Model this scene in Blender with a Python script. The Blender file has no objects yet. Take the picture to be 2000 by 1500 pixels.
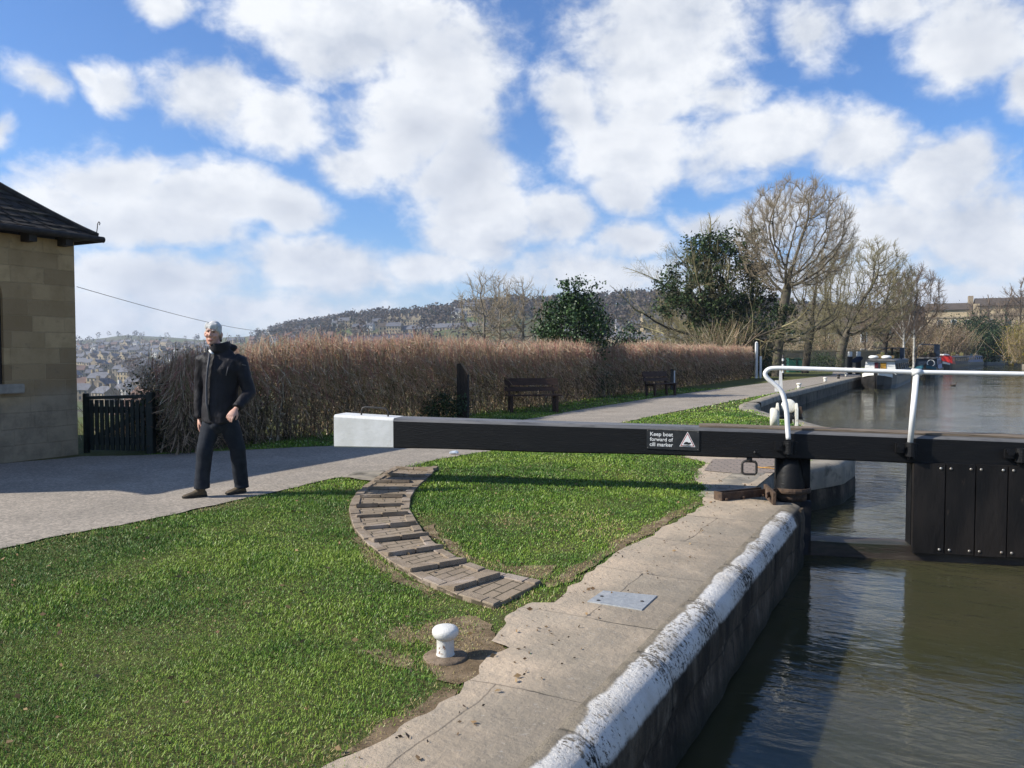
import bpy, bmesh, math, random
import numpy as np
from mathutils import Vector, Matrix, geometry

# ------------------------------------------------------------------ camera
S = bpy.context.scene
COL = S.collection
F = 1550.0                      # focal length in pixels of a 2000 px wide frame
PITCH = math.atan(60 / F)
CAMZ = 1.5
cd = bpy.data.cameras.new('camera')
cd.sensor_width = 36.0
cd.lens = F / 2000 * 36.0
cd.clip_start = 0.05
cd.clip_end = 20000
cam = bpy.data.objects.new('camera', cd)
COL.objects.link(cam)
cam.location = (0, 0, CAMZ)
cam.rotation_euler = (math.pi / 2 - PITCH, 0, 0)
S.camera = cam

# ------------------------------------------------------------------ exposure, sun, sky
S.view_settings.view_transform = 'Standard'
S.view_settings.look = 'None'
S.view_settings.gamma = 1.0
S.view_settings.exposure = 0.6
SUN_EL = math.radians(34.8)
SUN_AZ = math.atan2(-0.985, -0.17)     # compass angle from +Y towards +X of the direction TO the sun
to_sun = Vector((math.sin(SUN_AZ) * math.cos(SUN_EL), math.cos(SUN_AZ) * math.cos(SUN_EL), math.sin(SUN_EL)))
sl = bpy.data.lights.new('sun', 'SUN')
sl.energy = 4.8
sl.angle = math.radians(0.53)
sl.color = (1.0, 0.945, 0.85)
so = bpy.data.objects.new('sun', sl)
COL.objects.link(so)
so.location = (-30, -10, 40)
so.rotation_euler = to_sun.to_track_quat('Z', 'Y').to_euler()
S.cycles.max_bounces = 5
S.cycles.diffuse_bounces = 2
S.cycles.glossy_bounces = 3
S.cycles.transmission_bounces = 2
S.cycles.volume_bounces = 0
S.cycles.caustics_reflective = False
S.cycles.caustics_refractive = False


class NT:
    """tiny node-graph writer"""
    def __init__(s, tree):
        s.t = tree
        s.n = tree.nodes
        s.l = tree.links

    def new(s, typ, **kw):
        n = s.n.new(typ)
        for k, v in kw.items():
            setattr(n, k, v)
        return n

    def put(s, sock, v):
        if v is None:
            return
        if isinstance(v, bpy.types.NodeSocket):
            s.l.new(v, sock)
        else:
            sock.default_value = v

    def M(s, op, a, b=None, c=None, clamp=False):
        n = s.new('ShaderNodeMath', operation=op, use_clamp=clamp)
        s.put(n.inputs[0], a)
        s.put(n.inputs[1], b)
        s.put(n.inputs[2], c)
        return n.outputs[0]

    def V(s, op, a, b=None, scale=None):
        n = s.new('ShaderNodeVectorMath', operation=op)
        s.put(n.inputs[0], a)
        s.put(n.inputs[1], b)
        if scale is not None:
            s.put(n.inputs['Scale'], scale)
        return n.outputs['Value'] if op in ('LENGTH', 'DOT_PRODUCT', 'DISTANCE') else n.outputs['Vector']

    def mix(s, f, a, b, blend='MIX'):
        n = s.new('ShaderNodeMix', data_type='RGBA', blend_type=blend)
        s.put(n.inputs[0], f)
        s.put(n.inputs[6], a)
        s.put(n.inputs[7], b)
        return n.outputs[2]

    def noise(s, vec, scale, detail=4, rough=0.55, dist=0.0):
        n = s.new('ShaderNodeTexNoise')
        s.put(n.inputs['Vector'], vec)
        n.inputs['Scale'].default_value = scale
        n.inputs['Detail'].default_value = detail
        n.inputs['Roughness'].default_value = rough
        n.inputs['Distortion'].default_value = dist
        return n.outputs['Fac']

    def ramp(s, f, stops, interp='LINEAR'):
        n = s.new('ShaderNodeValToRGB')
        n.color_ramp.interpolation = interp
        e = n.color_ramp.elements
        while len(e) < len(stops):
            e.new(0.5)
        for k, (p, c) in enumerate(stops):
            e[k].position = p
            e[k].color = c if len(c) == 4 else (*c, 1)
        s.put(n.inputs[0], f)
        return n.outputs[0]

    def smooth(s, f, lo, hi):
        n = s.new('ShaderNodeMapRange', interpolation_type='SMOOTHSTEP')
        s.put(n.inputs[0], f)
        n.inputs[1].default_value = lo
        n.inputs[2].default_value = hi
        return n.outputs[0]

    def comb(s, x, y, z):
        n = s.new('ShaderNodeCombineXYZ')
        s.put(n.inputs[0], x)
        s.put(n.inputs[1], y)
        s.put(n.inputs[2], z)
        return n.outputs[0]

    def sep(s, v):
        n = s.new('ShaderNodeSeparateXYZ')
        s.put(n.inputs[0], v)
        return n.outputs


def ray(px, py):
    r, u = (px - 1000) / F, (750 - py) / F
    return Vector((r, math.cos(PITCH) + u * math.sin(PITCH), -math.sin(PITCH) + u * math.cos(PITCH)))


def G(px, py, z=0.0):
    """where the ray of a photograph pixel meets the level z (used only to measure the place)"""
    d = ray(px, py)
    t = (z - CAMZ) / d.z
    return Vector((d.x * t, d.y * t, z))


def D(px, py, dist):
    """the point a photograph pixel shows at ground distance dist along +Y"""
    d = ray(px, py)
    t = dist / d.y
    return Vector((d.x * t, dist, CAMZ + d.z * t))


# ---- world: Nishita sky with banks of cumulus given by direction (azimuth, elevation)
W = bpy.data.worlds.new('World')
S.world = W
W.use_nodes = True
wt = NT(W.node_tree)
for n in list(wt.n):
    wt.n.remove(n)
SKY_STRENGTH = 0.078
sky = wt.new('ShaderNodeTexSky', sky_type='NISHITA')
sky.sun_disc = False
sky.sun_elevation = SUN_EL
sky.sun_rotation = SUN_AZ
sky.altitude = 60
sky.air_density = 1.0
sky.dust_density = 0.6
sky.ozone_density = 2.5
tc = wt.new('ShaderNodeTexCoord')
gen = wt.V('NORMALIZE', tc.outputs['Generated'])
gx, gy, gz = wt.sep(gen)[:3]
az = wt.M('ARCTAN2', gx, gy)
el = wt.M('ARCSINE', gz)
# cumulus is seen flattened: noise lives on the direction sphere, stretched a little sideways
nv = wt.comb(az, wt.M('MULTIPLY', el, 1.35), 0.37)
warp = wt.new('ShaderNodeTexNoise')
warp.inputs['Scale'].default_value = 5.0
warp.inputs['Detail'].default_value = 3
wt.put(warp.inputs['Vector'], nv)
wv = wt.V('SCALE', wt.V('SUBTRACT', warp.outputs['Color'], (0.5, 0.5, 0.5)), scale=0.10)
pv = wt.V('ADD', wt.comb(az, el, 0.0), wv)


def dirpx(px, py):
    d = ray(px, py).normalized()
    return math.atan2(d.x, d.y), math.asin(d.z)


CLOUDS = [  # cx, cy, rx, ry, weight   (cumulus banks)
    (560, 20, 200, 100, 1.0), (720, 80, 250, 140, 1.1), (870, 130, 190, 120, 1.0), (790, 250, 210, 130, 1.0),
    (920, 330, 150, 140, 1.0), (930, 440, 140, 100, 1.0), (700, 300, 110, 70, .9),
    (1280, 110, 230, 200, 1.15), (1200, 290, 150, 120, 1.0), (1225, 380, 90, 70, .9), (1130, 200, 100, 130, 1.0),
    (430, 190, 165, 80, 1.0), (540, 225, 150, 80, 1.0), (330, 0, 90, 35, .8),
    (50, 160, 70, 50, .72), (195, 170, 66, 48, .70), (150, 140, 40, 22, .6), (5, 250, 48, 50, .75),
    (220, 340, 180, 85, 1.0), (380, 380, 190, 90, 1.05), (540, 400, 130, 60, .95), (300, 440, 220, 70, 1.0), (100, 400, 120, 110, .7),
    (620, 530, 260, 70, 1.0), (840, 520, 130, 60, 1.0), (350, 560, 280, 65, .95), (500, 610, 420, 60, .9), (150, 620, 200, 60, .8),
    (1600, 70, 110, 90, .9), (1900, 60, 150, 120, 1.0), (1750, 20, 130, 50, .8), (1980, 170, 60, 100, .8),
    (1480, 270, 190, 80, 1.0), (1400, 200, 120, 70, .8), (1640, 300, 130, 70, .9), (1820, 345, 170, 75, 1.1), (1900, 450, 220, 140, 1.1),
    (1700, 440, 200, 110, 1.0), (1385, 420, 90, 45, 1.0), (1500, 420, 140, 80, .9),
    (1100, 440, 120, 65, 1.0), (1250, 460, 130, 60, 1.05), (1150, 530, 300, 70, .95), (1500, 560, 350, 90, .9), (1850, 600, 250, 80, .8),
]
dens = None
for cx, cy, rx, ry, wgt in CLOUDS:
    a0, e0 = dirpx(cx, cy)
    ca = math.cos(math.atan((cx - 1000) / F))
    sx, sy = F / (rx * ca * ca), F / (ry * ca)
    q = wt.V('MULTIPLY', wt.V('SUBTRACT', pv, (a0, e0, 0)), (sx, sy, 0))
    v = wt.M('MULTIPLY_ADD', wt.V('LENGTH', q), -wgt, wgt)
    dens = v if dens is None else wt.M('MAXIMUM', dens, v)
behind = wt.smooth(gy, 0.55, 0.2)
base = wt.M('MULTIPLY_ADD', behind, 0.62, -0.55)
dens = wt.M('MAXIMUM', dens, base)
nA = wt.noise(nv, 7.5, 9, 0.6)
nv2 = wt.V('ADD', nv, (-0.035, 0.03, 0.0))
nB = wt.noise(nv2, 7.5, 4, 0.55)
nC = wt.noise(nv, 17.0, 5, 0.6, 0.3)
bil = wt.M('ABSOLUTE', wt.M('MULTIPLY_ADD', nC, 2.0, -1.0))
dn = wt.M('ADD', dens, wt.M('MULTIPLY_ADD', nA, 1.75, -1.06))
dn = wt.M('ADD', dn, wt.M('MULTIPLY_ADD', bil, -0.5, 0.10))
alpha = wt.smooth(dn, -0.19, 0.44)
thick = wt.smooth(dn, 0.2, 1.1)
lit = wt.M('MULTIPLY_ADD', wt.M('SUBTRACT', wt.M('MULTIPLY_ADD', bil, -0.22, nA), nB), 3.0, 0.72, clamp=True)
grey = wt.noise(wt.V('MULTIPLY', nv, (1, 1.6, 1)), 3.6, 4, 0.5)
shade = wt.M('MULTIPLY', thick, wt.smooth(grey, 0.42, 0.66))
ccol = wt.mix(lit, (5.3, 5.75, 6.6, 1), (8.3, 8.5, 8.8, 1))
ccol = wt.mix(wt.M('MULTIPLY', shade, 0.85), ccol, (4.3, 4.7, 5.6, 1))
skyc = wt.V('MULTIPLY', sky.outputs[0], (0.60, 0.97, 1.42))
# thin milky veil low down
veil = wt.smooth(el, 0.16, 0.0)
skyc = wt.mix(wt.M('MULTIPLY', veil, 0.45), skyc, (6.6, 7.2, 8.2, 1))
col = wt.mix(alpha, skyc, ccol)
bg = wt.new('ShaderNodeBackground')
wt.put(bg.inputs[0], col)
bg.inputs[1].default_value = SKY_STRENGTH
wo = wt.new('ShaderNodeOutputWorld')
wt.l.new(bg.outputs[0], wo.inputs[0])


# ------------------------------------------------------------------ materials
def mat(name, c1, c2=None, scale=6.0, detail=6, rough=0.8, spec=0.3, bump=0.0, bscale=None, metal=0.0,
        c3=None, s3=1.5, stretch=(1, 1, 1), lo=0.35, hi=0.65, t3=(0.5, 0.7), coords='Object', sss=0):
    m = bpy.data.materials.new(name)
    m.use_nodes = True
    t = NT(m.node_tree)
    b = t.n['Principled BSDF']
    b.inputs['Roughness'].default_value = rough
    b.inputs['Specular IOR Level'].default_value = spec
    b.inputs['Metallic'].default_value = metal
    if c2 is None:
        b.inputs['Base Color'].default_value = (*c1, 1)
        if not bump:
            return m
    co = t.new('ShaderNodeTexCoord').outputs[coords]
    if stretch != (1, 1, 1):
        co = t.V('MULTIPLY', co, stretch)
    if c2 is not None:
        f = t.smooth(t.noise(co, scale, detail, 0.6), lo, hi)
        c = t.mix(f, (*c1, 1), (*c2, 1))
        if c3 is not None:
            f3 = t.smooth(t.noise(t.V('ADD', co, (3.1, 7.7, 1.3)), s3, 5, 0.6), *t3)
            c = t.mix(f3, c, (*c3, 1))
        t.put(b.inputs['Base Color'], c)
    if bump:
        bn = t.new('ShaderNodeBump')
        bn.inputs['Strength'].default_value = min(1.0, bump)
        bn.inputs['Distance'].default_value = 0.01 * max(1.0, bump)
        t.put(bn.inputs['Height'], t.noise(co, bscale or scale * 4, 6, 0.65))
        t.put(b.inputs['Normal'], bn.outputs[0])
    return m


# ------------------------------------------------------------------ object bookkeeping
def tag(o, label=None, cat=None, group=None, kind=None):
    for k, v in (('label', label), ('category', cat), ('group', group), ('kind', kind)):
        if v:
            o[k] = v
    return o


def thing(name, label, cat, loc=(0, 0, 0), rz=0.0, group=None):
    o = bpy.data.objects.new(name, None)
    COL.objects.link(o)
    o.location = loc
    o.rotation_euler = (0, 0, rz)
    o.empty_display_size = 0.2
    return tag(o, label, cat, group)


def copy_tree(o, parent=None):
    c = o.copy()
    COL.objects.link(c)
    if parent is not None:
        c.parent = parent
    for ch in [x for x in COL.objects if x.parent == o]:
        copy_tree(ch, c)
    return c


def link_mesh(name, me, mats, parent=None, smooth=False):
    for m in mats if isinstance(mats, (list, tuple)) else [mats]:
        me.materials.append(m)
    if smooth:
        me.polygons.foreach_set('use_smooth', np.ones(len(me.polygons), dtype=bool))
    o = bpy.data.objects.new(name, me)
    COL.objects.link(o)
    if parent is not None:
        o.parent = parent
    return o


def np_mesh(name, V, Fc, mats, parent=None, smooth=False, midx=None, n=4):
    """V (k,3), Fc (m,n) faces with n corners"""
    V = np.asarray(V, dtype=np.float32)
    Fc = np.asarray(Fc, dtype=np.int32)
    me = bpy.data.meshes.new(name)
    me.vertices.add(len(V))
    me.vertices.foreach_set('co', V.ravel())
    me.loops.add(Fc.size)
    me.loops.foreach_set('vertex_index', Fc.ravel())
    me.polygons.add(len(Fc))
    me.polygons.foreach_set('loop_start', np.arange(0, Fc.size, Fc.shape[1], dtype=np.int32))
    if midx is not None:
        me.polygons.foreach_set('material_index', np.asarray(midx, dtype=np.int32))
    me.update(calc_edges=True)
    return link_mesh(name, me, mats, parent, smooth)


class MB:
    """collects shapes, builds them as one mesh object"""
    def __init__(s):
        s.v, s.f, s.m = [], [], []
        s.cur = 0

    def add(s, vs, fs, m=None):
        k = len(s.v)
        s.v += [tuple(p) for p in vs]
        s.f += [tuple(i + k for i in f) for f in fs]
        s.m += [s.cur if m is None else m] * len(fs)
        return s

    def box(s, x0, x1, y0, y1, z0, z1, M=None, m=None):
        vs = [Vector(p) for p in ((x0, y0, z0), (x1, y0, z0), (x1, y1, z0), (x0, y1, z0),
                                  (x0, y0, z1), (x1, y0, z1), (x1, y1, z1), (x0, y1, z1))]
        if M is not None:
            vs = [M @ p for p in vs]
        return s.add(vs, [(0, 3, 2, 1), (4, 5, 6, 7), (0, 1, 5, 4), (1, 2, 6, 5), (2, 3, 7, 6), (3, 0, 4, 7)], m)

    def bar(s, a, b, w, h, m=None, up=(0, 0, 1)):
        a, b = Vector(a), Vector(b)
        d = (b - a).normalized()
        sd = d.cross(Vector(up))
        if sd.length < 1e-4:
            sd = Vector((1, 0, 0))
        sd.normalize()
        u = sd.cross(d)
        vs = []
        for p in (a, b):
            for i, j in ((-1, -1), (1, -1), (1, 1), (-1, 1)):
                vs.append(p + sd * (i * w / 2) + u * (j * h / 2))
        return s.add(vs, [(0, 1, 2, 3), (7, 6, 5, 4), (0, 4, 5, 1), (1, 5, 6, 2), (2, 6, 7, 3), (3, 7, 4, 0)], m)

    def tube(s, pts, r, n=10, m=None, cap=True, flat=None):
        pts = [Vector(p) for p in pts]
        rs = r if isinstance(r, (list, tuple)) else [r] * len(pts)
        vs, fs = [], []
        ref = None
        for i, p in enumerate(pts):
            d = (pts[min(i + 1, len(pts) - 1)] - pts[max(i - 1, 0)]).normalized()
            if ref is None:
                ref = Vector((0, 0, 1)) if abs(d.z) < 0.9 else Vector((1, 0, 0))
            a = d.cross(ref).normalized()
            b = a.cross(d).normalized()
            ref = b
            ra = rs[i] if isinstance(rs[i], tuple) else (rs[i], rs[i])
            for k in range(n):
                t = 2 * math.pi * k / n
                vs.append(p + a * (ra[0] * math.cos(t)) + b * (ra[1] * math.sin(t)))
        for i in range(len(pts) - 1):
            for k in range(n):
                fs.append((i * n + k, i * n + (k + 1) % n, (i + 1) * n + (k + 1) % n, (i + 1) * n + k))
        if cap:
            fs.append(tuple(range(n - 1, -1, -1)))
            fs.append(tuple(range((len(pts) - 1) * n, len(pts) * n)))
        return s.add(vs, fs, m)

    def lathe(s, prof, n=24, c=(0, 0, 0), M=None, m=None):
        vs, fs = [], []
        for r, z in prof:
            for k in range(n):
                t = 2 * math.pi * k / n
                p = Vector((c[0] + r * math.cos(t), c[1] + r * math.sin(t), c[2] + z))
                vs.append(M @ p if M is not None else p)
        for i in range(len(prof) - 1):
            for k in range(n):
                fs.append((i * n + k, i * n + (k + 1) % n, (i + 1) * n + (k + 1) % n, (i + 1) * n + k))
        fs.append(tuple(range(n - 1, -1, -1)))
        fs.append(tuple(range((len(prof) - 1) * n, len(prof) * n)))
        return s.add(vs, fs, m)

    def loft(s, rings, m=None, cap=True):
        n = len(rings[0])
        vs = [p for r in rings for p in r]
        fs = []
        for i in range(len(rings) - 1):
            for k in range(n):
                fs.append((i * n + k, i * n + (k + 1) % n, (i + 1) * n + (k + 1) % n, (i + 1) * n + k))
        if cap:
            fs.append(tuple(range(n - 1, -1, -1)))
            fs.append(tuple(range((len(rings) - 1) * n, len(rings) * n)))
        return s.add(vs, fs, m)

    def ball(s, c, r, n=12, k=8, m=None, M=None):
        rr = r if isinstance(r, tuple) else (r, r, r)
        c = Vector(c)
        rings = []
        for i in range(1, k):
            t = math.pi * i / k - math.pi / 2
            ring = []
            for j in range(n):
                q = 2 * math.pi * j / n
                p = Vector((rr[0] * math.cos(t) * math.cos(q), rr[1] * math.cos(t) * math.sin(q), rr[2] * math.sin(t)))
                ring.append(c + (M @ p if M is not None else p))
            rings.append(ring)
        s.loft(rings, m)
        return s

    def mesh(s, name):
        me = bpy.data.meshes.new(name)
        me.from_pydata([tuple(p) for p in s.v], [], s.f)
        me.polygons.foreach_set('material_index', np.array(s.m, dtype=np.int32))
        me.update()
        return me

    def build(s, name, mats, parent=None, smooth=False, bevel=0.0, off=None, seg=2):
        if off is not None:
            ov = Vector(off)
            s.v = [tuple(Vector(p) - ov) for p in s.v]
        me = s.mesh(name)
        bm = bmesh.new()
        bm.from_mesh(me)
        bmesh.ops.recalc_face_normals(bm, faces=bm.faces)
        if bevel:
            eds = [e for e in bm.edges if len(e.link_faces) == 2 and e.calc_face_angle(0) > 0.5]
            bmesh.ops.bevel(bm, geom=eds, offset=bevel, segments=seg, affect='EDGES', clamp_overlap=True)
        bm.to_mesh(me)
        bm.free()
        return link_mesh(name, me, mats, parent, smooth)


def inside(poly, X, Y):
    """vectorised point in polygon"""
    poly = np.asarray([(p[0], p[1]) for p in poly], dtype=float)
    r = np.zeros(X.shape, dtype=bool)
    x0, y0 = poly[-1]
    for x1, y1 in poly:
        c = ((y1 > Y) != (y0 > Y)) & (X < (x0 - x1) * (Y - y1) / ((y0 - y1) + 1e-12) + x1)
        r ^= c
        x0, y0 = x1, y1
    return r


def vnoise(x, y, seed=0, oct=4):
    """smooth value noise, -1..1"""
    x = np.asarray(x, dtype=float)
    y = np.asarray(y, dtype=float)
    r = np.zeros(np.broadcast(x, y).shape)
    a, tot = 1.0, 0.0
    for o in range(oct):
        xi, yi = np.floor(x), np.floor(y)
        fx, fy = x - xi, y - yi
        fx, fy = fx * fx * (3 - 2 * fx), fy * fy * (3 - 2 * fy)
        def h(i, j):
            v = np.sin(i * 127.1 + j * 311.7 + seed * 74.7 + o * 19.3) * 43758.5453
            return v - np.floor(v)
        v = (h(xi, yi) * (1 - fx) + h(xi + 1, yi) * fx) * (1 - fy) + (h(xi, yi + 1) * (1 - fx) + h(xi + 1, yi + 1) * fx) * fy
        r += a * (v * 2 - 1)
        tot += a
        a *= 0.5
        x, y = x * 2.03 + 5.1, y * 2.03 + 1.7
    return r / tot


def sheet(name, poly, mats, zoff=0.0, step=None, zf=None, parent=None, uv=None):
    """a ground sheet: polygon filled with triangles, heights from zf"""
    pts = [Vector((p[0], p[1])) for p in poly]
    n = len(pts)
    edges = [(i, (i + 1) % n) for i in range(n)]
    if step:
        P = np.array([(p.x, p.y) for p in pts])
        xs = np.arange(P[:, 0].min(), P[:, 0].max(), step)
        ys = np.arange(P[:, 1].min(), P[:, 1].max(), step)
        X, Y = np.meshgrid(xs, ys)
        X, Y = X.ravel(), Y.ravel()
        k = inside(P, X, Y)
        pts = pts + [Vector((a, b)) for a, b in zip(X[k] + 0.0007, Y[k] + 0.0011)]
    vs, _, fs, _, _, _ = geometry.delaunay_2d_cdt(pts, edges, [tuple(range(n))], 1, 1e-5)
    me = bpy.data.meshes.new(name)
    me.from_pydata([(p.x, p.y, zoff + (zf(p.x, p.y) if zf else 0.0)) for p in vs], [], [tuple(f) for f in fs])
    bm = bmesh.new()
    bm.from_mesh(me)
    for f in bm.faces:
        if f.normal.z < 0:
            f.normal_flip()
    bm.to_mesh(me)
    bm.free()
    me.update()
    return link_mesh(name, me, mats, parent, smooth=True)


def rough(poly, step, amp, seed, closed=True):
    """break a smooth outline into a ragged one"""
    out = []
    n = len(poly)
    for i in range(n if closed else n - 1):
        a, c = Vector((poly[i][0], poly[i][1], 0)), Vector((poly[(i + 1) % n][0], poly[(i + 1) % n][1], 0))
        L = (c - a).length
        k = max(1, min(60, int(L / step))) if a.y < 22 and c.y < 40 else 1
        for j in range(k):
            p = a.lerp(c, j / k)
            w = amp if a.y < 22 else 0
            out.append(Vector((p.x + w * float(vnoise(p.x * 7, p.y * 7, seed, 3)), p.y + w * float(vnoise(p.x * 7 + 40, p.y * 7, seed, 3)), 0)))
    return out


CDIR = Vector((0.47, 0.8827, 0)).normalized()    # along the canal, away from the camera
NDIR = Vector((CDIR.y, -CDIR.x, 0))             # across it, to the right
CROT = math.atan2(-CDIR.x, CDIR.y)              # rz that turns +Y onto CDIR


def SL(s, l, z=0.0):
    """point s along the canal and l across it"""
    p = CDIR * s + NDIR * l
    return Vector((p.x, p.y, z))


WATER = -0.57
WALL_L = -1.10

# ------------------------------------------------------------------ ground, water, path
LBANK = [(-14, -1.10), (8.2, -1.10), (8.25, -1.72), (10.6, -1.72), (11.0, -1.40), (11.7, -1.08), (12.6, -1.0), (14.0, -1.12), (15.5, -1.4), (16.8, -1.75), (18.6, -2.6),
         (20.1, -3.45), (21.8, -4.15), (23.2, -4.46), (25.3, -4.65), (29.9, -4.8), (31.3, -4.7), (51.6, -4.2), (73.0, -3.2)]
LB = [SL(s, l) for s, l in LBANK] + [Vector(p) for p in ((51, 98, 0), (68, 121, 0), (84, 142, 0), (112, 168, 0), (160, 200, 0))]
RBANK = [(-14, 3.05), (11, 3.05), (14, 4.2), (18, 7.5), (24, 9.3), (60, 9.8), (126.9, 10.4)]
RB = [SL(s, l) for s, l in RBANK] + [Vector(p) for p in ((86, 122, 0), (112, 143, 0), (170, 176, 0))]


def sst(a, b, x):
    t = np.clip((np.asarray(x, dtype=float) - a) / (b - a), 0, 1)
    return t * t * (3 - 2 * t)


def zf(x, y):
    l = x * NDIR.x + y * NDIR.y
    w = float(sst(-1.8, -3.0, l) * sst(-6.0, -4.6, l))
    return 0.03 * float(vnoise(x * 0.55, y * 0.55, 3, 2)) * w


# --- materials of the ground
def ground_mat():
    m = bpy.data.materials.new('grass_ground')
    m.use_nodes = True
    t = NT(m.node_tree)
    b = t.n['Principled BSDF']
    b.inputs['Roughness'].default_value = 0.95
    b.inputs['Specular IOR Level'].default_value = 0.1
    co = t.new('ShaderNodeTexCoord').outputs['Object']
    n1 = t.noise(co, 1.3, 6, 0.6)
    n2 = t.noise(co, 26, 6, 0.7)
    n3 = t.noise(t.V('ADD', co, (9, 4, 2)), 0.7, 5, 0.6)
    c = t.mix(t.smooth(n1, .35, .65), (.085, .115, .030, 1), (.125, .135, .045, 1))
    c = t.mix(t.smooth(n2, .4, .7), c, (.075, .055, .03, 1))
    c = t.mix(t.M('MULTIPLY', t.smooth(n3, .56, .70), .7), c, (.14, .11, .045, 1))
    t.put(b.inputs['Base Color'], c)
    bn = t.new('ShaderNodeBump')
    bn.inputs['Strength'].default_value = 0.7
    bn.inputs['Distance'].default_value = 0.03
    t.put(bn.inputs['Height'], t.noise(co, 40, 5, 0.7))
    t.put(b.inputs['Normal'], bn.outputs[0])
    return m


def path_mat():
    m = bpy.data.materials.new('gravel_path')
    m.use_nodes = True
    t = NT(m.node_tree)
    b = t.n['Principled BSDF']
    b.inputs['Roughness'].default_value = 0.9
    b.inputs['Specular IOR Level'].default_value = 0.2
    co = t.new('ShaderNodeTexCoord').outputs['Object']
    vor = t.new('ShaderNodeTexVoronoi')
    vor.inputs['Scale'].default_value = 48
    t.put(vor.inputs['Vector'], co)
    c = t.mix(t.smooth(t.noise(co, 1.1, 7, .6), .35, .65), (.325, .285, .235, 1), (.265, .235, .195, 1))
    c = t.mix(.42, c, t.mix(1.0, c, t.ramp(t.sep(vor.outputs['Color'])[0], [(0, (.35, .33, .31)), (.5, (.9, .88, .86)), (1, (1.7, 1.62, 1.55))]), 'MULTIPLY'))
    c = t.mix(t.M('MULTIPLY', t.smooth(t.noise(co, 60, 4, .7), .48, .7), .6), c, (.15, .13, .11, 1))
    c = t.mix(t.M('MULTIPLY', t.smooth(t.noise(t.V('ADD', co, (4, 1, 7)), 0.45, 5, .65), .55, .72), .5), c, (.215, .175, .13, 1))
    t.put(b.inputs['Base Color'], c)
    bn = t.new('ShaderNodeBump')
    bn.inputs['Strength'].default_value = 0.6
    bn.inputs['Distance'].default_value = 0.006
    t.put(bn.inputs['Height'], t.noise(co, 55, 5, .75))
    t.put(b.inputs['Normal'], bn.outputs[0])
    return m


def quay_mat():
    m = bpy.data.materials.new('worn_stone_paving')
    m.use_nodes = True
    t = NT(m.node_tree)
    b = t.n['Principled BSDF']
    b.inputs['Roughness'].default_value = 0.85
    b.inputs['Specular IOR Level'].default_value = 0.25
    co = t.new('ShaderNodeTexCoord').outputs['Object']     # object frame: x across the wall, y along it
    x, y, z = t.sep(co)[:3]
    c = t.mix(t.smooth(t.noise(co, 1.4, 8, .65), .35, .66), (.50, .39, .275, 1), (.37, .305, .225, 1))
    dirty = t.M('MULTIPLY', t.smooth(t.M('ADD', x, t.M('MULTIPLY_ADD', t.noise(co, 2.2, 6, .65), 1.5, -.75)), -.95, -.15), .72)
    c = t.mix(dirty, c, (.19, .165, .125, 1))
    c = t.mix(t.M('MULTIPLY', t.smooth(t.noise(co, 45, 5, .75), .52, .75), .5), c, (.13, .11, .085, 1))
    c = t.mix(t.M('MULTIPLY', t.smooth(t.noise(t.V('ADD', co, (2, 5, 0)), 12, 4, .7), .6, .75), .5), c, (.42, .37, .30, 1))
    # lichen and paint spatter near the edge
    sp = t.M('MULTIPLY', t.smooth(t.noise(t.V('MULTIPLY', co, (1, 2.2, 1)), 34, 3, .7), .64, .70), t.smooth(x, -1.1, -.3))
    c = t.mix(t.M('MULTIPLY', sp, .6), c, (.5, .47, .42, 1))
    # open joints between the slabs
    br = t.new('ShaderNodeTexBrick')
    br.offset = 0.45
    br.inputs['Scale'].default_value = 1.0
    br.inputs['Mortar Size'].default_value = 0.006
    br.inputs['Mortar Smooth'].default_value = 0.6
    br.inputs['Brick Width'].default_value = 1.35
    br.inputs['Row Height'].default_value = 1.02
    br.inputs['Color1'].default_value = (1, 1, 1, 1)
    br.inputs['Color2'].default_value = (.84, .84, .84, 1)
    br.inputs['Mortar'].default_value = (0, 0, 0, 1)
    wob = t.new('ShaderNodeTexNoise')
    wob.inputs['Scale'].default_value = 1.6
    wob.inputs['Detail'].default_value = 5
    t.put(wob.inputs['Vector'], co)
    t.put(br.inputs['Vector'], t.V('ADD', co, t.V('SCALE', t.V('SUBTRACT', wob.outputs['Color'], (.5, .5, .5)), scale=.12)))
    jn = t.M('MULTIPLY', br.outputs['Fac'], t.smooth(t.noise(co, 1.7, 3, .6), .5, .62))
    c = t.mix(1.0, c, t.mix(.45, (1, 1, 1, 1), br.outputs['Color']), 'MULTIPLY')
    c = t.mix(t.M('MULTIPLY', jn, .8), c, (.05, .045, .03, 1))
    t.put(b.inputs['Base Color'], c)
    bn = t.new('ShaderNodeBump')
    bn.inputs['Strength'].default_value = 0.9
    bn.inputs['Distance'].default_value = 0.012
    h = t.M('ADD', t.noise(co, 22, 7, .7), t.M('MULTIPLY', t.noise(co, 3, 4, .6), 1.6))
    t.put(bn.inputs['Height'], t.M('SUBTRACT', h, jn))
    t.put(b.inputs['Normal'], bn.outputs[0])
    return m


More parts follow.
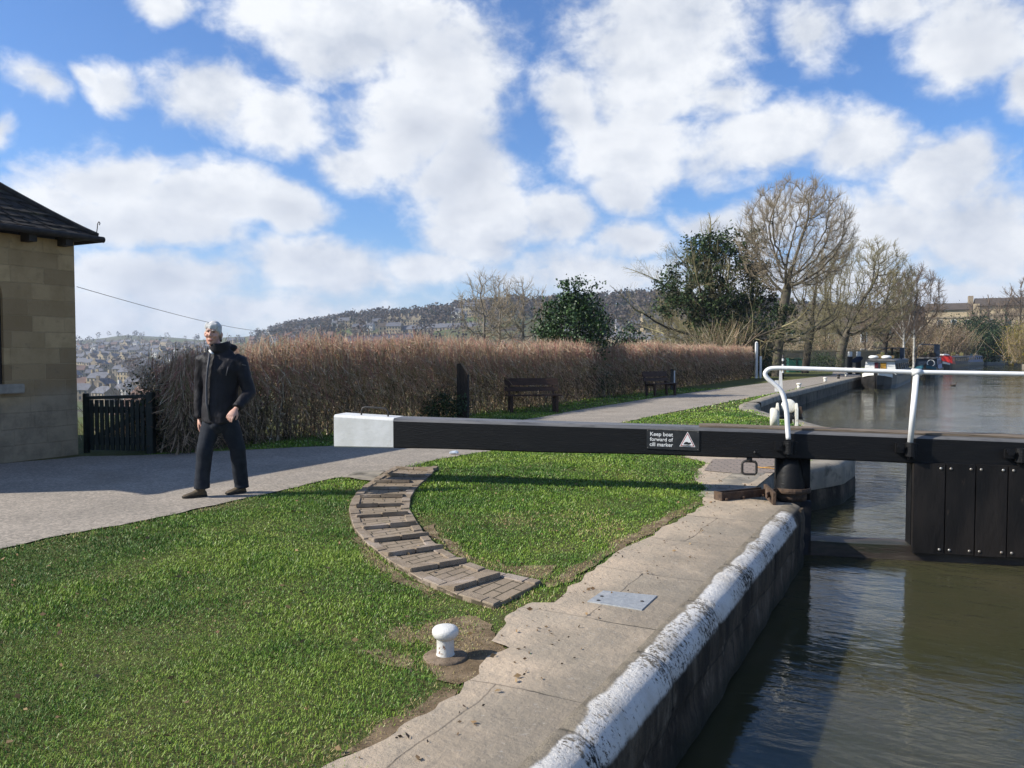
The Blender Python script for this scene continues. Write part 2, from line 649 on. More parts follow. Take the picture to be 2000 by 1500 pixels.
def wall_mat(name, paint):
    m = bpy.data.materials.new(name)
    m.use_nodes = True
    t = NT(m.node_tree)
    b = t.n['Principled BSDF']
    b.inputs['Roughness'].default_value = 0.85
    b.inputs['Specular IOR Level'].default_value = 0.25
    co = t.new('ShaderNodeTexCoord').outputs['Object']
    x, y, z = t.sep(co)[:3]
    st = t.V('MULTIPLY', co, (1, 1, .35))
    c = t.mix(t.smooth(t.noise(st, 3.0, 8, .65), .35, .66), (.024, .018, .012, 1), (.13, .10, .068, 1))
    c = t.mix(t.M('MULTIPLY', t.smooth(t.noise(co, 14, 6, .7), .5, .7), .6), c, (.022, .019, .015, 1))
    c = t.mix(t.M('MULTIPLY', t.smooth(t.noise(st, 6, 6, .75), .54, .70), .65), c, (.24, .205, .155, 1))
    jb = t.new('ShaderNodeTexBrick')
    jb.inputs['Scale'].default_value = 1.0
    jb.inputs['Brick Width'].default_value = .93
    jb.inputs['Row Height'].default_value = .31
    jb.inputs['Mortar Size'].default_value = .010
    jb.inputs['Mortar Smooth'].default_value = .8
    jb.inputs['Color1'].default_value = (1, 1, 1, 1)
    jb.inputs['Color2'].default_value = (.62, .60, .58, 1)
    jb.inputs['Mortar'].default_value = (.25, .25, .25, 1)
    wj = t.new('ShaderNodeTexNoise')
    wj.inputs['Scale'].default_value = 2.5
    wj.inputs['Detail'].default_value = 4
    t.put(wj.inputs['Vector'], co)
    t.put(jb.inputs['Vector'], t.V('ADD', t.comb(t.M('ADD', y, x), z, 0), t.V('SCALE', t.V('SUBTRACT', wj.outputs['Color'], (.5, .5, .5)), scale=.10)))
    c = t.mix(.75, c, t.mix(1.0, c, jb.outputs['Color'], 'MULTIPLY'))
    c = c
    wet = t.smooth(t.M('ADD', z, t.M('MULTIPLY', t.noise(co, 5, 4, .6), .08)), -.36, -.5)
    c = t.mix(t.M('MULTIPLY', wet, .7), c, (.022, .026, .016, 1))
    if paint:
        edge = t.M('ADD', x, t.M('MULTIPLY_ADD', t.noise(co, 3, 7, .6), .13, -.065))
        top = t.smooth(edge, -.158, -.135)
        low = t.smooth(t.M('ADD', z, t.M('MULTIPLY_ADD', t.noise(co, 9, 8, .75), .06, -.03)), -.12, -.085)
        # the paint has come off in flecks that run across the stone
        fl = t.noise(t.V('MULTIPLY', co, (34, 52, 34)), 1.0, 6, .8)
        worn = t.smooth(t.M('ADD', fl, t.M('MULTIPLY', t.noise(co, 1.7, 5, .65), .62)), .90, .83)
        endy = t.smooth(t.M('ADD', y, t.M('MULTIPLY_ADD', t.noise(co, 5, 5, .7), .4, -.2)), 7.78, 7.66)
        fj = t.M('ABSOLUTE', t.M('SUBTRACT', t.M('FRACT', t.M('ADD', t.M('MULTIPLY_ADD', y, 1 / .93, 13 / .93 + .5), t.M('MULTIPLY_ADD', t.noise(co, 6, 3, .6), .03, -.015))), .5))
        jl = t.smooth(fj, .011, .003)
        pm = t.M('MULTIPLY', t.M('MULTIPLY', t.M('MULTIPLY', top, low), worn), endy)
        c = t.mix(t.smooth(z, -.03, .0), c, t.mix(t.smooth(t.noise(co, 6, 7, .7), .4, .65), (.22, .185, .135, 1), (.13, .11, .08, 1)))
        c = t.mix(t.smooth(t.M('ADD', z, x), -.05, .0), c, c)
        c = t.mix(pm, c, t.mix(t.smooth(t.noise(co, 4, 6, .7), .4, .7), (.64, .61, .56, 1), (.50, .46, .40, 1)))
        c = t.mix(t.M('MULTIPLY', jl, .6), c, (.03, .027, .02, 1))
    t.put(b.inputs['Base Color'], c)
    bn = t.new('ShaderNodeBump')
    bn.inputs['Strength'].default_value = 1.0
    bn.inputs['Distance'].default_value = 0.02
    t.put(bn.inputs['Height'], t.M('ADD', t.noise(co, 9, 8, .7), t.M('MULTIPLY', t.noise(co, 40, 4, .7), .4)))
    t.put(b.inputs['Normal'], bn.outputs[0])
    return m


def water_mat():
    m = bpy.data.materials.new('canal_water')
    m.use_nodes = True
    t = NT(m.node_tree)
    b = t.n['Principled BSDF']
    t.put(b.inputs['Roughness'], t.M('MULTIPLY_ADD', t.smooth(t.sep(t.new('ShaderNodeTexCoord').outputs['Object'])[1], 8, 20), .05, .03))
    b.inputs['IOR'].default_value = 1.333
    b.inputs['Specular IOR Level'].default_value = 0.5
    co = t.new('ShaderNodeTexCoord').outputs['Object']
    c = t.mix(t.smooth(t.noise(co, .35, 4, .6), .4, .65), (.042, .042, .018, 1), (.055, .050, .024, 1))
    t.put(b.inputs['Base Color'], c)
    b.inputs['Subsurface Weight'].default_value = 1.0
    b.inputs['Subsurface Radius'].default_value = (.5, .55, .4)
    b.inputs['Subsurface Scale'].default_value = 1.0
    # wind ripples across the canal, finer ones on top, calmer patches between
    a = t.V('MULTIPLY', co, (1.0, 2.3, 1.0))
    h1 = t.noise(a, 1.9, 3, .5, .5)
    h2 = t.noise(t.V('ADD', a, (5, 3, 0)), 8.0, 3, .55, .3)
    calm = t.smooth(t.noise(co, .28, 3, .6), .38, .62)
    far = t.smooth(t.sep(co)[1], 7.5, 14)
    wy_ = t.sep(co)[1]
    amp = t.M('MULTIPLY_ADD', t.M('MULTIPLY', t.smooth(wy_, 8.0, 9.0), t.smooth(wy_, 34, 13)), .42, .21)
    amp = t.M('MULTIPLY', amp, t.M('MULTIPLY_ADD', calm, .7, .45))
    h = t.M('MULTIPLY', t.M('ADD', t.M('MULTIPLY', h1, 1.0), t.M('MULTIPLY', h2, .32)), amp)
    bn = t.new('ShaderNodeBump')
    bn.inputs['Strength'].default_value = 1.0
    bn.inputs['Distance'].default_value = 0.05
    t.put(bn.inputs['Height'], h)
    t.put(b.inputs['Normal'], bn.outputs[0])
    return m


M_GROUND = ground_mat()
M_PATH = path_mat()
M_QUAY = quay_mat()
M_WALL = wall_mat('dark_lock_wall', False)
M_COPE = wall_mat('painted_coping_stone', True)
M_WATER = water_mat()
M_CONC = mat('pale_concrete_edge', (.30, .26, .20), (.20, .18, .145), 3, 7, .85, .25, .7, 20, c3=(.10, .09, .07), s3=4)
M_BANKWALL = mat('canal_bank_piling', (.10, .085, .065), (.16, .135, .10), 2.2, 7, .9, .2, .8, 8, c3=(.045, .04, .03), s3=1.2)

# land beside the canal
LAND_L = [SL(s, l - .3) for s, l in LBANK] + [Vector((p[0] - .3, p[1] + .2, 0)) for p in ((51, 98), (68, 121), (84, 142), (112, 168), (160, 200))] + [Vector((150, 225, 0)), Vector((92, 180, 0)), Vector((52, 130, 0)), Vector((28, 92, 0)), SL(62, -16), SL(-14, -16)]
ground = sheet('ground', LAND_L, M_GROUND, 0, 0.8, zf)
tag(ground, kind='structure')
LAND_R = RB + [Vector((230, 190, 0)), Vector((230, 60, 0)), SL(-14, 60)]
bank = sheet('far_bank', LAND_R, M_GROUND, 0.05, 4.0)
tag(bank, kind='structure')

# canal water
WP = [SL(-14, -2), SL(9, -2.2), SL(30, -5.4), SL(73, -4), Vector((49, 98, 0)), Vector((66, 122, 0)), Vector((82, 144, 0)), Vector((110, 171, 0)), Vector((158, 203, 0)),
      Vector((172, 174, 0)), Vector((114, 140, 0)), SL(127, 11.5), SL(24, 10.5), SL(11, 4), SL(-14, 4)]
wl = [Vector((p.dot(NDIR), p.dot(CDIR), 0)) for p in WP]
water = sheet('canal_water', wl, M_WATER, 0)
water.location = (0, 0, WATER)
water.rotation_euler = (0, 0, CROT)
tag(water, kind='structure')

# towpath
PR = [G(*p) for p in ((-500, 1170), (-250, 1122), (0, 1074), (90, 1054), (160, 1040), (250, 1024), (330, 1008), (420, 988), (500, 970), (570, 955), (625, 941), (668, 934), (720, 936),
                      (760, 922), (800, 912), (850, 900), (905, 890), (960, 881), (1090, 852), (1230, 823), (1310, 806), (1400, 790), (1470, 776), (1530, 765), (1600, 750), (1680, 735))]
PL = [G(*p) for p in ((1625, 733), (1520, 745), (1450, 754), (1300, 774), (1120, 803), (1060, 815), (880, 842), (760, 858), (650, 872), (520, 878), (400, 884), (290, 890), (163, 893))]
PATHP = rough(PR + [Vector((52, 118, 0)), Vector((49, 120, 0))] + PL + [Vector((-7.6, 9.9, 0)), Vector((-9.5, 6.0, 0)), Vector((-11, 3, 0))], .09, .05, 4)
path = sheet('towpath', PATHP, M_PATH, 0.012, 0.8, zf)
tag(path, kind='structure')

# stone paving along the lock
QE = [G(*p) for p in ((1380, 905), (1352, 935), (1382, 958), (1372, 990), (1335, 1012), (1300, 1032), (1255, 1058), (1212, 1080), (1188, 1098), (1160, 1112), (1135, 1140), (1108, 1152),
                      (1086, 1182), (1040, 1180), (1006, 1192), (988, 1208), (980, 1228), (962, 1256), (1000, 1272), (958, 1290), (938, 1308), (942, 1325), (900, 1348), (862, 1382),
                      (800, 1420), (748, 1452), (690, 1478), (630, 1502))]
NEAR = [SL(-2, -2.6), SL(-14, -2.8), SL(-14, -1.285), SL(8.2, -1.285), SL(8.25, -1.72), SL(10.6, -1.75), SL(11.2, -1.75), SL(13, -1.5), SL(12.5, -2.6), SL(11.2, -3.2)]
qp = rough(QE + NEAR[:1], .05, .045, 9, False) + NEAR
ql = [Vector((p.dot(NDIR) - WALL_L, p.dot(CDIR), 0)) for p in qp]
paving = sheet('quay_paving', ql, M_QUAY, 0.016, 0.5)
paving.location = SL(0, WALL_L)
paving.rotation_euler = (0, 0, CROT)
tag(paving, kind='structure')

# patch of brick setts behind the gate post
sb = bpy.data.materials.new('brick_setts')
sb.use_nodes = True
t_ = NT(sb.node_tree)
br_ = t_.new('ShaderNodeTexBrick')
br_.inputs['Scale'].default_value = 1.0
br_.inputs['Brick Width'].default_value = 0.21
br_.inputs['Row Height'].default_value = 0.075
br_.inputs['Mortar Size'].default_value = 0.008
br_.inputs['Color1'].default_value = (.22, .175, .14, 1)
br_.inputs['Color2'].default_value = (.27, .21, .165, 1)
br_.inputs['Mortar'].default_value = (.09, .08, .06, 1)
t_.put(br_.inputs['Vector'], t_.new('ShaderNodeTexCoord').outputs['Object'])
t_.put(t_.n['Principled BSDF'].inputs['Base Color'], br_.outputs['Color'])
t_.n['Principled BSDF'].inputs['Roughness'].default_value = .9
sp_ = [G(*p) for p in ((1392, 900), (1520, 896), (1520, 926), (1440, 928), (1375, 922))]
setts = sheet('brick_setts', sp_, sb, 0.022)
tag(setts, kind='structure')

# trodden earth where the turf has worn away
M_SOIL = mat('bare_earth', (.20, .145, .09), (.12, .085, .05), 7, 8, .95, .1, .9, 30, c3=(.27, .21, .13), s3=5)
for sp_ in (((835, 1215), (880, 1205), (930, 1200), (965, 1215), (958, 1250), (985, 1272), (945, 1292), (935, 1318), (900, 1335), (860, 1325), (825, 1300), (838, 1262), (820, 1240)),
            ((770, 1222), (800, 1212), (822, 1228), (816, 1252), (790, 1262), (768, 1246)),
            ((705, 1272), (760, 1268), (812, 1290), (800, 1306), (740, 1300)),
            ((905, 1350), (865, 1382), (800, 1422), (748, 1454), (690, 1480), (655, 1480), (700, 1448), (760, 1408), (830, 1370), (880, 1340)),
            ((700, 1050), (730, 1085), (780, 1120), (850, 1158), (900, 1180), (885, 1184), (830, 1164), (765, 1132), (710, 1090), (688, 1050)),
            ((830, 1035), (860, 1062), (905, 1090), (960, 1108), (1060, 1130), (1090, 1105), (1000, 1104), (930, 1088), (870, 1052), (842, 1026)),
            ((1060, 1150), (1110, 1138), (1160, 1104), (1215, 1072), (1300, 1026), (1370, 984), (1355, 982), (1280, 1018), (1190, 1066), (1120, 1106), (1060, 1140))):
    es = sheet('bare_earth', rough([G(*p) for p in sp_], .06, .06, 13), M_SOIL, 0.007, .3, zf)
    tag(es, kind='structure')
    SOIL = globals().setdefault('SOIL', [])
    SOIL.append([(p.x, p.y) for p in rough([G(*p) for p in sp_], .06, .06, 13)])

# small worn concrete pad where the lawn meets the path
pad = sheet('concrete_pad', [G(*p) for p in ((676, 934), (690, 925), (716, 922), (752, 922), (738, 934), (728, 942), (706, 940))], M_CONC, 0.02)
tag(pad, kind='structure')


# ------------------------------------------------------------------ lock and canal walls
def wall_strip(pts, prof, ds, jit, seed, joint=None):
    """profile (across, z) swept along pts (list of Vector); returns grid verts and faces in the frame of pts"""
    P = [Vector(p) for p in pts]
    seg = [(P[i + 1] - P[i]).length for i in range(len(P) - 1)]
    tot = sum(seg)
    n = max(2, int(tot / ds))
    rows, dist = [], []
    for k in range(n + 1):
        d = tot * k / n
        i, acc = 0, 0.0
        while i < len(seg) - 1 and acc + seg[i] < d:
            acc += seg[i]
            i += 1
        u = (d - acc) / seg[i]
        p = P[i].lerp(P[i + 1], u)
        def tang(j):
            a = (P[min(j + 1, len(P) - 1)] - P[max(j - 1, 0)])
            return a.normalized()
        tt = tang(i).lerp(tang(i + 1), u).normalized()
        nn = Vector((tt.y, -tt.x, 0))
        rows.append((p, nn))
        dist.append(d)
    V = np.zeros((n + 1, len(prof), 3))
    for k, (p, nn) in enumerate(rows):
        for j, (a, z) in enumerate(prof):
            q = p + nn * a
            V[k, j] = (q.x, q.y, z)
    d = np.array(dist)[:, None]
    jj = np.arange(len(prof))[None, :]
    off = jit * vnoise(d * 2.1 + seed, jj * 0.35, seed, 4)
    stone = None
    if joint:
        cell = np.floor(d / joint)
        ph = np.abs(d / joint - cell - 0.5) * 2
        off = off + (np.sin(cell * 12.9 + seed) * 0.008) - 0.022 * np.clip((ph - 0.94) / 0.06, 0, 1)
    # push along the across/up direction
    NN = np.array([[r[1].x, r[1].y, 0] for r in rows])[:, None, :]
    V += NN * off[..., None]
    V[..., 2] += (off * 0.7) * (np.array([z for a, z in prof])[None, :] > -0.3)
    m = len(prof)
    idx = np.arange((n + 1) * m).reshape(n + 1, m)
    Fc = np.stack([idx[:-1, :-1], idx[1:, :-1], idx[1:, 1:], idx[:-1, 1:]], -1).reshape(-1, 4)
    return V.reshape(-1, 3), Fc[:, ::-1]


lw = thing('lock_wall', 'dark stained stone lock chamber wall with a flaking white painted rounded edge', 'wall', SL(0, WALL_L), CROT)
prof = [(-.27, -.05), (-.24, -.01), (-.195, .0155), (-.16, .018), (-.12, .016), (-.085, .008), (-.055, -.008), (-.03, -.032), (-.012, -.065), (0, -.11), (.002, -.17), (0, -.26)]
V, Fc = wall_strip([(0, -13, 0), (0, 8.2, 0)], prof, 0.03, 0.0045, 2, joint=0.93)
np_mesh('coping', V, Fc, M_COPE, lw, True)
prof = [(-.012, -.25), (-.012, -.29), (-.012, -.33), (-.01, -.37), (-.008, -.41), (-.006, -.45), (-.004, -.5), (-.002, -.55), (.0, -.62), (0, -.9), (0, -2.4)]
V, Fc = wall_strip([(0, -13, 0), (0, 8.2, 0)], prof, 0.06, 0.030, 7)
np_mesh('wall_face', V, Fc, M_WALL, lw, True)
cb = MB()
cb.box(-.62, -.014, 8.05, 8.2, -2.4, -.02)
cb.build('end_face', M_WALL, lw)

ww = thing('wing_wall', 'weathered stone wing wall with rounded nose behind the heel post of the gate', 'wall', (0, 0, 0))
pts = [SL(s, l) for s, l in ((8.2, -1.72), (10.6, -1.72), (11.0, -1.40), (11.7, -1.08), (12.6, -1.0), (14.0, -1.12), (15.5, -1.4), (16.8, -1.75), (18.6, -2.6), (20.1, -3.45), (21.8, -4.15), (23.2, -4.46), (24.6, -4.6))]
prof = [(-.5, -.03), (-.46, .02), (-.3, .024), (-.12, .022), (-.05, .005), (-.015, -.03), (0, -.08), (0, -.30)]
V, Fc = wall_strip(pts, prof, 0.12, 0.014, 4, joint=0.8)
np_mesh('coping', V, Fc, M_CONC, ww, True)
prof = [(-.012, -.29), (-.004, -.4), (0, -.6), (0, -2.2)]
V, Fc = wall_strip(pts, prof, 0.12, 0.03, 9)
np_mesh('wall_face', V, Fc, M_WALL, ww, True)

bw = thing('canal_bank_wall', 'long straight concrete edged canal bank wall running back to the moored boats', 'wall', (0, 0, 0))
pts = [SL(s, l) for s, l in ((24.6, -4.6), (25.3, -4.65), (29.9, -4.8), (31.3, -4.7), (51.6, -4.2), (73.0, -3.2))] + [Vector(p) for p in ((51, 98, 0), (68, 121, 0), (84, 142, 0), (112, 168, 0))]
prof = [(-.4, -.03), (-.36, .03), (-.05, .03), (0, .0), (0, -.14)]
V, Fc = wall_strip(pts, prof, 0.5, 0.012, 5)
np_mesh('coping', V, Fc, M_CONC, bw, True)
prof = [(-.03, -.13), (-.03, -.6), (-.03, -2.0)]
V, Fc = wall_strip(pts, prof, 0.5, 0.03, 6)
np_mesh('wall_face', V, Fc, M_BANKWALL, bw, True)
rw = thing('opposite_lock_wall', 'lock wall on the far side of the water, out of the picture to the right', 'wall', (0, 0, 0))
pts = [SL(s, l) for s, l in RBANK[::-1]]
prof = [(-.4, .0), (-.05, .06), (0, .0), (0, -.3), (0, -2.2)]
V, Fc = wall_strip(pts, prof, 0.5, 0.012, 15)
np_mesh('coping', V, Fc, M_CONC, rw, True)

# ------------------------------------------------------------------ terrain beyond: valley, town slope, wooded hill
SKYX = [-3000, -600, 0, 165, 250, 330, 400, 520, 560, 640, 700, 800, 900, 1000, 1100, 1200, 1260, 1350, 1500, 1700, 1850, 2000, 2600, 6000]
SKYY = [676, 672, 668, 665, 657, 661, 664, 656, 645, 637, 628, 624, 612, 604, 604, 597, 592, 600, 615, 640, 660, 655, 660, 670]
RDG = [2200, 2200, 2200, 2200, 2200, 2200, 2000, 1500, 1300, 1150, 1050, 1000, 950, 900, 880, 850, 830, 800, 700, 600, 520, 500, 500, 500]


def terrain_z(X, Y):
    X = np.asarray(X, dtype=float)
    Y = np.asarray(Y, dtype=float)
    r = np.hypot(X, Y) + 1e-6
    a = np.arctan2(X, Y)
    px = 1000 + F * np.tan(np.clip(a, -1.25, 1.25))
    elv = (690 - np.interp(px, SKYX, SKYY)) / F * np.cos(np.clip(a, -1.25, 1.25))
    R = np.interp(px, SKYX, RDG)
    l = X * NDIR.x + Y * NDIR.y
    left = np.maximum(0, -13 - l)
    right = np.maximum(0, l - 45)
    near = -24 * sst(0, 140, left) + 5 * sst(0, 160, right) - 0.12
    ridge = CAMZ + elv * R
    z = near + (ridge - near) * sst(170, R, r) ** 1.05
    z = np.where(r > R, ridge - 0.10 * (r - R), z)
    z = z + 2.5 * vnoise(X / 90, Y / 90, 8, 3) * sst(120, 400, r) * sst(0, 60, R - r)
    return np.maximum(z, -70)


OUT = [SL(-14, -14.0), SL(62, -14.0), Vector((30, 92, 0)), Vector((54, 128, 0)), Vector((94, 177, 0)), Vector((152, 220, 0)), Vector((225, 188, 0)), Vector((225, 62, 0)), SL(-13, 57)]
na = 900
azs = np.linspace(-math.pi, math.pi, na + 1)
front = np.linspace(-0.75, 0.85, 640)
azs = np.unique(np.concatenate([np.linspace(-math.pi, -0.75, 110), front, np.linspace(0.85, math.pi, 110)]))
rs = np.geomspace(6, 6000, 150)
A, R_ = np.meshgrid(azs, rs, indexing='ij')
X, Y = R_ * np.sin(A), R_ * np.cos(A)
Z = terrain_z(X, Y)
Z = np.where(inside(OUT, X, Y), -3.2, Z)
idx = np.arange(X.size).reshape(X.shape)
Fc = np.stack([idx[:-1, :-1], idx[1:, :-1], idx[1:, 1:], idx[:-1, 1:]], -1).reshape(-1, 4)
M_HILL = mat('hill_grass', (.085, .11, .035), (.10, .09, .05), .012, 7, .95, .1, c3=(.065, .05, .035), s3=.02)
terr = np_mesh('hills', np.stack([X, Y, Z], -1).reshape(-1, 3), Fc[:, ::-1], M_HILL, None, True)
tag(terr, kind='structure')

# ------------------------------------------------------------------ lock gate with balance beam
def paint_black(name, base=(.006, .006, .0065), dust=(.017, .016, .015), rough=.5):
    m = mat(name, base, dust, 3.0, 8, rough, .25, .5, 26, c3=(.010, .0095, .009), s3=7, stretch=(.5, 1, 3), lo=.55, hi=.82)
    return m


M_BLACK = paint_black('black_gloss_paint')
M_BEAMTOP = mat('weathered_sunlit_black_paint', (.085, .085, .088), (.14, .135, .13), 4, 8, .42, .5, .3, 30, stretch=(.4, 3, 1), c3=(.05, .05, .05), s3=6)  # weathered paint, with the sunlit sheen of the beam top put into its grey
M_WHITE = mat('white_paint', (.70, .70, .68), (.60, .60, .57), 5, 8, .5, .4, .25, 30, c3=(.52, .50, .45), s3=9, t3=(.62, .8))
M_WOODTAN = mat('bare_timber_plank', (.22, .17, .12), (.14, .11, .08), 5, 7, .85, .2, .6, 30, stretch=(.5, 5, 5), c3=(.08, .065, .05), s3=6)
M_IRON = mat('dark_iron', (.02, .02, .02), (.045, .038, .032), 12, 6, .55, .5, .4, 40, metal=.3)
M_RUST = mat('brown_rusted_iron', (.095, .06, .038), (.05, .034, .025), 14, 7, .8, .3, .7, 40, c3=(.15, .10, .07), s3=6)
M_RAIL = mat('white_rail_paint', (.82, .81, .78), (.74, .73, .70), 6, 6, .38, .5, .2, 30, c3=(.55, .50, .44), s3=16, t3=(.68, .8))
M_SIGNBLK = mat('sign_black', (.014, .016, .018), (.03, .03, .03), 8, 6, .45, .4)
M_SIGNWHT = mat('sign_white', (.72, .72, .70))
M_SIGNRED = mat('sign_red', (.32, .03, .03))
M_OLDPLANK = mat('black_gate_plank', (.006, .0055, .0055), (.018, .015, .013), 3, 9, .5, .25, .7, 25, stretch=(1, 1, .35), c3=(.10, .075, .055), s3=5, t3=(.64, .76))
M_WETWOOD = mat('wet_timber', (.035, .026, .02), (.075, .06, .045), 5, 8, .55, .4, .8, 20, stretch=(.4, 2, 2), c3=(.02, .024, .012), s3=3)
M_BOLT = mat('steel_bolt', (.42, .41, .38), (.25, .2, .15), 20, 4, .4, .5, metal=.6)

HEEL = Vector((2.87, 8.1, 0))
GX = Vector((0.9765, -0.2155, 0)).normalized()
GY = Vector((-GX.y, GX.x, 0))
GROT = math.atan2(GX.y, GX.x)


def gl(px, py, y=0.0):
    """gate-frame (x, z) of a photographed point lying in the plane y of the gate"""
    d = ray(px, py)
    o = Vector((0, 0, CAMZ)) - HEEL
    t = (y - o.dot(GY)) / d.dot(GY)
    q = o + d * t
    return q.dot(GX), q.z


gate = thing('lock_gate', 'black lock gate with a long balance beam, white beam end and white handrail', 'lock gate', HEEL, GROT)


def beam_section(x, y0, y1, zb, zt, ch):
    return [Vector((x, y0 + .012, zb)), Vector((x, y1 - .012, zb)), Vector((x, y1, zb + .015)), Vector((x, y1, zt - ch)), Vector((x, y1 - ch, zt)),
            Vector((x, y0 + ch * 1.3, zt)), Vector((x, y0 + .006, zt - ch * .75)), Vector((x, y0, zt - ch * 1.3)), Vector((x, y0, zb + .012))]


xa, zta = gl(652, 810)
_, zba = gl(652, 873)
xw, ztw = gl(768, 817)
_, zbw = gl(768, 875)
x1, zt1 = gl(1530, 840)
_, zb1 = gl(1530, 896)
x2, zt2 = gl(1980, 857)
_, zb2 = gl(1780, 905)
XM = 2.62


def zt(x):
    return float(np.interp(x, [xa, xw, x1, x2, XM], [zta, ztw, zt1, zt2, zt2 - .02]))


def zb(x):
    return float(np.interp(x, [xa, xw, x1, XM], [zba, zbw, zb1, zb2 - .015]))


def bdep(x):
    return float(np.interp(x, [xa, x1], [.36, .30]))


b = MB()
xs = list(np.linspace(xa, xw - .0, 6))
b.loft([beam_section(x, -.002, bdep(x) + .002, zb(x) - .001, zt(x) + .001, .022) for x in xs])
be = b.build('beam_end', M_WHITE, gate)
b = MB()
for (ya, yb) in ((.04, .33),):
    b.box(xa - .012, xa + .001, ya - .02, yb + .01, zb(xa) + .02, zt(xa) - .03)
b.build('end_band', M_BLACK, gate)
b = MB()
xs = list(np.linspace(xw, XM, 40))
b.loft([beam_section(x, 0, bdep(x), zb(x) + .004 * math.sin(x * 3), zt(x), .026) for x in xs])
n = 9
for i in range(len(xs) - 1):
    for k in (4, 5, 6):
        b.m[i * n + k] = 1
b.build('balance_beam', [M_BLACK, M_BEAMTOP], gate)
xt, _ = gl(1366, 834)
b = MB()
b.loft([[Vector((x, .035, zt(x) + .002)), Vector((x, .29, zt(x) + .002)), Vector((x, .29, zt(x) + .022 + .003 * math.sin(x * 7))), Vector((x, .035, zt(x) + .020 + .004 * math.sin(x * 5)))] for x in np.linspace(xt, XM, 26)])
b.build('top_plank', M_WOODTAN, gate)

# grab handle on the white end
hx0, hx1 = gl(695, 806)[0], gl(748, 807)[0]
b = MB()
zz = zt(hx0)
b.tube([(hx0, .16, zz - .02), (hx0, .16, zz + .05), (hx0 + .02, .16, zz + .085), (hx0 + .06, .16, zz + .095), (hx1 - .06, .16, zz + .085), (hx1 - .02, .16, zz + .075), (hx1, .16, zz + .04), (hx1, .16, zz - .03)], .011, 8)
b.build('grab_handle', M_IRON, gate, True)

# warning plate
sx0, sz1 = gl(1263, 837)
sx1, _ = gl(1366, 841)
_, sz0 = gl(1263, 876)
slope = (gl(1366, 841)[1] - gl(1263, 837)[1]) / (sx1 - sx0)


def pl(x, z):      # plate frame -> gate frame
    return (x, z + slope * (x - sx0))


b = MB()
cs = [(sx0, sz0), (sx1, sz0), (sx1, sz1), (sx0, sz1)]
b.loft([[Vector((pl(*c)[0], -.010, pl(*c)[1])) for c in cs], [Vector((pl(*c)[0], .004, pl(*c)[1])) for c in cs]])
plate = b.build('sign_plate', M_SIGNBLK, gate, bevel=.002)
b = MB()
b.box(sx0 + .002, sx1 - .004, -.012, -.0102, sz1 - .006, sz1 - .001)
for v in range(len(b.v)):
    b.v[v] = (b.v[v][0], b.v[v][1], pl(b.v[v][0], b.v[v][2])[1])
pass
for cx, cz in ((sx0 + .012, sz1 - .018), (sx1 - .014, sz1 - .018), (sx0 + .012, sz0 + .012), (sx1 - .014, sz0 + .014)):
    s_ = MB()
    s_.ball((cx, -.0105, pl(cx, cz)[1]), (.004, .002, .004), 8, 6)
    s_.build('plate_screw', M_BOLT, plate)
b.build('bright_edge', M_BOLT, plate)


def text_mesh(txt, size):
    c = bpy.data.curves.new('t', 'FONT')
    c.body = txt
    c.size = size
    c.extrude = 0.0006
    c.offset = size * 0.012
    c.resolution_u = 3
    o = bpy.data.objects.new('t', c)
    COL.objects.link(o)
    dg = bpy.context.evaluated_depsgraph_get()
    me = bpy.data.meshes.new_from_object(o.evaluated_get(dg))
    bpy.data.objects.remove(o)
    bpy.data.curves.remove(c)
    return me


pw, ph = sx1 - sx0, sz1 - sz0
# three lines of lettering, fitted to the width they have in the photograph
tv, tf = [], []
for txt, (pa, pb), pyb in (('Keep boat', (1270, 1314.5), 850.5), ('forward of', (1269.5, 1314.5), 860.5), ('cill marker', (1269, 1314.5), 870.5)):
    me = text_mesh(txt, .06)
    vs = np.array([v.co[:] for v in me.vertices])
    xa_, xb_ = gl(pa, pyb)[0], gl(pb, pyb)[0]
    base = gl(pa, pyb)[1]
    sc = (xb_ - xa_) / (vs[:, 0].max() - vs[:, 0].min())
    k = len(tv)
    for v in vs:
        x = xa_ + (v[0] - vs[:, 0].min()) * sc
        z = base + v[1] * min(sc, 1.25) + slope * (x - xa_)
        tv.append((x, -.0112 + v[2], z))
    tf += [tuple(i + k for i in p.vertices) for p in me.polygons]
    bpy.data.meshes.remove(me)
me = bpy.data.meshes.new('lettering')
me.from_pydata(tv, [], tf)
link_mesh('lettering', me, M_SIGNWHT, plate)


def tri_prism(mb, pts, y0, y1, m=0):
    mb.loft([[Vector((x, y0, z)) for x, z in pts], [Vector((x, y1, z)) for x, z in pts]], m)


def shrink(pts, k):
    c = [sum(p[0] for p in pts) / len(pts), sum(p[1] for p in pts) / len(pts)]
    return [(c[0] + (p[0] - c[0]) * k, c[1] + (p[1] - c[1]) * k) for p in pts]


tp = [gl(1327, 871.5), gl(1358, 873), gl(1343, 843)]
b = MB()
tri_prism(b, tp, -.0115, -.0095, 0)
tri_prism(b, shrink(tp, .88), -.0125, -.011, 1)
tri_prism(b, shrink(tp, .74), -.0135, -.012, 0)
tri = b.build('warning_triangle', [M_SIGNWHT, M_SIGNRED], plate)
b = MB()
bp = [gl(*p) for p in ((1334.5, 867.5), (1346, 868.6), (1350, 866), (1348.5, 863.8), (1345, 864.3), (1342, 862.6), (1338, 863.2), (1336, 865.3))]
tri_prism(b, bp, -.0142, -.013, 0)
bp = [gl(*p) for p in ((1332, 870.6), (1348, 871.6), (1348, 869.6), (1341, 869.2))]
tri_prism(b, bp, -.0142, -.013, 0)
b.build('boat_symbol', M_SIGNBLK, tri)

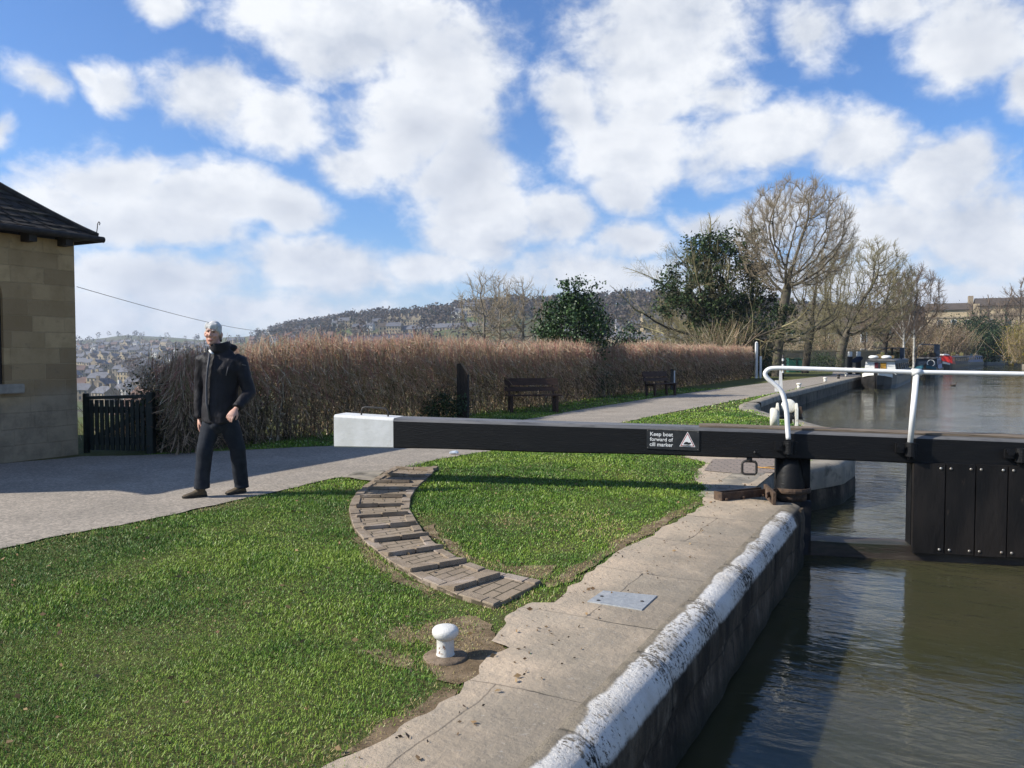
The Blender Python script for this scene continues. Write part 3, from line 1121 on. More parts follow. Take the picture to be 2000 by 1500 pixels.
# iron ring hanging under the beam
cx, _ = gl(1464, 914)
zt_, zb_ = gl(1464, 902)[1], gl(1464, 927)[1]
hw = (gl(1478, 914)[0] - gl(1450, 914)[0]) / 2
b = MB()
b.box(cx - .028, cx + .028, .02, .045, zt_ - .01, zb(cx) + .004)
r = .03
loop = []
for (ox, oz, a0) in ((hw - r, zt_ - r, 0), (-hw + r, zt_ - r, 90), (-hw + r, zb_ + r, 180), (hw - r, zb_ + r, 270)):
    for a in (0, 30, 60, 90):
        q = math.radians(a0 + a)
        loop.append(Vector((cx + ox + r * math.cos(q), .032, oz + r * math.sin(q))))
loop.append(loop[0])
b.tube(loop, .0125, 8, cap=False)
b.tube([(cx + .05, -.03, zb(cx) + .06), (cx + .05, .02, zb(cx) + .06)], .012, 8)
b.build('hanging_ring', M_IRON, gate, True)

# white handrail
yr = -.055
rp = [gl(1540, 858, yr), gl(1538, 830, yr), gl(1536.5, 805, yr), gl(1533, 783, yr), gl(1526, 764, yr), gl(1512, 750, yr), gl(1500, 740, yr), gl(1494.5, 731, yr), gl(1497, 724.5, yr), gl(1504, 720.3, yr), gl(1517, 719, yr), gl(1545, 719.3, yr)]
sm = []
for i in range(len(rp) - 1):
    p0, p1, p2, p3 = rp[max(i - 1, 0)], rp[i], rp[i + 1], rp[min(i + 2, len(rp) - 1)]
    for u in (0, .25, .5, .75):
        c = [0.5 * ((2 * p1[k]) + (-p0[k] + p2[k]) * u + (2 * p0[k] - 5 * p1[k] + 4 * p2[k] - p3[k]) * u * u + (-p0[k] + 3 * p1[k] - 3 * p2[k] + p3[k]) * u ** 3) for k in (0, 1)]
        sm.append((c[0], yr, c[1]))
xr2, zr2 = gl(1790, 727, yr)
xr3, zr3 = gl(2000, 730.5, yr)
sm += [(rp[-1][0], yr, rp[-1][1]), (xr2, yr, zr2), (xr3, yr, zr3), (XM - .05, yr, zr3)]
rr = [.025 if i < 16 else .0225 for i in range(len(sm))]
b = MB()
b.tube(sm, rr, 12)
rail = b.build('handrail', M_RAIL, gate, True)
px_, pz_ = gl(1779, 860, yr)
b = MB()
b.tube([(px_ - .005, yr, pz_ - .02), (xr2, yr, zr2 - .02)], .028, 12)
b.tube([(xr2 - .045, yr, zr2 + .001), (xr2 + .045, yr, zr2 - .001)], .034, 12)
b.build('rail_post', M_RAIL, rail, True)


def bracket(x, z):
    b = MB()
    b.box(x - .135, x + .09, -.05, -.001, z - .10, z - .005)
    b.lathe([(.052, -.12), (.052, .015), (.036, .018)], 14, (x, yr - .004, z - .01))
    b.tube([(x - .105, -.10, z - .03), (x - .105, -.04, z - .03)], .024, 6)
    b.tube([(x - .105, -.112, z - .03), (x - .105, -.1, z - .03)], .040, 6)
    b.tube([(x + .02, -.10, z - .135), (x + .02, -.0, z - .135)], .018, 6)
    b.box(x - .02, x + .08, -.06, -.001, z - .165, z - .098)
    return b.build('rail_bracket', M_BLACK, gate, bevel=.005)


bracket(*gl(1541, 862, yr))
bracket(*gl(1779, 866, yr))
bracket(gl(1779, 866, yr)[0] + .98, gl(2000, 877, yr)[1])

# heel post, half round, with its iron collar
hp0, hp1 = gl(1519, 930)[0], gl(1586, 930)[0]
hc = (hp0 + hp1) / 2
b = MB()
b.lathe([(.165, -2.2), (.165, -.02), (.155, .0), (.15, .12), (.125, .30), (.10, zb(0) + .03)], 20, (hc - .03, .15, 0))
b.box(hp0, hp1, .12, .32, -.02, zb(0) + .02)
b.box(hc - .02, hp1, .02, .3, -2.2, -.02)
hp = b.build('heel_post', M_BLACK, gate, True)
b = MB()
b.lathe([(.172, -.02), (.172, .075)], 22, (hc - .03, .15, 0))
b.build('iron_collar', M_RUST, hp, True)

# rails and planking of the leaf
b = MB()
xl = hp1 - .02
pz0, pz1 = gl(1700, 1096)[1], gl(1700, 1062)[1]
b.loft([[Vector((x, .02, pz0)), Vector((x, .26, pz0)), Vector((x, .26, pz1 + .004 * math.sin(9 * x))), Vector((x, .02, pz1 - .006 + .004 * math.sin(7 * x)))] for x in np.linspace(xl, XM, 12)])
b.build('bottom_rail', M_WETWOOD, gate)
xp = [gl(p, 990, -.04)[0] for p in (1783, 1846, 1905, 1968)] + [XM]
ptop, pbot = zb(1.5) + .012, gl(1850, 1084, -.04)[1]
for i in range(4):
    b = MB()
    b.box(xp[i] + .004, xp[i + 1] - .004, -.04, .03, pbot + .006 * (i % 2), ptop)
    pk = b.build('gate_plank', M_OLDPLANK, gate, bevel=.004)
    for z in (ptop - .045, pbot + .05):
        for xx in ([xp[i + 1] - .045] if i == 0 else [xp[i] + .045, xp[i + 1] - .045]):
            b = MB()
            b.ball((xx, -.042, z), (.014, .008, .014), 8, 6)
            b.build('bolt', M_BOLT, pk, True)
b = MB()
b.box(xp[0], XM, .04, .22, pz0 + .15, zb(1.5) + .01)
b.build('backing_frame', M_BLACK, gate)
b = MB()
b.box(XM - .16, XM, .02, .27, -2.2, zb(2.5) + .01)
b.build('mitre_post', M_BLACK, gate)

# rusty anchor iron let into the quay
an = thing('anchor_iron', 'rusty brown anchor bar bolted to the paving beside the heel post', 'anchor bar', G(1460, 975, .02))
o = an.location
a, c = G(1411, 972, .05), G(1500, 963, .05)
d = (c - a).normalized()
n_ = Vector((-d.y, d.x, 0))
b = MB()
for off, h0, h1, w in ((0.0, .02, .095, .014), (.10, .02, .095, .014)):
    pa, pb = a + n_ * off, c + n_ * off
    b.bar((pa.x, pa.y, .058), (pb.x, pb.y, .058), w, .078)
b.bar((a.x + n_.x * .05, a.y + n_.y * .05, .03), (c.x + n_.x * .05, c.y + n_.y * .05, .03), .10, .012)
pa = a - d * .005
b.bar((pa.x - n_.x * .01, pa.y - n_.y * .01, .06), (pa.x + n_.x * .115, pa.y + n_.y * .115, .06), .02, .085)
b.build('anchor_channel', M_RUST, an, bevel=.003, off=o)
e = G(1494, 952, .1)
f_ = G(1513, 984, .03)
b = MB()
b.bar((e.x, e.y, .075), (f_.x, f_.y, .075), .03, .13)
g_ = HEEL + GX * (hc - .03) + GY * .15
b.tube([(f_.x - .05, f_.y + .1, .09)] + [(g_.x + .2 * math.cos(q), g_.y + .2 * math.sin(q), .085) for q in np.linspace(-2.6, .9, 12)], [(.012, .03)] * 13, 8)
b.build('collar_strap', M_RUST, an, bevel=.003, off=o)
for u in (.06, .42, .85):
    b = MB()
    q = a.lerp(c, u) - n_ * .02
    b.lathe([(.017, 0), (.017, .02), (.010, .024)], 6, (q.x, q.y, .024))
    b.build('anchor_bolt', M_RUST, an, off=o)

# orange rope end lying on the setts
b = MB()
b.tube([G(1480, 912, .03), G(1490, 913.5, .035), G(1502, 914, .03), G(1514, 916, .03), G(1530, 913, .03)], .007, 6)
b.tube([G(1490, 913, .03), G(1503, 911.5, .03), G(1516, 911, .03)], .005, 6)
tag(b.build('rope', mat('orange_rope', (.55, .30, .08), (.42, .22, .06), 40), None, True), 'frayed orange rope end lying on the brick setts by the gate post', 'rope')

# ------------------------------------------------------------------ brick quadrant the beam is pushed round on
def track_mat():
    m = bpy.data.materials.new('footed_brick')
    m.use_nodes = True
    t = NT(m.node_tree)
    b = t.n['Principled BSDF']
    b.inputs['Roughness'].default_value = .9
    b.inputs['Specular IOR Level'].default_value = .2
    uv = t.new('ShaderNodeTexCoord').outputs['UV']
    co = t.new('ShaderNodeTexCoord').outputs['Object']
    br = t.new('ShaderNodeTexBrick')
    br.inputs['Scale'].default_value = 1
    br.inputs['Brick Width'].default_value = .225
    br.inputs['Row Height'].default_value = .085
    br.inputs['Mortar Size'].default_value = .006
    br.inputs['Mortar Smooth'].default_value = .3
    br.inputs['Color1'].default_value = (.225, .175, .12, 1)
    br.inputs['Color2'].default_value = (.28, .22, .155, 1)
    br.inputs['Mortar'].default_value = (.06, .05, .03, 1)
    t.put(br.inputs['Vector'], t.V('ADD', uv, t.V('SCALE', co, scale=.0)))
    c = t.mix(t.M('MULTIPLY', t.smooth(t.noise(co, 9, 6, .7), .45, .7), .5), br.outputs['Color'], (.16, .125, .095, 1))
    c = t.mix(t.M('MULTIPLY', t.smooth(t.noise(co, 3, 5, .7), .5, .68), .55), c, (.33, .265, .21, 1))
    c = t.mix(t.M('MULTIPLY', t.smooth(t.noise(t.V('ADD', co, (5, 5, 5)), 4, 5, .7), .6, .7), .5), c, (.10, .10, .035, 1))
    t.put(b.inputs['Base Color'], c)
    bn = t.new('ShaderNodeBump')
    bn.inputs['Strength'].default_value = .8
    bn.inputs['Distance'].default_value = .012
    t.put(bn.inputs['Height'], t.M('SUBTRACT', t.M('MULTIPLY', t.noise(co, 30, 5, .7), .5), br.outputs['Fac']))
    t.put(b.inputs['Normal'], bn.outputs[0])
    return m


M_TRACK = track_mat()
M_RIB = mat('worn_brick_rib', (.265, .21, .15), (.195, .15, .105), 8, 6, .9, .2, .7, 40, c3=(.32, .265, .215), s3=4)
TL = [G(*p) for p in ((772, 914), (748, 928), (722, 945), (702, 960), (689, 976), (681, 997), (690, 1034), (714, 1064), (760, 1101), (828, 1140), (898, 1170), (965, 1190))]
TR = [G(*p) for p in ((856, 914), (846, 926), (830, 941), (812, 958), (802, 976), (800, 1000), (824, 1040), (850, 1068), (900, 1100), (950, 1118), (1005, 1130), (1058, 1142))]


def resamp(P, n):
    P = np.array([(p.x, p.y) for p in P])
    d = np.concatenate([[0], np.cumsum(np.hypot(*np.diff(P, axis=0).T))])
    t = np.linspace(0, d[-1], n)
    return np.stack([np.interp(t, d, P[:, 0]), np.interp(t, d, P[:, 1])], 1), d[-1]


tl, Ll = resamp(TL, 60)
tr, Lr = resamp(TR, 60)
trk = thing('brick_quadrant', 'curved brick quadrant strip with raised foot ribs set in the lawn', 'brick track', (float(tl[30][0]), float(tl[30][1]), 0))
o = trk.location
NW = 8
V, U = [], []
for i in range(60):
    for j in range(NW + 1):
        u = j / NW
        p = tl[i] * (1 - u) + tr[i] * u
        V.append((p[0] - o.x, p[1] - o.y, .018 + .006 * float(vnoise(p[0] * 3, p[1] * 3, 5, 2))))
        U.append((u * float(np.hypot(*(tr[i] - tl[i]))), i / 59 * (Ll + Lr) / 2))
# skirts
top = len(V)
ring = [i * (NW + 1) for i in range(60)] + [59 * (NW + 1) + j for j in range(1, NW + 1)] + [i * (NW + 1) + NW for i in range(58, -1, -1)] + [j for j in range(NW - 1, 0, -1)]
for k in ring:
    V.append((V[k][0], V[k][1], -.02))
    U.append(U[k])
Fc = []
for i in range(59):
    for j in range(NW):
        a = i * (NW + 1) + j
        Fc.append((a, a + 1, a + NW + 2, a + NW + 1))
nr = len(ring)
for k in range(nr):
    Fc.append((ring[k], ring[(k + 1) % nr], top + (k + 1) % nr, top + k))
me = bpy.data.meshes.new('brick_bed')
me.from_pydata(V, [], Fc)
uvl = me.uv_layers.new(name='UVMap')
for lp in me.loops:
    uvl.data[lp.index].uv = U[lp.vertex_index]
me.update()
link_mesh('brick_bed', me, M_TRACK, trk)
# edging course on both sides
for side, other in ((tl, tr), (tr, tl)):
    b = MB()
    d = 0
    i0 = 0
    for k in range(30):
        i = 2 * k
        p, q = side[i], side[min(i + 2, 59)]
        dirr = (q - p) / np.hypot(*(q - p))
        inn = other[i] - p
        inn = inn / np.hypot(*inn)
        w = .085 + .008 * math.sin(k * 2.3)
        g = dirr * .004
        z = .028 + .005 * math.sin(k * 3.7)
        c4 = [p + g, q - g, q - g + inn * w, p + g + inn * w]
        b.loft([[Vector((x - o.x, y - o.y, .0)) for x, y in c4], [Vector((x - o.x, y - o.y, z)) for x, y in c4]])
    b.build('edging_course', M_RIB, trk, bevel=.004, seg=1)
RIBS = [((508, 113), (755, 128)), ((442, 160), (690, 170)), ((368, 205), (600, 206)), ((330, 248), (600, 250)), ((275, 300), (556, 302)), ((252, 366), (552, 356)), ((256, 435), (592, 416)),
        ((300, 510), (645, 482)), ((368, 594), (728, 552)), ((462, 686), (822, 632)), ((607, 788), (975, 724)), ((892, 912), (1195, 818))]
for a, c in RIBS:
    h = .056
    pa, pb = G(620 + a[0] / 3.333, 880 + a[1] / 3.333, .03), G(620 + c[0] / 3.333, 880 + c[1] / 3.333, .03)
    d = (pb - pa).normalized()
    nn = Vector((-d.y, d.x, 0))
    if nn.y < 0:
        nn = -nn
    b = MB()
    for k, (u0, u1) in enumerate(((0, .48), (.49, 1))):
        p, q = pa.lerp(pb, u0), pa.lerp(pb, u1)
        hh = h + .006 * math.sin(k * 3 + a[0])
        base = [p, q, q + nn * .16, p + nn * .16]
        b.loft([[Vector((x.x - o.x, x.y - o.y, .02)) for x in base], [Vector((x.x - o.x, x.y - o.y, hh if i < 2 else .030)) for i, x in enumerate(base)]])
    b.build('foot_rib', M_RIB, trk, bevel=.006)

# ------------------------------------------------------------------ mooring bollard, cover plate
bp_ = G(870, 1286)
M_BOLLARD = mat('chipped_white_paint', (.64, .62, .57), (.54, .51, .46), 9, 6, .5, .35, .4, 40, c3=(.22, .12, .07), s3=22, t3=(.60, .66))
bo = thing('mooring_bollard', 'white mushroom headed mooring bollard with rusty chips on the near grass', 'bollard', bp_)
b = MB()
b.lathe([(.047, 0), (.046, .02), (.043, .03), (.043, .098), (.046, .106)], 28)
b.build('stem', M_BOLLARD, bo, True)
b = MB()
b.lathe([(.044, .100), (.058, .112), (.064, .122), (.066, .134), (.064, .146), (.055, .156), (.035, .163), (.012, .165)], 32)
b.build('cap', M_BOLLARD, bo, True)
b = MB()
b.lathe([(.112, -.02), (.110, .012), (.100, .018), (.06, .02), (.05, .021)], 32)
b.build('base_plate', mat('dirty_base_plate', (.22, .165, .115), (.13, .095, .065), 14, 6, .9, .2, .8, 40), bo, True)

cv = [G(*p, .016) for p in ((1147, 1176), (1254, 1193), (1284, 1165), (1178, 1155))]
cc = sum(cv, Vector()) / 4
M_GALV = mat('galvanised_plate', (.30, .31, .31), (.24, .25, .255), 30, 5, .5, .5, .35, 60, c3=(.36, .36, .35), s3=8)
co_ = thing('access_cover', 'small grey metal access cover set into the lock paving', 'cover plate', (cc.x, cc.y, .016))
b = MB()
b.loft([[p - cc for p in cv], [(p - cc) * .99 + Vector((0, 0, .007)) for p in cv]])
cp = b.build('cover_plate', M_GALV, co_)
for u, v in ((.12, .5), (.86, .5), (.16, .16)):
    b = MB()
    p = (cv[0] * (1 - u) + cv[1] * u) * (1 - v) + (cv[3] * (1 - u) + cv[2] * u) * v - cc
    b.lathe([(.011, .0), (.011, .0095), (.006, .0096)], 10, (p.x, p.y, 0))
    b.build('lifting_hole', M_IRON, cp)

# ------------------------------------------------------------------ lock cottage on the left
def ashlar_mat():
    m = bpy.data.materials.new('honey_limestone')
    m.use_nodes = True
    t = NT(m.node_tree)
    b = t.n['Principled BSDF']
    b.inputs['Roughness'].default_value = .9
    b.inputs['Specular IOR Level'].default_value = .15
    co = t.new('ShaderNodeTexCoord').outputs['Object']
    x, y, z = t.sep(co)[:3]
    v = t.comb(t.M('ADD', y, x), z, 0)
    wob = t.new('ShaderNodeTexNoise')
    wob.inputs['Scale'].default_value = 3
    t.put(wob.inputs['Vector'], co)
    v = t.V('ADD', v, t.V('SCALE', t.V('SUBTRACT', wob.outputs['Color'], (.5, .5, .5)), scale=.03))
    br = t.new('ShaderNodeTexBrick')
    br.offset = .37
    br.squash = 1.5
    br.squash_frequency = 3
    br.inputs['Scale'].default_value = 1
    br.inputs['Brick Width'].default_value = .46
    br.inputs['Row Height'].default_value = .225
    br.inputs['Mortar Size'].default_value = .006
    br.inputs['Mortar Smooth'].default_value = .5
    br.inputs['Bias'].default_value = -.1
    br.inputs['Color1'].default_value = (.50, .35, .185, 1)
    br.inputs['Color2'].default_value = (.24, .16, .085, 1)
    br.inputs['Mortar'].default_value = (.43, .31, .17, 1)
    t.put(br.inputs['Vector'], v)
    c = br.outputs['Color']
    c = t.mix(t.M('MULTIPLY', t.smooth(t.noise(co, 2.2, 7, .65), .42, .68), .6), c, (.27, .18, .085, 1))
    c = t.mix(t.M('MULTIPLY', t.smooth(t.noise(t.V('ADD', co, (3, 1, 2)), 6, 6, .7), .55, .75), .5), c, (.16, .12, .08, 1))
    # patched cement render over the weathered foot of the wall
    k = t.M('ADD', z, t.M('MULTIPLY_ADD', t.noise(co, 1.6, 6, .65), 1.0, -.5))
    c = t.mix(t.M('MULTIPLY', t.smooth(k, 1.15, .65), .92), c, t.mix(t.smooth(t.noise(co, 3, 8, .7), .4, .65), (.35, .275, .185, 1), (.225, .18, .125, 1)))
    t.put(b.inputs['Base Color'], c)
    bn = t.new('ShaderNodeBump')
    bn.inputs['Strength'].default_value = .8
    bn.inputs['Distance'].default_value = .012
    t.put(bn.inputs['Height'], t.M('SUBTRACT', t.noise(co, 18, 7, .7), br.outputs['Fac']))
    t.put(b.inputs['Normal'], bn.outputs[0])
    return m


M_ASHLAR = ashlar_mat()
M_TILE = mat('mossy_roof_tile', (.028, .024, .022), (.05, .043, .036), 5, 7, .85, .2, .8, 30, c3=(.07, .07, .035), s3=3, t3=(.58, .72))
M_DARKWOOD = mat('dark_stained_timber', (.02, .016, .013), (.04, .032, .026), 9, 6, .7, .3, .4, 40)
M_GLASS = mat('dark_window_glass', (.02, .022, .025), rough=.08, spec=.6)
M_SILL = mat('weathered_sill_stone', (.34, .30, .24), (.25, .22, .18), 8, 6, .85, .2, .5, 30)

COT = Vector((-6.42, 11.7, 0))
cot = thing('lock_cottage', 'honey stone lock cottage with dark hipped tile roof at the left edge', 'cottage', COT, CROT)
CW, CLN, HW = 5.0, 4.35, 3.13
b = MB()
T = .35
wy0, wy1, wz0, wz1 = -1.92, -1.03, 1.08, 2.28      # window opening in the canal side wall
for y0, y1, z0, z1 in ((-CLN, wy0, 0, HW), (wy1, 0, 0, HW), (wy0, wy1, 0, wz0), (wy0, wy1, wz1 + .42, HW)):
    b.box(-T, 0, y0, y1, z0 - .05 if z0 == 0 else z0, z1)
# arch over the window
na_ = 10
yc, rr_ = (wy0 + wy1) / 2, (wy1 - wy0) / 2
for k in range(na_):
    a0, a1 = math.pi * k / na_, math.pi * (k + 1) / na_
    p = [(yc + rr_ * math.cos(a0), wz1 + .40 * math.sin(a0)), (yc + rr_ * math.cos(a1), wz1 + .40 * math.sin(a1))]
    zt_a = wz1 + .42
    q = [Vector((0, p[0][0], p[0][1])), Vector((0, p[1][0], p[1][1])), Vector((0, p[1][0], zt_a)), Vector((0, p[0][0], zt_a))]
    b.loft([q, [v + Vector((-T, 0, 0)) for v in q]])
b.box(-CW, -T, -T, 0, -.05, HW)
b.box(-CW, -T, -CLN, -CLN + T, -.05, HW)
b.box(-CW, -CW + T, -CLN + T, -T, -.05, HW)
b.build('wall', M_ASHLAR, cot)
b = MB()
b.box(-.12, -.05, wy0, wy1, wz0, wz0 + .05)
b.box(-.12, -.05, wy0, wy0 + .05, wz0 + .05, wz1 + .4)
b.box(-.12, -.05, wy1 - .05, wy1, wz0 + .05, wz1 + .4)
b.box(-.12, -.05, yc - .02, yc + .02, wz0 + .05, wz1 + .4)
b.box(-.12, -.05, wy0 + .05, yc - .02, 1.7, 1.74)
b.box(-.12, -.05, yc + .02, wy1 - .05, 1.7, 1.74)
win = b.build('window', M_DARKWOOD, cot)
b = MB()
b.box(-.10, -.09, wy0 + .02, wy1 - .02, wz0 + .02, wz1 + .4)
b.build('pane', M_GLASS, win)
b = MB()
b.box(-.1, .075, wy0 - .12, -.80, wz0 - .13, wz0 - .002)
b.build('sill', M_SILL, win, bevel=.01)
# roof with a swept foot, laid in courses of tiles
OV = .22
EZ = 3.20
cxr, x0r, x1r, y0r, y1r = -CW / 2, -CW - OV, OV, -CLN - OV, OV
half = (x1r - x0r) / 2


def rz_(u):        # height above the eave at horizontal distance u in from it
    return .62 * u + .26 * u * u / (u + .9) * 1.05


def roof_pt(side, t, u):
    """t along the eave in metres from the centre, u in from the eave"""
    z = EZ + rz_(u)
    return z


b = MB()
NCR = 20
um = half - .02
ysz = (y1r - y0r) / 2
ycr = (y0r + y1r) / 2


def rect(u):
    hx, hy = half - u, max(.02, ysz - u)
    return [(cxr - hx, ycr - hy), (cxr + hx, ycr - hy), (cxr + hx, ycr + hy), (cxr - hx, ycr + hy)]


umax = min(half, ysz) - .03
for k in range(NCR):
    u0, u1 = umax * k / NCR, umax * (k + 1) / NCR + .02
    z0, z1 = EZ + rz_(u0), EZ + rz_(min(u1, umax))
    r0, r1 = rect(u0), rect(min(u1, umax))
    for s in range(4):
        a0, a1 = Vector((*r0[s], 0)), Vector((*r0[(s + 1) % 4], 0))
        c0, c1 = Vector((*r1[s], 0)), Vector((*r1[(s + 1) % 4], 0))
        n = max(1, int((a1 - a0).length / .21))
        for i in range(n):
            f0, f1 = i / n, (i + 1) / n - .012
            lift = .030 + .010 * math.sin(i * 12.9898 + k * 4.1 + s) + .006 * math.sin(i * 3.1 + k * 7.7)
            g = (.5 / n if k % 2 and i < n - 1 else 0)
            p = [a0.lerp(a1, min(1, f0 + g)), a0.lerp(a1, min(1, f1 + g)), c0.lerp(c1, min(1, f1 + g)), c0.lerp(c1, min(1, f0 + g))]
            b.loft([[Vector((p[0].x, p[0].y, z0 - .01)), Vector((p[1].x, p[1].y, z0 - .01)), Vector((p[2].x, p[2].y, z1 - .01)), Vector((p[3].x, p[3].y, z1 - .01))],
                    [Vector((p[0].x, p[0].y, z0 + lift)), Vector((p[1].x, p[1].y, z0 + lift + .006)), Vector((p[2].x, p[2].y, z1 + .008)), Vector((p[3].x, p[3].y, z1 + .008))]])
rf = b.build('roof', M_TILE, cot)
# hip tiles
b = MB()
for s in range(4):
    pts = []
    for k in range(NCR + 1):
        u = umax * k / NCR
        r = rect(u)[s]
        pts.append((r[0], r[1], EZ + rz_(u) + .02))
    b.tube(pts, .055, 8)
b.build('hip_tile', M_TILE, rf, True)
b = MB()
r = rect(0)
b.box(x0r, x1r, y0r, y1r, EZ - .03, EZ - .012)
b.tube([(x1r + .03, y0r, EZ - .03), (x1r + .03, y1r + .08, EZ - .02)], .045, 8)
b.tube([(x0r, y1r + .03, EZ - .03), (x1r + .05, y1r + .03, EZ - .03)], .04, 8)
b.build('gutter', M_DARKWOOD, cot, True)
for y in (-.20, -.72, -1.24, -1.76, -2.28, -2.8, -3.3, -3.8):
    b = MB()
    b.box(-.05, .20, y - .05, y + .06, EZ - .16, EZ - .035)
    b.build('eaves_bracket', M_DARKWOOD, cot)
b = MB()
q0 = Vector((x1r - .02, y1r, EZ + .05))
b.tube([q0, q0 + Vector((.01, .01, .10)), q0 + Vector((.02, .01, .16)), q0 + Vector((.05, .01, .19)), q0 + Vector((.075, .01, .165)), q0 + Vector((.06, .01, .14))], .007, 6)
b.build('hip_iron', M_IRON, cot, True)

# picket gate beside the cottage
M_GATEGRN = mat('dark_green_gloss', (.008, .014, .012), (.016, .022, .018), 8, 6, .45, .4)
pgd = (Vector((-5.46, 11.85, 0)) - Vector((-6.36, 11.93, 0)))
pg = thing('picket_gate', 'black picket garden gate between the cottage corner and the hedge', 'gate', (-6.36, 11.93, 0), math.atan2(pgd.y, pgd.x))
L = pgd.length
b = MB()
for k in range(11):
    x = .03 + k * (L - .1) / 10
    b.box(x - .026, x + .026, -.012, .012, .04, .80)
b.build('picket', M_GATEGRN, pg)
b = MB()
b.bar((-.03, 0, .83), (L + .03, 0, .86), .07, .05)
b.box(-.02, L, .013, .045, .60, .70)
b.box(-.02, L, .013, .045, .12, .24)
b.bar((0, .03, .2), (L - .04, .03, .62), .03, .08)
b.build('gate_rail', M_GATEGRN, pg)
b = MB()
b.box(L + .005, L + .11, -.05, .05, -.02, .92)
b.build('gate_post', M_GATEGRN, pg, bevel=.008)
b = MB()
b.box(-.09, -.025, -.04, .04, -.02, .90)
b.build('gate_post', M_GATEGRN, pg, bevel=.008)

# ------------------------------------------------------------------ posts, benches, paddle gear
M_OLDTIMBER = mat('old_dark_timber', (.022, .018, .015), (.045, .036, .028), 6, 8, .85, .2, .7, 30, stretch=(3, 3, .5))
M_BENCH = mat('brown_bench_timber', (.075, .042, .028), (.05, .03, .022), 6, 7, .75, .25, .5, 30, stretch=(.6, 4, 4))
M_ENDGRAIN = mat('sawn_post_top', (.20, .13, .07), (.14, .09, .05), 12, 6, .85, .2)

p = Vector((-1.09, 17.7, 0))
po = thing('timber_post', 'stout black timber post with slanted brown top beside the hedge', 'post', p, -.15)
b = MB()
w = .12
b.loft([[Vector((-w, -w, -.05)), Vector((w, -w, -.05)), Vector((w, w, -.05)), Vector((-w, w, -.05))],
        [Vector((-w, -w, 1.08)), Vector((w, -w, 1.02)), Vector((w, w, 1.02)), Vector((-w, w, 1.08))],
        [Vector((-w, -w, 1.27)), Vector((-w + .07, -w, 1.275)), Vector((-w + .07, w, 1.275)), Vector((-w, w, 1.27))]])
b.build('post_shaft', M_OLDTIMBER, po, bevel=.01)
b = MB()
b.loft([[Vector((w + .004, -w + .012, 1.03)), Vector((w + .004, w - .012, 1.03)), Vector((-w + .08, w - .012, 1.27)), Vector((-w + .08, -w + .012, 1.27))],
        [Vector((w + .012, -w + .012, 1.035)), Vector((w + .012, w - .012, 1.035)), Vector((-w + .085, w - .012, 1.278)), Vector((-w + .085, -w + .012, 1.278))]])
b.build('slanted_top', M_ENDGRAIN, po)


def bench(label, loc, rz, L=1.5):
    r = thing('park_bench', label, 'bench', loc, rz, 'benches along the hedge')
    b = MB()
    for k, (y, z) in enumerate(((-.02, .43), (-.16, .44), (-.30, .44))):
        b.box(-L / 2, L / 2, y - .06, y + .06, z - .02, z + .015)
    b.build('seat', M_BENCH, r, bevel=.004)
    for z in (.58, .73, .86):
        pass
    b = MB()
    for z0, z1 in ((.53, .64), (.68, .86)):
        y0 = .07 + (z0 - .43) * .25
        y1 = .07 + (z1 - .43) * .25
        b.loft([[Vector((-L / 2, y0, z0)), Vector((L / 2, y0, z0)), Vector((L / 2, y0 + .03, z0)), Vector((-L / 2, y0 + .03, z0))],
                [Vector((-L / 2, y1, z1)), Vector((L / 2, y1, z1)), Vector((L / 2, y1 + .03, z1)), Vector((-L / 2, y1 + .03, z1))]])
    b.build('backrest', M_BENCH, r)
    for x in (-L / 2 + .12, L / 2 - .12):
        b = MB()
        b.bar((x, -.30, 0), (x, -.28, .42), .07, .07, up=(1, 0, 0))
        b.build('leg', M_BENCH, r)
        b = MB()
        b.bar((x, .06, 0), (x, .10, .43), .07, .07, up=(1, 0, 0))
        b.bar((x, .11, .43), (x, .21, .84), .07, .04, up=(1, 0, 0))
        b.bar((x, -.33, .39), (x, .10, .39), .06, .06)
        b.build('leg', M_BENCH, r)
    return r


bench('brown slatted bench facing the lock, right of the timber post', (.52, 20.3, 0), .16, 1.4)
bench('brown bench half turned away, left of the small black and white post', (5.15, 27.9, 0), .72, 1.35)

b1 = D(1314, 740, 31.9)
mp = thing('marker_post', 'small black and white striped post at the hedge foot beside a bench', 'post', (b1.x, 31.9, 0))
b = MB()
b.box(-.085, .03, -.05, .05, -.03, .86)
b.build('dark_post', M_IRON, mp, bevel=.006)
b = MB()
b.box(.031, .085, -.05, .05, -.03, .80)
b.build('white_board', M_WHITE, mp, bevel=.004)

b1 = D(1482, 700, 47.6)
wp = thing('white_post_pair', 'tall white gate posts, one taller than the other, at the far hedge end', 'gate posts', (b1.x, 47.6, 0), .1)
b = MB()
b.box(-.22, -.08, -.07, .07, 0, 2.12)
b.loft([[Vector((-.23, -.08, 2.12)), Vector((-.07, -.08, 2.12)), Vector((-.07, .08, 2.12)), Vector((-.23, .08, 2.12))], [Vector((-.15, 0, 2.22))] * 4])
b.build('tall_post', M_WHITE, wp, bevel=.01)
b = MB()
b.box(.05, .17, -.06, .06, 0, 1.32)
b.build('short_post', M_WHITE, wp, bevel=.01)
b = MB()
b.box(-.08, .02, -.03, .05, 1.4, 2.0)
b.build('notice', M_IRON, wp)

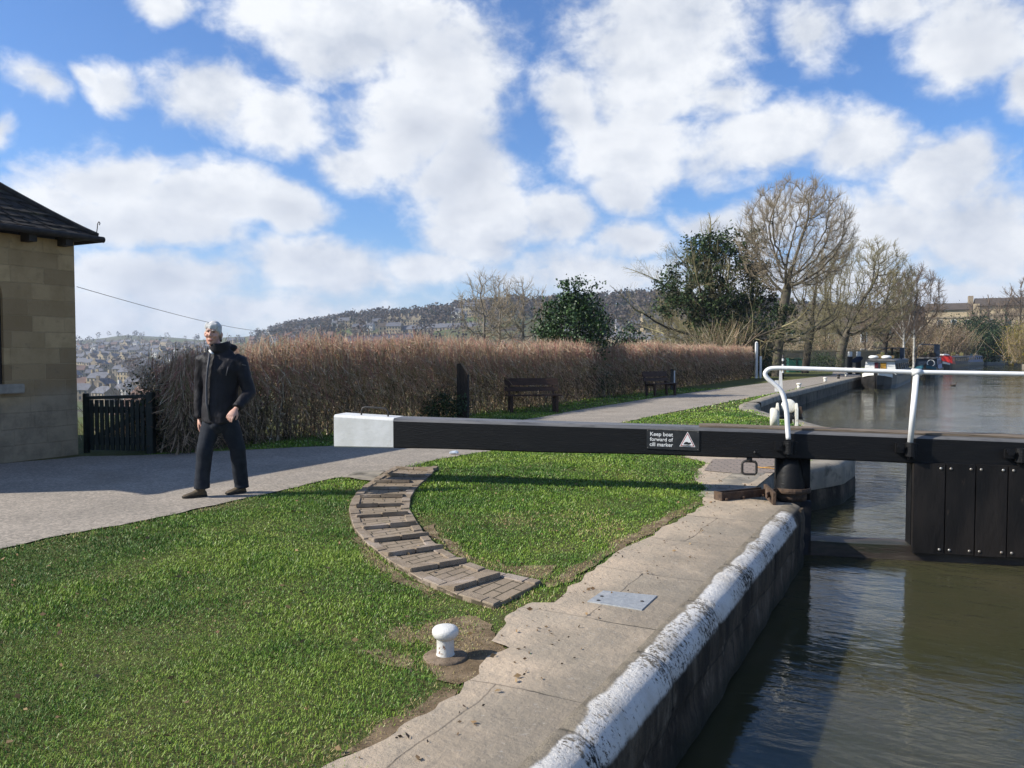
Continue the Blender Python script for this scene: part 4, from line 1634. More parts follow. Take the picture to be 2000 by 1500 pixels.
b1 = D(1524, 740, 31.0)
ms = thing('mile_marker', 'short white pointed marker board standing at the lawn edge behind the handrail', 'marker', (b1.x, 31.0, 0), -.25)
b = MB()
b.loft([[Vector((-.05, -.03, 0)), Vector((.10, -.03, 0)), Vector((.10, .03, 0)), Vector((-.05, .03, 0))], [Vector((-.04, -.03, .72)), Vector((.06, -.03, .72)), Vector((.06, .03, .72)), Vector((-.04, .03, .72))],
        [Vector((-.03, -.02, .86)), Vector((-.01, -.02, .86)), Vector((-.01, .02, .86)), Vector((-.03, .02, .86))]])
b.build('marker_blade', M_WHITE, ms)
b = MB()
b.box(-.20, -.055, -.04, .04, 0, .44)
b.build('marker_foot', M_WHITE, ms, bevel=.006)

for px_, lab in ((1660, 'dark service post with white cap, left one of the pair beside the moored boat'), (1676.5, 'dark service post with white cap and blue oval board beside the moored boat')):
    q = D(px_, 700, 57)
    sp = thing('service_post', lab, 'service post', (q.x, 57, 0), 0, 'service posts by the moorings')
    b = MB()
    b.box(-.15, .15, -.12, .12, 0, 1.25)
    b.build('post_shaft', M_DARKWOOD, sp, bevel=.01)
    b = MB()
    b.box(-.11, .12, -.13, .13, 1.25, 1.62)
    b.build('white_cap', M_WHITE, sp, bevel=.02)
    if px_ > 1670:
        b = MB()
        b.lathe([(.0, 0), (.42, 0), (.42, .03), (.0, .03)], 20, M=Matrix.Translation((-.15, -.16, 1.05)) @ Matrix.Rotation(math.pi / 2, 4, 'X') @ Matrix.Rotation(.35, 4, 'Z') @ Matrix.Diagonal((1, .45, 1, 1)))
        b.build('oval_board', mat('navy_board', (.02, .03, .06)), sp)

q = D(1529, 720, 46.5)
bp2 = thing('banded_post', 'slim black post with white bands in front of the tallest tree', 'post', (q.x, 46.5, 0))
b = MB()
b.lathe([(.06, 0), (.06, 1.35), (.02, 1.42)], 10)
b.build('post_shaft', M_IRON, bp2, True)
for z in (.35, .72, 1.05):
    b = MB()
    b.lathe([(.066, z), (.066, z + .14)], 10)
    b.build('white_band', M_WHITE, bp2)

# winding gear standing on the grass behind the gate
g0 = D(1537, 800, 15.0)
M_GEARW = mat('grubby_white_paint', (.74, .72, .64), (.60, .56, .46), 7, 7, .55, .35, .3, 40, c3=(.35, .25, .15), s3=8, t3=(.6, .75))
pgear = thing('paddle_gear', 'white cast iron paddle winding gear standing on grass behind the gate', 'paddle gear', (g0.x, 15.0, 0), -.25)
b = MB()
for x in (-.17, .17):
    b.loft([[Vector((x - .03, -.12, 0)), Vector((x + .03, -.12, 0)), Vector((x + .03, .14, 0)), Vector((x - .03, .14, 0))],
            [Vector((x - .03, -.09, .45)), Vector((x + .03, -.09, .45)), Vector((x + .03, .09, .45)), Vector((x - .03, .09, .45))],
            [Vector((x - .02, -.04, .56)), Vector((x + .02, -.04, .56)), Vector((x + .02, .04, .56)), Vector((x - .02, .04, .56))]])
b.build('side_frame', M_GEARW, pgear, bevel=.008)
RY = Matrix.Rotation(math.pi / 2, 4, 'Y')
b = MB()
b.lathe([(.02, -.11), (.165, -.11), (.185, -.09), (.185, .0), (.165, .02), (.02, .02)], 24, M=Matrix.Translation((-.19, -.02, .28)) @ RY)
b.build('gear_drum', M_GEARW, pgear, True)
b = MB()
b.lathe([(.02, -.03), (.12, -.03), (.135, -.015), (.135, .015), (.12, .03), (.02, .03)], 24, M=Matrix.Translation((.03, .02, .50)) @ Matrix.Rotation(math.pi / 2 - .25, 4, 'X'))
b.build('wheel_cover', M_GEARW, pgear, True)
b = MB()
b.tube([(-.2, 0, .28), (.28, 0, .28)], .028, 10)
b.lathe([(.03, -.04), (.10, -.04), (.10, .04), (.03, .04)], 16, M=Matrix.Translation((.05, 0, .27)) @ RY)
b.box(-.10, .10, -.06, .08, 0, .12)
b.build('pinion_shaft', M_IRON, pgear, True)
b = MB()
b.box(.20, .26, -.06, .06, .30, .50)
b.tube([(.23, -.07, .40), (.23, .07, .40)], .05, 12)
b.build('ratchet', M_RUST, pgear, bevel=.004)

# mooring bollards of the far bank
for px_, py_, hgt in ((1609, 762, 8), (1611.5, 757, 0), (1640, 748, 7), (1664, 741, 7), (1675, 737, 8)):
    if not hgt:
        continue
    q = G(px_, py_ - 1)
    q = SL(q.dot(CDIR), min(q.dot(NDIR), -5.0))
    lab = {1609: 'small white mooring bollard on the canal bank nearest the paddle gear', 1640: 'small white mooring bollard second from the paddle gear along the bank',
           1664: 'small dark mooring bollard on the bank just before the white boat bow', 1675: 'small white mooring bollard on the bank closest to the white boat bow'}[px_]
    mo = thing('mooring_bollard', lab, 'bollard', (q.x, q.y, 0), 0, 'mooring bollards along the canal bank')
    mm = M_IRON if px_ == 1664 else M_GEARW
    b = MB()
    b.lathe([(.075, 0), (.07, .17)], 12)
    b.build('stem', mm, mo, True)
    b = MB()
    b.lathe([(.07, .17), (.11, .19), (.11, .23), (.06, .26)], 12)
    b.build('cap', mm, mo, True)

# overhead cable from the cottage
c0, c1 = D(150, 560, 12.4), D(560, 644, 60)
b = MB()
pts = []
for k in range(25):
    u = k / 24
    p = c0.lerp(c1, u)
    p.z -= .35 * 4 * u * (1 - u)
    pts.append(p)
b.tube(pts, [.005 + .008 * k / 24 for k in range(25)], 5)
tag(b.build('overhead_cable', M_IRON, None, True), 'thin dark overhead cable running from the cottage down behind the hedge', 'cable')

# crumpled scrap of litter on the path
q = G(886, 886, .02)
b = MB()
rn = random.Random(4)
b.loft([[Vector((-.07, -.04, 0)), Vector((.06, -.05, .01)), Vector((.08, .03, 0)), Vector((-.05, .05, .012))],
        [Vector((-.05, -.03, .045)), Vector((.02, -.03, .03)), Vector((.06, .02, .05)), Vector((-.03, .03, .035))]])
lt = b.build('litter', mat('pale_plastic', (.62, .66, .70), (.45, .50, .56), 20, rough=.4), bevel=.008)
lt.location = q
tag(lt, 'crumpled pale scrap of litter on the path under the beam', 'litter')


# ------------------------------------------------------------------ the walking man
M_SKIN = mat('skin', (.62, .36, .27), (.54, .29, .21), 18, 5, .55, .4)
M_HAIR = mat('grey_white_hair', (.66, .65, .62), (.48, .47, .45), 30, 5, .6, .35, .9, 60, stretch=(3, 3, .6))
M_JACKET = mat('black_jacket', (.010, .009, .011), (.016, .0145, .0175), 6, 5, .6, .25, .4, 60)
M_JEANS = mat('dark_navy_trousers', (.014, .017, .024), (.022, .026, .034), 14, 6, .85, .2, .4, 80)
M_SHOE = mat('brown_walking_shoe', (.10, .075, .045), (.06, .045, .03), 16, 5, .75, .25, .4, 40)
M_SOLE = mat('dark_sole', (.03, .026, .02))
M_SHIRT = mat('white_shirt', (.7, .7, .68))
M_EYE = mat('dark_eye', (.03, .02, .02), rough=.3)
M_LIP = mat('lips', (.40, .16, .13), rough=.5)
M_ZIP = mat('grey_zip_flap', (.10, .098, .105), (.07, .068, .074), 20, rough=.5)


def fuse(name, mb, m, parent, vox, smooth=6, disp=None):
    """one continuous skin grown over the collected shapes"""
    me = mb.mesh(name)
    bm = bmesh.new()
    bm.from_mesh(me)
    bmesh.ops.recalc_face_normals(bm, faces=bm.faces)
    bm.to_mesh(me)
    bm.free()
    o = bpy.data.objects.new(name, me)
    COL.objects.link(o)
    r = o.modifiers.new('r', 'REMESH')
    r.mode = 'VOXEL'
    r.voxel_size = vox
    s = o.modifiers.new('s', 'SMOOTH')
    s.iterations = smooth
    s.factor = .5
    dg = bpy.context.evaluated_depsgraph_get()
    out = bpy.data.meshes.new_from_object(o.evaluated_get(dg))
    bpy.data.objects.remove(o)
    bpy.data.meshes.remove(me)
    out.name = name
    if disp:
        V = np.empty(len(out.vertices) * 3, dtype=np.float32)
        N = np.empty(len(out.vertices) * 3, dtype=np.float32)
        out.vertices.foreach_get('co', V)
        out.vertices.foreach_get('normal', N)
        V, N = V.reshape(-1, 3), N.reshape(-1, 3)
        V = V + N * disp(V)[:, None]
        out.vertices.foreach_set('co', V.astype(np.float32).ravel())
        out.update()
    return link_mesh(name, out, m, parent, True)


man = thing('person', 'grey haired person in black jacket and dark trousers walking along the towpath', 'person', (-3.035, 8.25, .0))


def pz(x, y, dy=0.0):
    """image measure -> figure frame (figure plane at 8.25 m)"""
    dd = 8.25 + dy
    q = D(x, y, dd)
    return Vector((q.x + 3.035, dy, q.z))


HC = pz(416.5, 652)
TURN = Matrix.Rotation(.04, 3, 'Z') @ Matrix.Rotation(.08, 3, 'Y')       # face turned a little to our left, head tipped


def hp_(x, y, z):
    return HC + TURN @ Vector((x, y, z))


neck = pz(426, 690, .02)
b = MB()
# head: skull, jaw, nose, brow, cheeks, ears
b.ball(hp_(0, .012, .03), (.077, .096, .088), 20, 14, M=TURN)
b.loft([[hp_(.066 * math.cos(t), -.012 + .075 * math.sin(t), .0) for t in np.linspace(0, 2 * math.pi, 16, endpoint=False)],
        [hp_(.062 * math.cos(t), -.018 + .070 * math.sin(t), -.05) for t in np.linspace(0, 2 * math.pi, 16, endpoint=False)],
        [hp_(.050 * math.cos(t), -.028 + .056 * math.sin(t), -.088) for t in np.linspace(0, 2 * math.pi, 16, endpoint=False)],
        [hp_(.028 * math.cos(t), -.045 + .034 * math.sin(t), -.114) for t in np.linspace(0, 2 * math.pi, 16, endpoint=False)]])
b.tube([hp_(0, -.085, .022), hp_(0, -.103, -.012), hp_(0, -.112, -.028)], [.010, .013, .017], 8)
b.ball(hp_(0, -.078, .040), (.055, .018, .012), 12, 8, M=TURN)
for s in (-1, 1):
    b.ball(hp_(.038 * s, -.070, -.022), (.024, .02, .022), 10, 8, M=TURN)
    b.ball(hp_(.084 * s, .012, -.008), (.012, .019, .032), 10, 8, M=TURN)
    b.ball(hp_(.011 * s, -.098, -.031), (.010, .010, .008), 8, 6, M=TURN)
b.ball(hp_(0, -.082, -.062), (.026, .014, .012), 10, 8, M=TURN)
b.ball(hp_(0, -.072, -.100), (.020, .018, .014), 10, 8, M=TURN)
b.tube([hp_(0, .015, -.05), neck, neck + Vector((0, .03, -.12))], [.056, .058, .075], 12)
# body under the clothes
b.tube([neck + Vector((0, .03, -.10)), pz(430, 730, .02), pz(430, 780, .01), pz(429, 830, .0)], [(.10, .055), (.11, .05), (.10, .05), (.11, .06)], 16)
SR, ER, WR = pz(398, 703, .03), pz(391, 760, .09), pz(389.5, 815, .06)
SLf, EL, WL = pz(468, 705, .03), pz(487, 768, .02), pz(463, 796, -.19)
for A in ((SR, ER, WR), (SLf, EL, WL)):
    b.tube([neck + Vector((0, .03, -.09)), A[0], A[1], A[2]], [.06, .052, .038, .028], 10)
HR, KR, AR = pz(414, 826, .0), pz(400, 876, -.10), pz(394, 945, -.08)
HL, KL, AL = pz(446, 826, .0), pz(464, 876, .06), pz(471, 944, .17)
for A in ((HR, KR, AR), (HL, KL, AL)):
    b.tube([A[0], A[1], A[2], A[2] + Vector((0, 0, -.06))], [.075, .055, .04, .035], 10)


def hand(W, dirv, palm_n, thumb_side, curl):
    d = Vector(dirv).normalized()
    n = Vector(palm_n).normalized()                 # towards the palm
    s = d.cross(n).normalized() * thumb_side        # towards the thumb
    n = s.cross(d).normalized() * (1 if s.cross(d).dot(n) > 0 else -1)
    b.loft([[W + d * -.03 + s * (.024 * math.cos(t)) + n * (.019 * math.sin(t)) for t in np.linspace(0, 2 * math.pi, 12, endpoint=False)],
            [W + d * .01 + s * (.028 * math.cos(t)) + n * (.018 * math.sin(t)) for t in np.linspace(0, 2 * math.pi, 12, endpoint=False)],
            [W + d * .05 + s * (.041 * math.cos(t)) + n * (.017 * math.sin(t)) for t in np.linspace(0, 2 * math.pi, 12, endpoint=False)],
            [W + d * .092 + s * (.042 * math.cos(t)) + n * (.014 * math.sin(t)) for t in np.linspace(0, 2 * math.pi, 12, endpoint=False)]])
    for k, (off, ln, c) in enumerate(((.032, .070, .8), (.0105, .078, 1.0), (-.0105, .073, 1.1), (-.032, .058, 1.2))):
        p = W + d * .086 + s * off
        pts = [p]
        a = .25 * curl * c
        for seg in (.44, .32, .24):
            dd = d * math.cos(a) + n * math.sin(a) + s * (off * 1.2)
            p = p + dd.normalized() * ln * seg
            pts.append(p)
            a += .55 * curl * c
        b.tube(pts, [.0098, .0092, .0085, .0068], 8)
    p0 = W + d * .025 + s * .026
    p1 = p0 + (d * .6 + s * .55 + n * .35).normalized() * .036
    p2 = p1 + (d * .85 + s * .15 + n * .45).normalized() * .030
    p3 = p2 + (d * .9 - s * .05 + n * .5).normalized() * .024
    b.tube([p0, p1, p2, p3], [.014, .0115, .0105, .008], 8)


hand(WR + Vector((0, -.005, -.015)), (.02, -.12, -1), (1, .25, 0), 1, .8)
hand(WL + (pz(455, 806, -.22) - WL) * .25, pz(447, 817, -.27) - WL, (.05, 1, -.25), 1, 1.1)
body = fuse('body', b, M_SKIN, man, .0055, 5)
for s in (-1, 1):
    b = MB()
    b.ball(hp_(.031 * s, -.083, .018), (.013, .007, .005), 10, 6, M=TURN)
    b.build('eye', M_EYE, body, True)
    b = MB()
    b.tube([hp_(.014 * s, -.094, .033), hp_(.032 * s, -.092, .037), hp_(.048 * s, -.078, .033)], [.003, .004, .003], 6)
    b.build('eyebrow', M_HAIR, body, True)
b = MB()
b.tube([hp_(-.026, -.088, -.063), hp_(-.012, -.097, -.067), hp_(.012, -.097, -.067), hp_(.026, -.088, -.063)], .0060, 6)
b.build('lips', M_LIP, body, True)
b = MB()
# hair: cap over the skull with a fringe and sides
rings = []
rn = random.Random(3)
for i in range(9):
    ph_ = math.pi / 2 * (1 - i / 8) - .12 * (i / 8)
    ring = []
    for k in range(24):
        th = 2 * math.pi * k / 24
        frontness = max(0, -math.sin(th))
        fz = -math.sin(th)
        zlow = -.06 if fz < -.45 else (-.06 + .085 * min(1, (fz + .45) / .5) if fz < .2 else .025 + .033 * min(1, (fz - .2) / .3))
        r = math.cos(ph_)
        z = .03 + .108 * math.sin(ph_)
        if i > 5:
            z = min(z, .04) - (.04 - zlow) * (i - 5) / 3 * 1.0
        q = 1 + .03 * math.sin(k * 5.3 + i * 2.1)
        ring.append(hp_(.083 * r * math.cos(th) * q, .016 + .104 * r * math.sin(th) * q, z))
    rings.append(ring)
b.loft(rings)
for k in range(9):
    x = -.062 + k * .0155
    b.tube([hp_(x * .8, -.06, .108), hp_(x, -.086 + abs(x) * .4, .078), hp_(x * 1.05 - .006, -.092 + abs(x) * .45, .050 - .008 * math.sin(k * 2.2))], [.013, .011, .006], 6)
fuse('hair', b, M_HAIR, body, .006, 2)

# jacket
b = MB()


def tring(px_, py_, dy, hw, hd, n=20):
    c = pz(px_, py_, dy)
    return [c + Vector((hw * math.cos(t) * (1 if abs(math.cos(t)) < .8 else 1), hd * math.sin(t), .02 * math.cos(2 * t))) for t in np.linspace(0, 2 * math.pi, n, endpoint=False)]


b.loft([tring(432, 823, .01, .196, .150), tring(431, 800, .01, .190, .145), tring(431, 770, .01, .178, .13), tring(432, 740, .02, .190, .135), tring(433, 716, .025, .205, .13), tring(433, 704, .03, .188, .115), tring(432, 694, .03, .135, .095), tring(430, 684, .03, .085, .08)])
for A, nm in (((SR, ER, WR), 0), ((SLf, EL, WL), 1)):
    d1 = (A[2] - A[1]).normalized()
    m1 = A[0].lerp(A[1], .5)
    m2 = A[1].lerp(A[2], .5)
    b.tube([A[0] + Vector((.04 if nm == 0 else -.04, 0, .01)), A[0], m1, A[1], m2, A[2] - d1 * .01, A[2] + d1 * .012], [.078, .083, .077, .068, .062, .055, .052], 14)
    b.ball(A[0] + Vector((.045 if nm == 0 else -.045, 0, -.005)), (.085, .085, .075), 14, 10)
    b.ball(A[0] + Vector((.085 if nm == 0 else -.085, -.045, -.03)), (.085, .06, .08), 14, 10)
    b.ball(A[0] + Vector((.055 if nm == 0 else -.055, 0, -.08)), (.075, .08, .11), 14, 10)
# collar standing round the neck, open in front on our left; rolled hood behind
for k in range(22):
    t = -2.05 + k * (4.9 / 21)            # angle from +x, skipping the open front left
    c = pz(428, 680, .03)
    lean = .020
    p0 = c + Vector((.085 * math.cos(t), .082 * math.sin(t), -.04))
    up_ = .046 + .034 * max(0, math.cos(t - .5))
    p1 = c + Vector(((.085 + lean) * math.cos(t), (.082 + lean) * math.sin(t), up_))
    b.tube([p0, p0.lerp(p1, .5), p1], [.020, .018, .014], 7)
b.ball(pz(446, 679, .10), (.10, .06, .05), 14, 10)


def wrinkle(V):
    x, y, z = V[:, 0], V[:, 1], V[:, 2]
    return .010 * vnoise(x * 9 + y * 4 + 3, z * 7 + y * 5, 3, 3) + .005 * vnoise(x * 22 + y * 9, z * 16 - x * 10, 6, 2)


jk = fuse('jacket', b, M_JACKET, body, .009, 5, wrinkle)
b = MB()
zl = [pz(414, 690, 0), pz(412, 720, 0), pz(410, 750, 0), pz(411, 785, 0), pz(417, 818, 0)]
fr = [-.078, -.112, -.118, -.126, -.128]
b.tube([Vector((p.x + .012, fr[i] - .008, p.z)) for i, p in enumerate(zl)], [(.016, .010)] * 5, 8)
b.build('zip_flap', M_ZIP, jk, True)
b = MB()
q = pz(440, 722, -.125)
b.tube([q + Vector((.03, 0, .03)), q + Vector((.01, -.008, -.06))], [(.005, .004)] * 2, 6)
b.build('pocket_zip', M_ZIP, jk, True)
b = MB()
b.box(-.022, .022, -.003, .003, -.004, .004, M=Matrix.Translation(pz(477, 713, -.075)) @ Matrix.Rotation(.3, 4, 'Y') @ Matrix.Rotation(.7, 4, 'Z'))
b.build('sleeve_mark', M_ZIP, jk)
b = MB()
b.tube([pz(409, 684, -.058), pz(414, 690, -.075), pz(417, 692, -.075)], [.010, .013, .007], 6)
b.build('shirt_collar', M_SHIRT, body, True)

# trousers
b = MB()
b.tube([pz(430, 800, .01), pz(430, 832, .0), pz(430, 846, .0)], [(.14, .095), (.145, .10), (.09, .08)], 16)
for A in ((HR, KR, AR), (HL, KL, AL)):
    m1, m2 = A[0].lerp(A[1], .5), A[1].lerp(A[2], .5)
    b.tube([A[0] + Vector((0, 0, .06)), A[0], m1, A[1], m2, A[2], A[2] + Vector((0, 0, -.045))], [.098, .100, .094, .082, .077, .076, .078], 16)


def wr2(V):
    x, y, z = V[:, 0], V[:, 1], V[:, 2]
    low = np.clip((.35 - z) / .35, 0, 1)
    return .007 * vnoise(x * 8 + y * 3, z * 9 + x * 3, 11, 3) + .008 * low * vnoise(x * 6, z * 26, 12, 2)


fuse('trousers', b, M_JEANS, body, .009, 5, wr2)
for toe, heel, A in ((pz(356, 971, -.16), pz(404, 964, -.04), AR), (pz(441, 966, .05), pz(480, 960, .19), AL)):
    b = MB()
    toe = Vector((toe.x, toe.y, 0))
    heel = Vector((heel.x, heel.y, 0))
    d = (toe - heel).normalized()
    s = Vector((-d.y, d.x, 0))
    Ln = (toe - heel).length
    rings = []
    for u, hw, hh in ((0, .022, .06), (.08, .036, .085), (.25, .038, .105), (.42, .040, .095), (.6, .046, .072), (.8, .047, .056), (.94, .036, .046), (1.0, .014, .032)):
        c = heel + d * Ln * u
        rings.append([c + s * (hw * math.cos(t)) + Vector((0, 0, .018 + (hh - .018) * (0.5 + .5 * math.sin(t)) if math.sin(t) > -.99 else .018)) for t in np.linspace(0, 2 * math.pi, 14, endpoint=False)])
    b.loft(rings)
    b.tube([heel + d * .075 + Vector((0, 0, .06)), A + Vector((0, 0, -.02))], [.046, .05], 10)
    sh = fuse('shoe', b, M_SHOE, body, .007, 3)
    b = MB()
    b.loft([[heel + d * Ln * u + s * (k * hw) + Vector((0, 0, z)) for k, z in ((-1, .016), (1, .016), (1, .034), (-1, .034))] for u, hw in ((-.02, .02), (.08, .040), (.4, .042), (.62, .050), (.84, .050), (.97, .034), (1.02, .012))])
    b.build('sole', M_SOLE, sh, bevel=.004)

# ------------------------------------------------------------------ vegetation tools
def ribbons(P0, P1, W, bend, rng):
    """thin tapering stems: two crossed blades per stem, bent; returns verts, quads"""
    n = len(P0)
    d = P1 - P0
    L = np.linalg.norm(d, axis=1, keepdims=True) + 1e-9
    d = d / L
    ref = rng.normal(size=(n, 3))
    s = np.cross(d, ref)
    s /= np.linalg.norm(s, axis=1, keepdims=True) + 1e-9
    u = np.cross(d, s)
    Pm = (P0 + P1) / 2 + bend
    w = W[:, None]
    V = np.stack([P0 - s * w, P0 + s * w * .5 + u * w * .87, P0 + s * w * .5 - u * w * .87,
                  Pm - s * w * .75, Pm + (s * .5 + u * .87) * w * .75, Pm + (s * .5 - u * .87) * w * .75,
                  P1 - s * w * .3, P1 + (s * .5 + u * .87) * w * .3, P1 + (s * .5 - u * .87) * w * .3], 1).reshape(-1, 3)
    b = (np.arange(n) * 9)[:, None]
    q = np.array([[0, 1, 4, 3], [1, 2, 5, 4], [2, 0, 3, 5], [3, 4, 7, 6], [4, 5, 8, 7], [5, 3, 6, 8]])
    Fc = (b[:, None, :] + q[None]).reshape(-1, 4)
    return V, Fc, 6


def leaves(C, size, rng, flat=0.0, asp=.55):
    """leaf sized quads (rhombs) at the points C"""
    n = len(C)
    a = rng.normal(size=(n, 3))
    a[:, 2] *= (1 - flat)
    a /= np.linalg.norm(a, axis=1, keepdims=True) + 1e-9
    r = rng.normal(size=(n, 3))
    b = np.cross(a, r)
    b /= np.linalg.norm(b, axis=1, keepdims=True) + 1e-9
    sz = (size * rng.uniform(.6, 1.3, n))[:, None]
    nrm = np.cross(a, b)
    V = np.stack([C - a * sz * .5, C + b * sz * .5 * asp + nrm * sz * .08, C + a * sz * .5, C - b * sz * .5 * asp + nrm * sz * .08], 1).reshape(-1, 3)
    Fc = np.arange(n * 4).reshape(n, 4)
    return V, Fc


def tubes(segs, nmax=6, nmin=3, thick=.05):
    """segs: array (n, 8) p0 p1 r0 r1 -> verts, quads"""
    segs = np.asarray(segs, dtype=float)
    VV, FF, off = [], [], 0
    big = segs[:, 6] > thick
    for mask, n in ((big, nmax), (~big, nmin)):
        S_ = segs[mask]
        if not len(S_):
            continue
        p0, p1, r0, r1 = S_[:, 0:3], S_[:, 3:6], S_[:, 6:7], S_[:, 7:8]
        d = p1 - p0
        d /= np.linalg.norm(d, axis=1, keepdims=True) + 1e-9
        ref = np.where(np.abs(d[:, 2:3]) < .9, np.array([[0, 0, 1.0]]), np.array([[1.0, 0, 0]]))
        a = np.cross(d, ref)
        a /= np.linalg.norm(a, axis=1, keepdims=True) + 1e-9
        b = np.cross(a, d)
        ring0, ring1 = [], []
        for k in range(n):
            t = 2 * math.pi * k / n
            o = a * math.cos(t) + b * math.sin(t)
            ring0.append(p0 + o * r0)
            ring1.append(p1 + o * r1)
        V = np.stack(ring0 + ring1, 1).reshape(-1, 3)
        base = (np.arange(len(S_)) * 2 * n)[:, None]
        q = np.array([[k, (k + 1) % n, n + (k + 1) % n, n + k] for k in range(n)])
        FF.append((base[:, None, :] + q[None]).reshape(-1, 4) + off)
        VV.append(V)
        off += len(V)
    return np.concatenate(VV), np.concatenate(FF)


def grow(rng, H, r0, lv, lean=(0, 0), clear=.22):
    """a leafless tree: tapering leader that forks into limbs, branches, twigs; returns (thick segs, thin segs, tips)"""
    thick, thin, tips = [], [], []

    def branch(p, d, L, r, level):
        spec = lv[level]
        n = spec['n']
        step = L / n
        rad = r
        taper = spec['taper']
        kids = spec['kids']
        pts = []
        for i in range(n):
            jit = rng.normal(size=3) * spec['wob']
            d = d + jit + np.array([0, 0, spec['up']])
            if level == 0:
                d = d + np.array([lean[0], lean[1], 0])
            d = d / np.linalg.norm(d)
            q = p + d * step
            r2 = max(rad * (1 - (1 - taper) / n), .004)
            (thick if level <= 1 else thin).append((*p, *q, rad, r2))
            p, rad = q, r2
            pts.append((q, d, rad, (i + 1) / n))
        if level + 1 < len(lv):
            for k in range(kids):
                lo = spec['start']
                u = lo + (1 - lo) * (k + rng.uniform(0, 1)) / kids
                j = min(n - 1, int(u * n))
                q, dd, rr, _ = pts[j]
                if j > 0:
                    q = pts[j - 1][0] + (q - pts[j - 1][0]) * rng.uniform(0, 1)
                ax = rng.normal(size=3)
                ax = ax - dd * ax.dot(dd)
                ax /= np.linalg.norm(ax) + 1e-9
                ang = spec['ang'] * rng.uniform(.65, 1.3)
                if level == 0:
                    th_ = 2.4 * k + rng.uniform(-.3, .3)
                    ax = np.array([math.cos(th_), math.sin(th_), 0.])
                    ang = spec['ang'] * (1.45 - 1.0 * (k + .5) / kids) * rng.uniform(.85, 1.15)
                nd = dd * math.cos(ang) + ax * math.sin(ang)
                frac = spec['len'] * rng.uniform(.65, 1.2) * (1.15 - spec['fall'] * u)
                branch(q, nd, L * frac, min(rr * .8, rr * spec['rk']), level + 1)
        else:
            tips.append(p)
        if level + 1 < len(lv) and spec.get('end', True):
            branch(p, d, L * spec['len'] * .7, rad * .9, level + 1)

    branch(np.array([0., 0., -.1]), np.array([0., 0., 1.]), H * lv[0]['frac'], r0, 0)
    return thick, thin, np.array(tips)


BARE = [dict(frac=.55, n=8, wob=.03, up=.02, taper=.45, kids=9, start=.35, ang=.8, len=.75, fall=.55, rk=.42),
        dict(n=6, wob=.09, up=.07, taper=.30, kids=7, start=.15, ang=.75, len=.52, fall=.4, rk=.38),
        dict(n=5, wob=.11, up=.05, taper=.35, kids=6, start=.1, ang=.75, len=.50, fall=.4, rk=.42),
        dict(n=4, wob=.12, up=.05, taper=.5, kids=5, start=.1, ang=.7, len=.5, fall=.3, rk=.55),
        dict(n=3, wob=.14, up=.05, taper=.6, kids=0, start=.1, ang=.6, len=.5, fall=.3, rk=.7)]


def lvl(**kw):
    import copy
    l = copy.deepcopy(BARE)
    for k, v in kw.items():
        i, key = k.split('_', 1)
        l[int(i[1:])][key] = v
    return l


def bark(name, c1, c2, c3=None):
    return mat(name, c1, c2, 3, 6, .9, .15, c3=c3, s3=5) if c3 else mat(name, c1, c2, 3, 6, .9, .15)


M_BARK = bark('grey_bark', (.125, .105, .078), (.07, .06, .045), (.12, .12, .06))
M_TWIG = bark('fawn_twig', (.38, .31, .215), (.26, .21, .145))
M_BARKD = bark('dark_bark', (.040, .033, .026), (.065, .055, .042))
M_TWIGD = bark('brown_twig', (.22, .165, .12), (.15, .11, .08))
M_TWIGG = bark('olive_twig', (.30, .265, .145), (.21, .18, .10))
M_BIRCH = bark('birch_bark', (.52, .50, .45), (.30, .28, .25), (.05, .045, .04))


def bare_tree(label, loc, H, r0, lv, seed, mats=(None, None), lean=(0, 0), name='bare_tree', group='leafless trees along the towpath', twr=1.0, buds=None, parent=None):
    rng = np.random.default_rng(seed)
    th, tn, tips = grow(rng, H, r0, lv, lean)
    r = thing(name, label, 'tree', loc, rng.uniform(0, .001), group)
    th = np.array(th)
    tn = np.array(tn)
    if twr != 1:
        tn[:, 6:8] *= twr
    # scale to the wanted height
    top = max(tn[:, 5].max(), th[:, 5].max())
    k = H / top
    th[:, :6] *= k
    tn[:, :6] *= k
    V, Fc = tubes(th, 8, 5, .05)
    np_mesh('trunk', V, Fc, mats[0] or M_BARK, r, True)
    V, Fc = tubes(tn, 5, 3, .05)
    np_mesh('crown', V, Fc, mats[1] or M_TWIG, r, True)
    return r, tips * k


